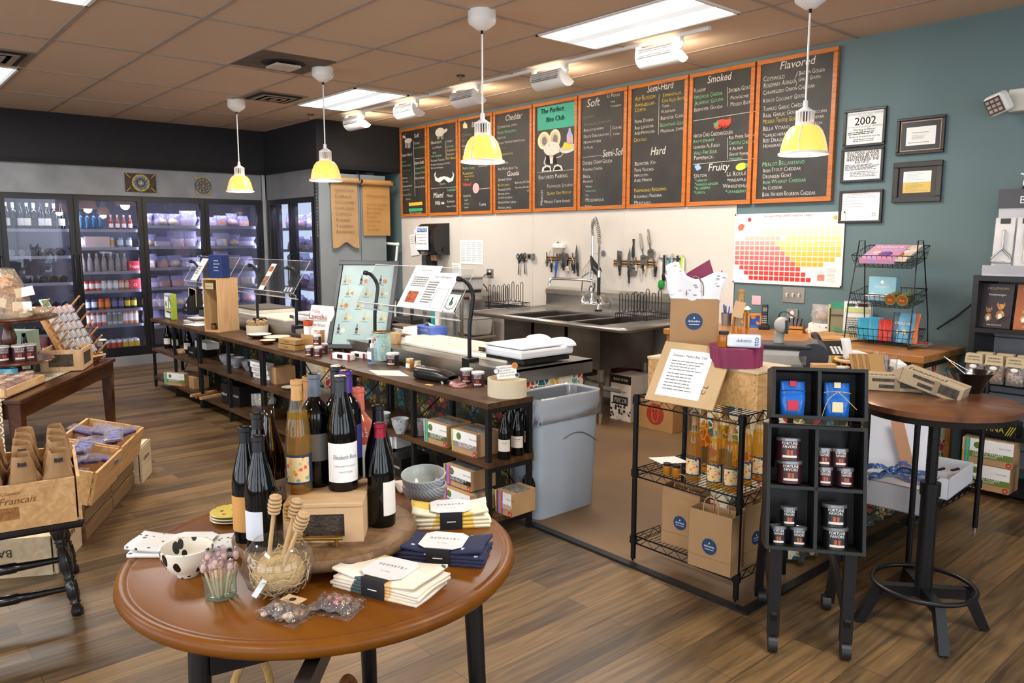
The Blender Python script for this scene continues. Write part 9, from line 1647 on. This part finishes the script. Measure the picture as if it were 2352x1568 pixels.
for sx in (-.125,.125):
 mb=MB();mb.bb(sx-.02,sx+.02,0,.035,.06,.40,BKW);mb.part('front_leg',DS);mb=MB();mb.box((sx*1.12,.27,.44),(.03,.04,.86),BKW,rot=(R(19),0,0));mb.part('rear_leg',DS)
 mb=MB();mb.box((sx,.17,.20),(.02,.38,.03),BKW,rot=(R(20),0,0));mb.part('brace',DS)
 for y in (.01,.40): mb=MB();mb.cyl((sx-.016,y,.03),(sx+.016,y,.03),.03,mat('#1e1e20',.5),n=18);mb.bb(sx-.008,sx+.008,y-.01,y+.01,.03,.068,BLK);mb.part('caster',DS)
RW=Matrix.Translation(DS.location)@Matrix.Rotation(DS.rotation_euler.z,4,'Z')
def incomp(proto,M,x,y,z,label,group,s=1):
 q=RW@M@V((x,y,z));return proto.put(q,label=label,group=group,rot=(R(-11),0,DS.rotation_euler.z),scale=(s,s,s))
tb=Proto(tin(.042,.075,mat('#3a141c',.4),'x',lid=mat('#8a8c90',.3,metal=.6)));ts=Proto(tin(.028,.06,mat('#3a141c',.4),'x',lid=mat('#8a8c90',.3,metal=.6)));kb_=Proto(tin(.042,.072,mat('#141212',.35),'x',lid=mat('#8a8c90',.3,metal=.6)));ks=Proto(tin(.029,.062,mat('#141212',.35),'x',lid=mat('#8a8c90',.3,metal=.6)))
TGp='nut tins in the black display stand';H2=.2285
for pr,x,z,lb in ((tb,-.085,.012,'large maroon nut tin, lower of two in the left compartment of the middle row'),(tb,-.09,.094,'large maroon nut tin, upper of two in the left compartment of the middle row'),(ts,.035,.012,'small maroon nut tin, front left in the right compartment of the middle row'),(ts,.105,.012,'small maroon nut tin, front right in the right compartment, turned away'),(ts,.03,.08,'small maroon nut tin, upper left in the right compartment of the middle row'),(ts,.085,.08,'small maroon nut tin, upper right in the right compartment of the middle row')): incomp(pr,M_lo,x,.05,z+H2-.006,lb,TGp)
for pr,x,z,lb in ((ks,-.12,.012,'small black nut tin, lower left in the bottom left compartment'),(ks,-.05,.012,'small black nut tin, lower right in the bottom left compartment'),(ks,-.085,.082,'small black nut tin on top of two in the bottom left compartment'),(kb_,.075,.012,'large black nut tin, lower of two in the bottom right compartment'),(kb_,.07,.092,'large black nut tin, upper of two in the bottom right compartment')): incomp(pr,M_lo,x,.05,z,lb,TGp)
for x,c,lb in ((-.085,'#c02840','bright blue coffee bag with a red label in the top left compartment'),(.065,'#d9cfa8','bright blue coffee bag with a cream label and twine in the top right compartment')):
 q=RW@M_up@V((x,.06,.014));o=root('blue_bag',lb,'bag',q,rot=(R(-8),0,DS.rotation_euler.z));mb=bag(.088,.12,.055,mat('#1766c0',.25,bump=.3,bs=30),90,.05,.75);mb.part('bag_body',o);mb=MB();mb.box((.0,-.031,.035),(.036,.002,.036),mat(c,.6));mb.box((0,-.012,.112),(.022,.012,.02),mat(c,.6));mb.part('bag_label',o);mb=MB();mb.tube([(-.045,-.02,.085),(0,-.034,.09),(.045,-.02,.085)],.0015,mat('#c9a06a' if x>0 else '#20306a',.8),n=4,sub=3)
 if x>0: mb.tube([(0,-.034,.09),(-.035,-.045,.06),(-.055,-.05,.0)],.0014,mat('#c9a06a',.8),n=4,sub=3);mb.tube([(0,-.034,.09),(.03,-.045,.06),(.06,-.045,.03)],.0014,mat('#c9a06a',.8),n=4,sub=3)
 mb.part('tie',o)
# ================================================================ bistro table
bx_,by_=-1.112,3.075;BT=.90;BTW=wood('#4d2d18','#704526',(5,5,5),.35,coat=.2,dist=2);o=root('bistro_table','tall round brown table on a black pedestal with a foot ring','table',(bx_,by_,0));mb=MB();mb.lathe([(0,BT-.03),(.27,BT-.03),(.28,BT-.024),(.281,BT-.004),(.275,BT),(0,BT)],BTW,n=64,ang=50);mb.part('tabletop',o);mb=MB();mb.lathe([(0,BT-.05),(.262,BT-.05),(.266,BT-.03)],BLK,n=64);mb.part('under_rim',o)
mb=MB();mb.cyl((0,0,.12),(0,0,.55),.031,BLKM,n=20);mb.cyl((0,0,.53),(0,0,.58),.036,BLKM,n=20);mb.part('column',o);mb=MB();mb.cyl((0,0,.55),(0,0,BT-.05),.017,BLKM,n=14);[mb.cyl((0,0,.585+.0085*k),(0,0,.589+.0085*k),.021,BLKM,n=14) for k in range(31)];mb.part('screw_thread',o)
for k in range(4):
 a=R(-50+90*k);c_,s_=math.cos(a),math.sin(a);mb=MB();mb.M=Matrix.Rotation(a,4,'Z');mb.bb(.02,.17,-.018,.018,.125,.165,BLKM);mb.add([(.15,-.018,.165),(.15,.018,.165),(.15,-.018,.125),(.15,.018,.125),(.245,-.018,.0+.01),(.245,.018,.01),(.21,-.018,.01),(.21,.018,.01),(.175,-.018,.165),(.175,.018,.165)],[(8,9,5,4),(2,6,7,3),(4,5,7,6),(8,4,6,2,0),(9,1,3,7,5),(0,1,9,8)],BLKM);mb.cyl((.228,0,0),(.228,0,.012),.012,BLK);mb.part('foot',o)
mb=MB();mb.tube([(.18*math.cos(2*math.pi*i/40),.18*math.sin(2*math.pi*i/40),.172) for i in range(40)],.0095,BLKM,n=10,closed=True);mb.part('foot_ring',o)
KP=mat('#a89476',.7,var=.06,bump=.1,bs=14)
def popper(label,p,rot,group=None):
 o=root('popper_box',label,'box',p,rot=rot);mb=MB();mb.box((0,0,.032),(.225,.10,.062),KP,bev=.003);mb.add([(-.1125,-.05,.002),(-.1125,-.05,.062),(-.1125,.05,.062),(-.1125,.05,.002),(-.15,-.045,.030),(-.15,.045,.030)],[(0,1,4),(2,3,5),(1,2,5,4),(3,0,4,5)],KP);mb.part('carton',o);mb=MB()
 for x,w_,z,h_ in ((-.03,.08,.045,.012),(-.01,.07,.02,.014),(.065,.07,.034,.036)): mb.box((x,-.0505,z),(w_,.001,h_),mat('#1c1814',.6,var=.3,vs=40,h2='#4a4034'))
 mb.box((.02,-.051,.03),(.02,.001,.055),mat('#8f7d60',.7));mb.text('[POPPER]',.042,mat('#2a241c',.7),Matrix.Translation((-.025,-.018,.0638))@Matrix.Rotation(math.pi,4,'Z'),al='c',fit=.14);mb.text('HERB CHILI',.014,mat('#2a241c',.7),Matrix.Translation((.075,.01,.0638))@Matrix.Rotation(math.pi,4,'Z'),al='c');mb.part('print',o)
p=rput(2042,900,BT,.06);popper('kraft popper box lying flat at the left of the bistro table',(p.x,p.y,BT),(0,0,R(31)))
p=rput(2148,912,BT,.05);popper('kraft popper box with large lettering leaning over the other box',(p.x-.015,p.y+.00,BT+.012),(R(0),R(16),R(5)))
p=rput(2215,905,BT,.04);o=root('black_bowl','black flared bowl with tongs and small samples on the bistro table','bowl',(p.x+.01,p.y+.02,BT));mb=MB();mb.lathe([(0,0),(.04,0),(.06,.05),(.083,.082),(.08,.083),(.057,.05),(.038,.006),(0,.006)],mat('#0d0d0e',.2,coat=.4),n=36,ang=60);mb.part('bowl_body',o)
mb=MB();mb.tube([(-.10,0,.13),(-.02,.0,.07),(.03,0,.05)],.0017,CHROME);mb.tube([(-.105,.01,.128),(-.03,.03,.085),(.03,.02,.06)],.0017,CHROME);mb.thing('tongs','small metal tongs resting in the black bowl','tongs',(p.x+.01,p.y+.02,BT))
# ================================================================ wire shelf with white boxes
WZ=.27;wrack('wire_shelf','low black wire shelf carrying white gift boxes under the bistro table',-1.63,-1.335,3.50,4.32,(WZ,),.79,((1,1),(1,-1),(-1,1),(-1,-1)))
GW=mat('#dcdce2',.5,var=.02)
def gbox(label,c,rz,w,d,h,lid=0):
 o=root('gift_box',label,'box',c,rz);mb=MB();t=.004;[mb.bb(*a,GW) for a in ((-w/2,w/2,-d/2,-d/2+t,0,h),(-w/2,w/2,d/2-t,d/2,0,h),(-w/2,-w/2+t,-d/2,d/2,0,h),(w/2-t,w/2,-d/2,d/2,0,h),(-w/2,w/2,-d/2,d/2,0,t))]
 if lid: mb.bb(-w/2,w/2,-d/2,d/2,h-.004,h,GW)
 mb.part('box_body',o);return o
a=gbox('white gift box with a blue patterned ribbon, front on the wire shelf',(-1.475,3.66,WZ+.004),R(4),.30,.26,.12,1)
b=gbox('open white gift box holding packed utensils, behind the ribbon box',(-1.48,4.05,WZ+.004),R(4),.30,.40,.10);b2=MB();b2.bb(-.10,.10,-.05,-.045,.01,.09,GW);b2.part('inner_divider',b)
for k in range(3): o=root('packed_knife','pale knife in clear packing in the open white box','knife',(-1.52+.05*k,4.0+.05*k,WZ+.03),R(80),'packed knives in the white box');mb=MB();mb.box((0,0,.02),(.24,.04,.03),mat('#d8d4cc',.4),bev=.004);mb.part('packing',o);mb=MB();mb.cyl((.06,0,.037),(.12,0,.037),.008,BLK,n=8);mb.part('handle',o)
RB=spots('#3d5a8f',['#a9bcd8','#3d5a8f','#2f4878'],90,.6,.4);mb=MB();rz=WZ+.124
for pts in ([(-.13,0,.01),(-.08,-.03,.05),(-.01,0,.02)],[(.0,0,.02),(.05,.03,.06),(.09,0,.03),(.0,0,.02)],[(0,0,.02),(.05,-.06,.012),(.13,-.10,.006)],[(0,0,.02),(-.06,-.05,.01),(-.11,-.09,.006)],[(0,0,.02),(.10,.0,.02),(.16,.02,.008)]):
 P=[V(q) for q in pts];n=len(P);Q=[]
 for i in range((n-1)*4+1): t=i/4;j=min(int(t),n-2);f=t-j;Q.append(P[j].lerp(P[j+1],f)+V((0,0,.012*math.sin(math.pi*f))))
 vs=[q+V((0,s_*.024,.006*s_)) for q in Q for s_ in (-1,1)];mb.add(vs,[(2*i,2*i+1,2*i+3,2*i+2) for i in range(len(Q)-1)],RB,True)
mb.ball((0,0,.03),.02,RB,n=8);mb.thing('ribbon_bow','blue flowered ribbon bow tied on the front white gift box','ribbon',(-1.49,3.65,rz),R(30))
mb=MB();mb.box((0,0,.17),(.30,.012,.33),GW,rot=(R(-10),0,0));mb.box((.04,-.02,.30),(.05,.002,.06),mat('#5a78b0',.5,var=.3,vs=60),rot=(R(-10),0,0));mb.thing('box_lid','upright white box lid with a small blue hexagon behind the ribbon box','lid',(-1.52,3.83,WZ+.12),R(25))
mb=MB();mb.box((0,0,.13),(.055,.002,.25),mat('#b98560',.7),rot=(R(-8),R(-14),0));mb.thing('long_tan_card','long tan tag hanging in front of the upright white lid','tag',(-1.50,3.76,WZ+.14),R(35))
# ================================================================ right wall shelf unit
UY=5.02;UX0,UX1=-1.665,-.55;BKU=mat('#161517',.4);SLW=mat('#a3a3a8',.45);o=root('shelf_unit','black shelf unit with grey slatted back at the right edge','shelf unit',((UX0+UX1)/2,5.2,0));w=(UX1-UX0)/2;mb=MB();
for x in (-w+.015,w-.015): mb.bb(x-.015,x+.015,-.18,.18,0,1.285,BKU)
mb.bb(-w+.03,w-.03,-.18,.18,1.255,1.285,BKU);mb.part('cabinet_frame',o);mb=MB();[mb.bb(-w+.03,w-.03,.165-.01*(k%2),.18,.1+.115*k,.1+.115*k+.105,SLW) for k in range(10)];mb.part('slat_back',o)
zs=[ay(2300,y,UY).z for y in (757,878,1000,1125)]
for z in zs: mb=MB();mb.bb(-w+.03,w-.03,-.18,.15,z-.025,z,BKU);mb.part('shelf_board',o)
U=lambda px,z,dy=0: V((ay(px,800,UY+.05).x,UY+.05+dy,z))
z1=zs[0]
for k,(x,c,c2) in enumerate(((-1.555,'#2a1c20','dark brown'),(-1.375,'#b5622c','orange'),(-1.20,'#5a2018','dark red'))):
 o=root('chocolate_box',c2+' chocolate box with two kittens on the upper shelf','box',(x,UY+.06,z1),rot=(R(-8),0,0));mb=MB();mb.box((0,0,.13),(.165,.02,.26),mat(c,.35,var=.2,vs=5),bev=.001);mb.part('carton',o);mb=MB();y=-.0115;mb.text('HEILEMANN',.02,mat('#c9a878',.5),FX(0,y,.225),al='c',fit=.12);mb.text('Katzenzungen',.016,PAPER,FX(0,y,.19),al='c',fit=.12);mb.text('MILK CHOCOLATE',.009,PAPER,FX(0,y,.015),al='c',fit=.12)
 for sx,s_ in ((-.035,.8),(.025,1)): q=mat('#d89a5c',.7,var=.3,vs=60);mb.ball((sx,y,.115*s_+.01),.018*s_,q,n=12,sy=.06);mb.ball((sx,y,.075*s_),.024*s_,q,n=12,sy=.06,sz=1.3);mb.ball((sx,y-.001,.07*s_),.012*s_,PAPER,n=10,sy=.06,sz=1.4);[mb.add([(sx+e*.016*s_-.006,y-.001,.12*s_+.01),(sx+e*.016*s_+.006,y-.001,.12*s_+.01),(sx+e*.017*s_,y-.001,.145*s_+.01)],[(0,1,2)],q) for e in (-1,1)]
 for j in range(2): mb.box((.03+.012*j,y-.0015,.045+.014*j),(.07,.001,.014),mat('#3a1c12' if k!=1 else '#c98a5a',.4),rot=(0,R(-35),0))
 mb.part('cover_picture',o)
cb_=None
for r in range(2):
 for i,(c,nm_) in enumerate((('#c98a5c','tan nut'),('#c98a5c','tan nut'),('#d8d0d0','white and dark sweet'),('#e0bc4a','yellow sweet'),('#b86a4a','brown sweet'))):
  x=-1.60+.105*i;o=root('nut_bag','clear gusset bag of %ss with a paper top, %s row'%(nm_,('front','back')[r]),'bag',(x+.02*r,UY-.06+.11*r,zs[1]),group='%s bags, %s row'%(nm_,('front','back')[r]));mb=MB();mb.ball((0,0,.045),.046,mat(c,.6,var=.4,vs=70,bump=.8,bs=60,h2='#6a4a3a'),n=12,sz=.95,sy=.6,jit=.06);mb.part('contents',o);mb=bag(.095,.16,.06,clear('#f0ebe4',.14,.06,1.5,bump=.5,bs=30),100+i,.05,.85);mb.part('clear_bag',o);mb=MB();mb.box((0,-.008,.135),(.085,.045,.055),mat('#cdbb98',.7),taper=1.1);mb.text('HERMANN',.013,INK,FX(0,-.034,.143),al='c',fit=.07);mb.text('THE GERMAN',.011,INK,FX(0,-.034,.126),al='c',fit=.07);mb.ball((0,-.033,.09),.02,PAPER,n=12,sz=.6,sy=.08);mb.part('paper_header',o)
carton('mayana_box','black triangular printed MAYANA chocolate box on the third shelf',(-1.50,UY+.02,zs[2]),(.26,.12,.085),mat('#191615',.4),0,draw=lambda mb,d:(mb.text('MAYANA',.05,mat('#c9b84a',.5),FX(-.02,-d[1]/2-.001,.025),al='c',fit=.18),[mb.box((.09+.012*i,-d[1]/2-.001,.04),(.004,.001,.06),mat('#d8cc3a',.5),rot=(0,R(25),0)) for i in range(3)]))
for k in range(2): carton('flamingo_box','small white box with a pink bird print, '+('left' if k==0 else 'right')+' on the third shelf',(-1.22+.09*k,UY-.03,zs[2]),(.075,.06,.09),mat('#efe4e0',.5),0,draw=lambda mb,d:(mb.ball((-.01,-d[1]/2,.045),.014,mat('#c8405a',.6),n=10,sy=.06),mb.ball((-.012,-d[1]/2,.07),.008,INK,n=8,sy=.06),mb.tube([(-.01,-d[1]/2-.001,.03),(-.01,-d[1]/2-.001,.01)],.001,INK,n=4)))
for k in range(2): kit('green banded BIG VEGAN kit box, '+('lower','upper')[k]+' of two on the right unit',(-1.50,UY+.0,zs[3]+.15*k),R(4*k),CS,'BIG VEGAN','#6f8a3a',.26,.16,.148,'big vegan kit boxes on the right unit')
t5=Proto(tin(.05,.09,MAROON,'x'))
for k in range(2): t5.put((-1.24,UY-.05,zs[3]+.097*k),R(12),'maroon nut tin with a white lid, %s of two on the right unit'%('lower','upper')[k],'nut tins on the right unit')
# knife display on top
o=root('knife_display','grey and white BOSKA counter display of cheese knives on the shelf unit','display',(-1.40,5.16,1.285));mb=MB();mb.bb(-.22,.22,.05,.06,0,.40,mat('#c9cad0',.5));mb.bb(-.225,.225,.04,.062,.39,.50,mat('#43464c',.45));mb.bb(-.23,.22,-.12,.05,0,.012,mat('#b9bac0',.4));mb.bb(-.23,.22,-.12,-.115,.012,.06,mat('#a9aab0',.4));mb.part('display_back',o);mb=MB();mb.text('B',.06,PAPER,FX(-.115,.038,.415));mb.text('SKA',.06,PAPER,FX(-.035,.038,.415));mb.tube([(-.056+.02*math.cos(t*math.pi/8),.036,.437+.02*math.sin(t*math.pi/8)) for t in range(16)],.004,mat('#d8cc5a',.5),closed=True,n=5);mb.text('HOLLAND',.016,PAPER,FX(.045,.038,.398));mb.part('logo',o)
for i in range(4):
 o=root('packed_cheese_knife' if i else 'packed_slicer',('cheese slicer','spotted cheese knife','holed cheese knife','long cheese knife')[i]+' on a white card in the BOSKA display','cheese knife',(-1.56+.112*i,5.12,1.30),rot=(R(-6),0,R(4)));mb=MB();mb.box((0,.004,.165),(.10,.004,.31),mat('#e9e8e6',.5));mb.box((0,.0,.30),(.05,.003,.03),BLK);mb.part('backing_card',o);mb=MB()
 if i==0: mb.tube([(0,-.01,.25),(0,-.01,.14),(-.05,-.012,.085),(-.05,-.012,.06),(.05,-.012,.06),(.05,-.012,.085),(0,-.01,.14)],.006,mat('#a9a8a6',.25,metal=.9))
 else: mb.box((0,-.004,.22),(.03,.003,.11),STEEL,bev=.001);mb.tube([(0,-.006,.165),(0,-.008,.06)],.007,STEEL,n=8)
 mb.part('steel_tool',o);mb=MB();mb.box((0,-.002,.165),(.095,.02,.30),clear('#ffffff',.03,.03));mb.part('clear_blister',o)
o=root('cow_figurine','tiny white and black cow figurine on the BOSKA display','figurine',(-1.485,5.21,1.785));mb=MB();mb.ball((0,0,.03),.024,WHITE,n=12,sz=1.3);mb.ball((0,-.005,.07),.02,WHITE,n=12);[mb.box((s_*.025,-.003,.082),(.022,.006,.008),WHITE,rot=(0,R(-20*s_),0)) for s_ in (-1,1)];mb.part('body',o);mb=MB();[mb.ball((s_*.012,-.02,.006),.009,BLK,n=8) for s_ in (-1,1)];mb.part('hooves',o)
mb=MB();mb.tube([(0,0,0),(.11,0,.09),(.2,0,.18)],.006,BLK);p=ay(2152,755,5.38);mb.thing('wall_cable','black cable running up the teal wall to the shelf unit','cable',(p.x,5.38,p.z))
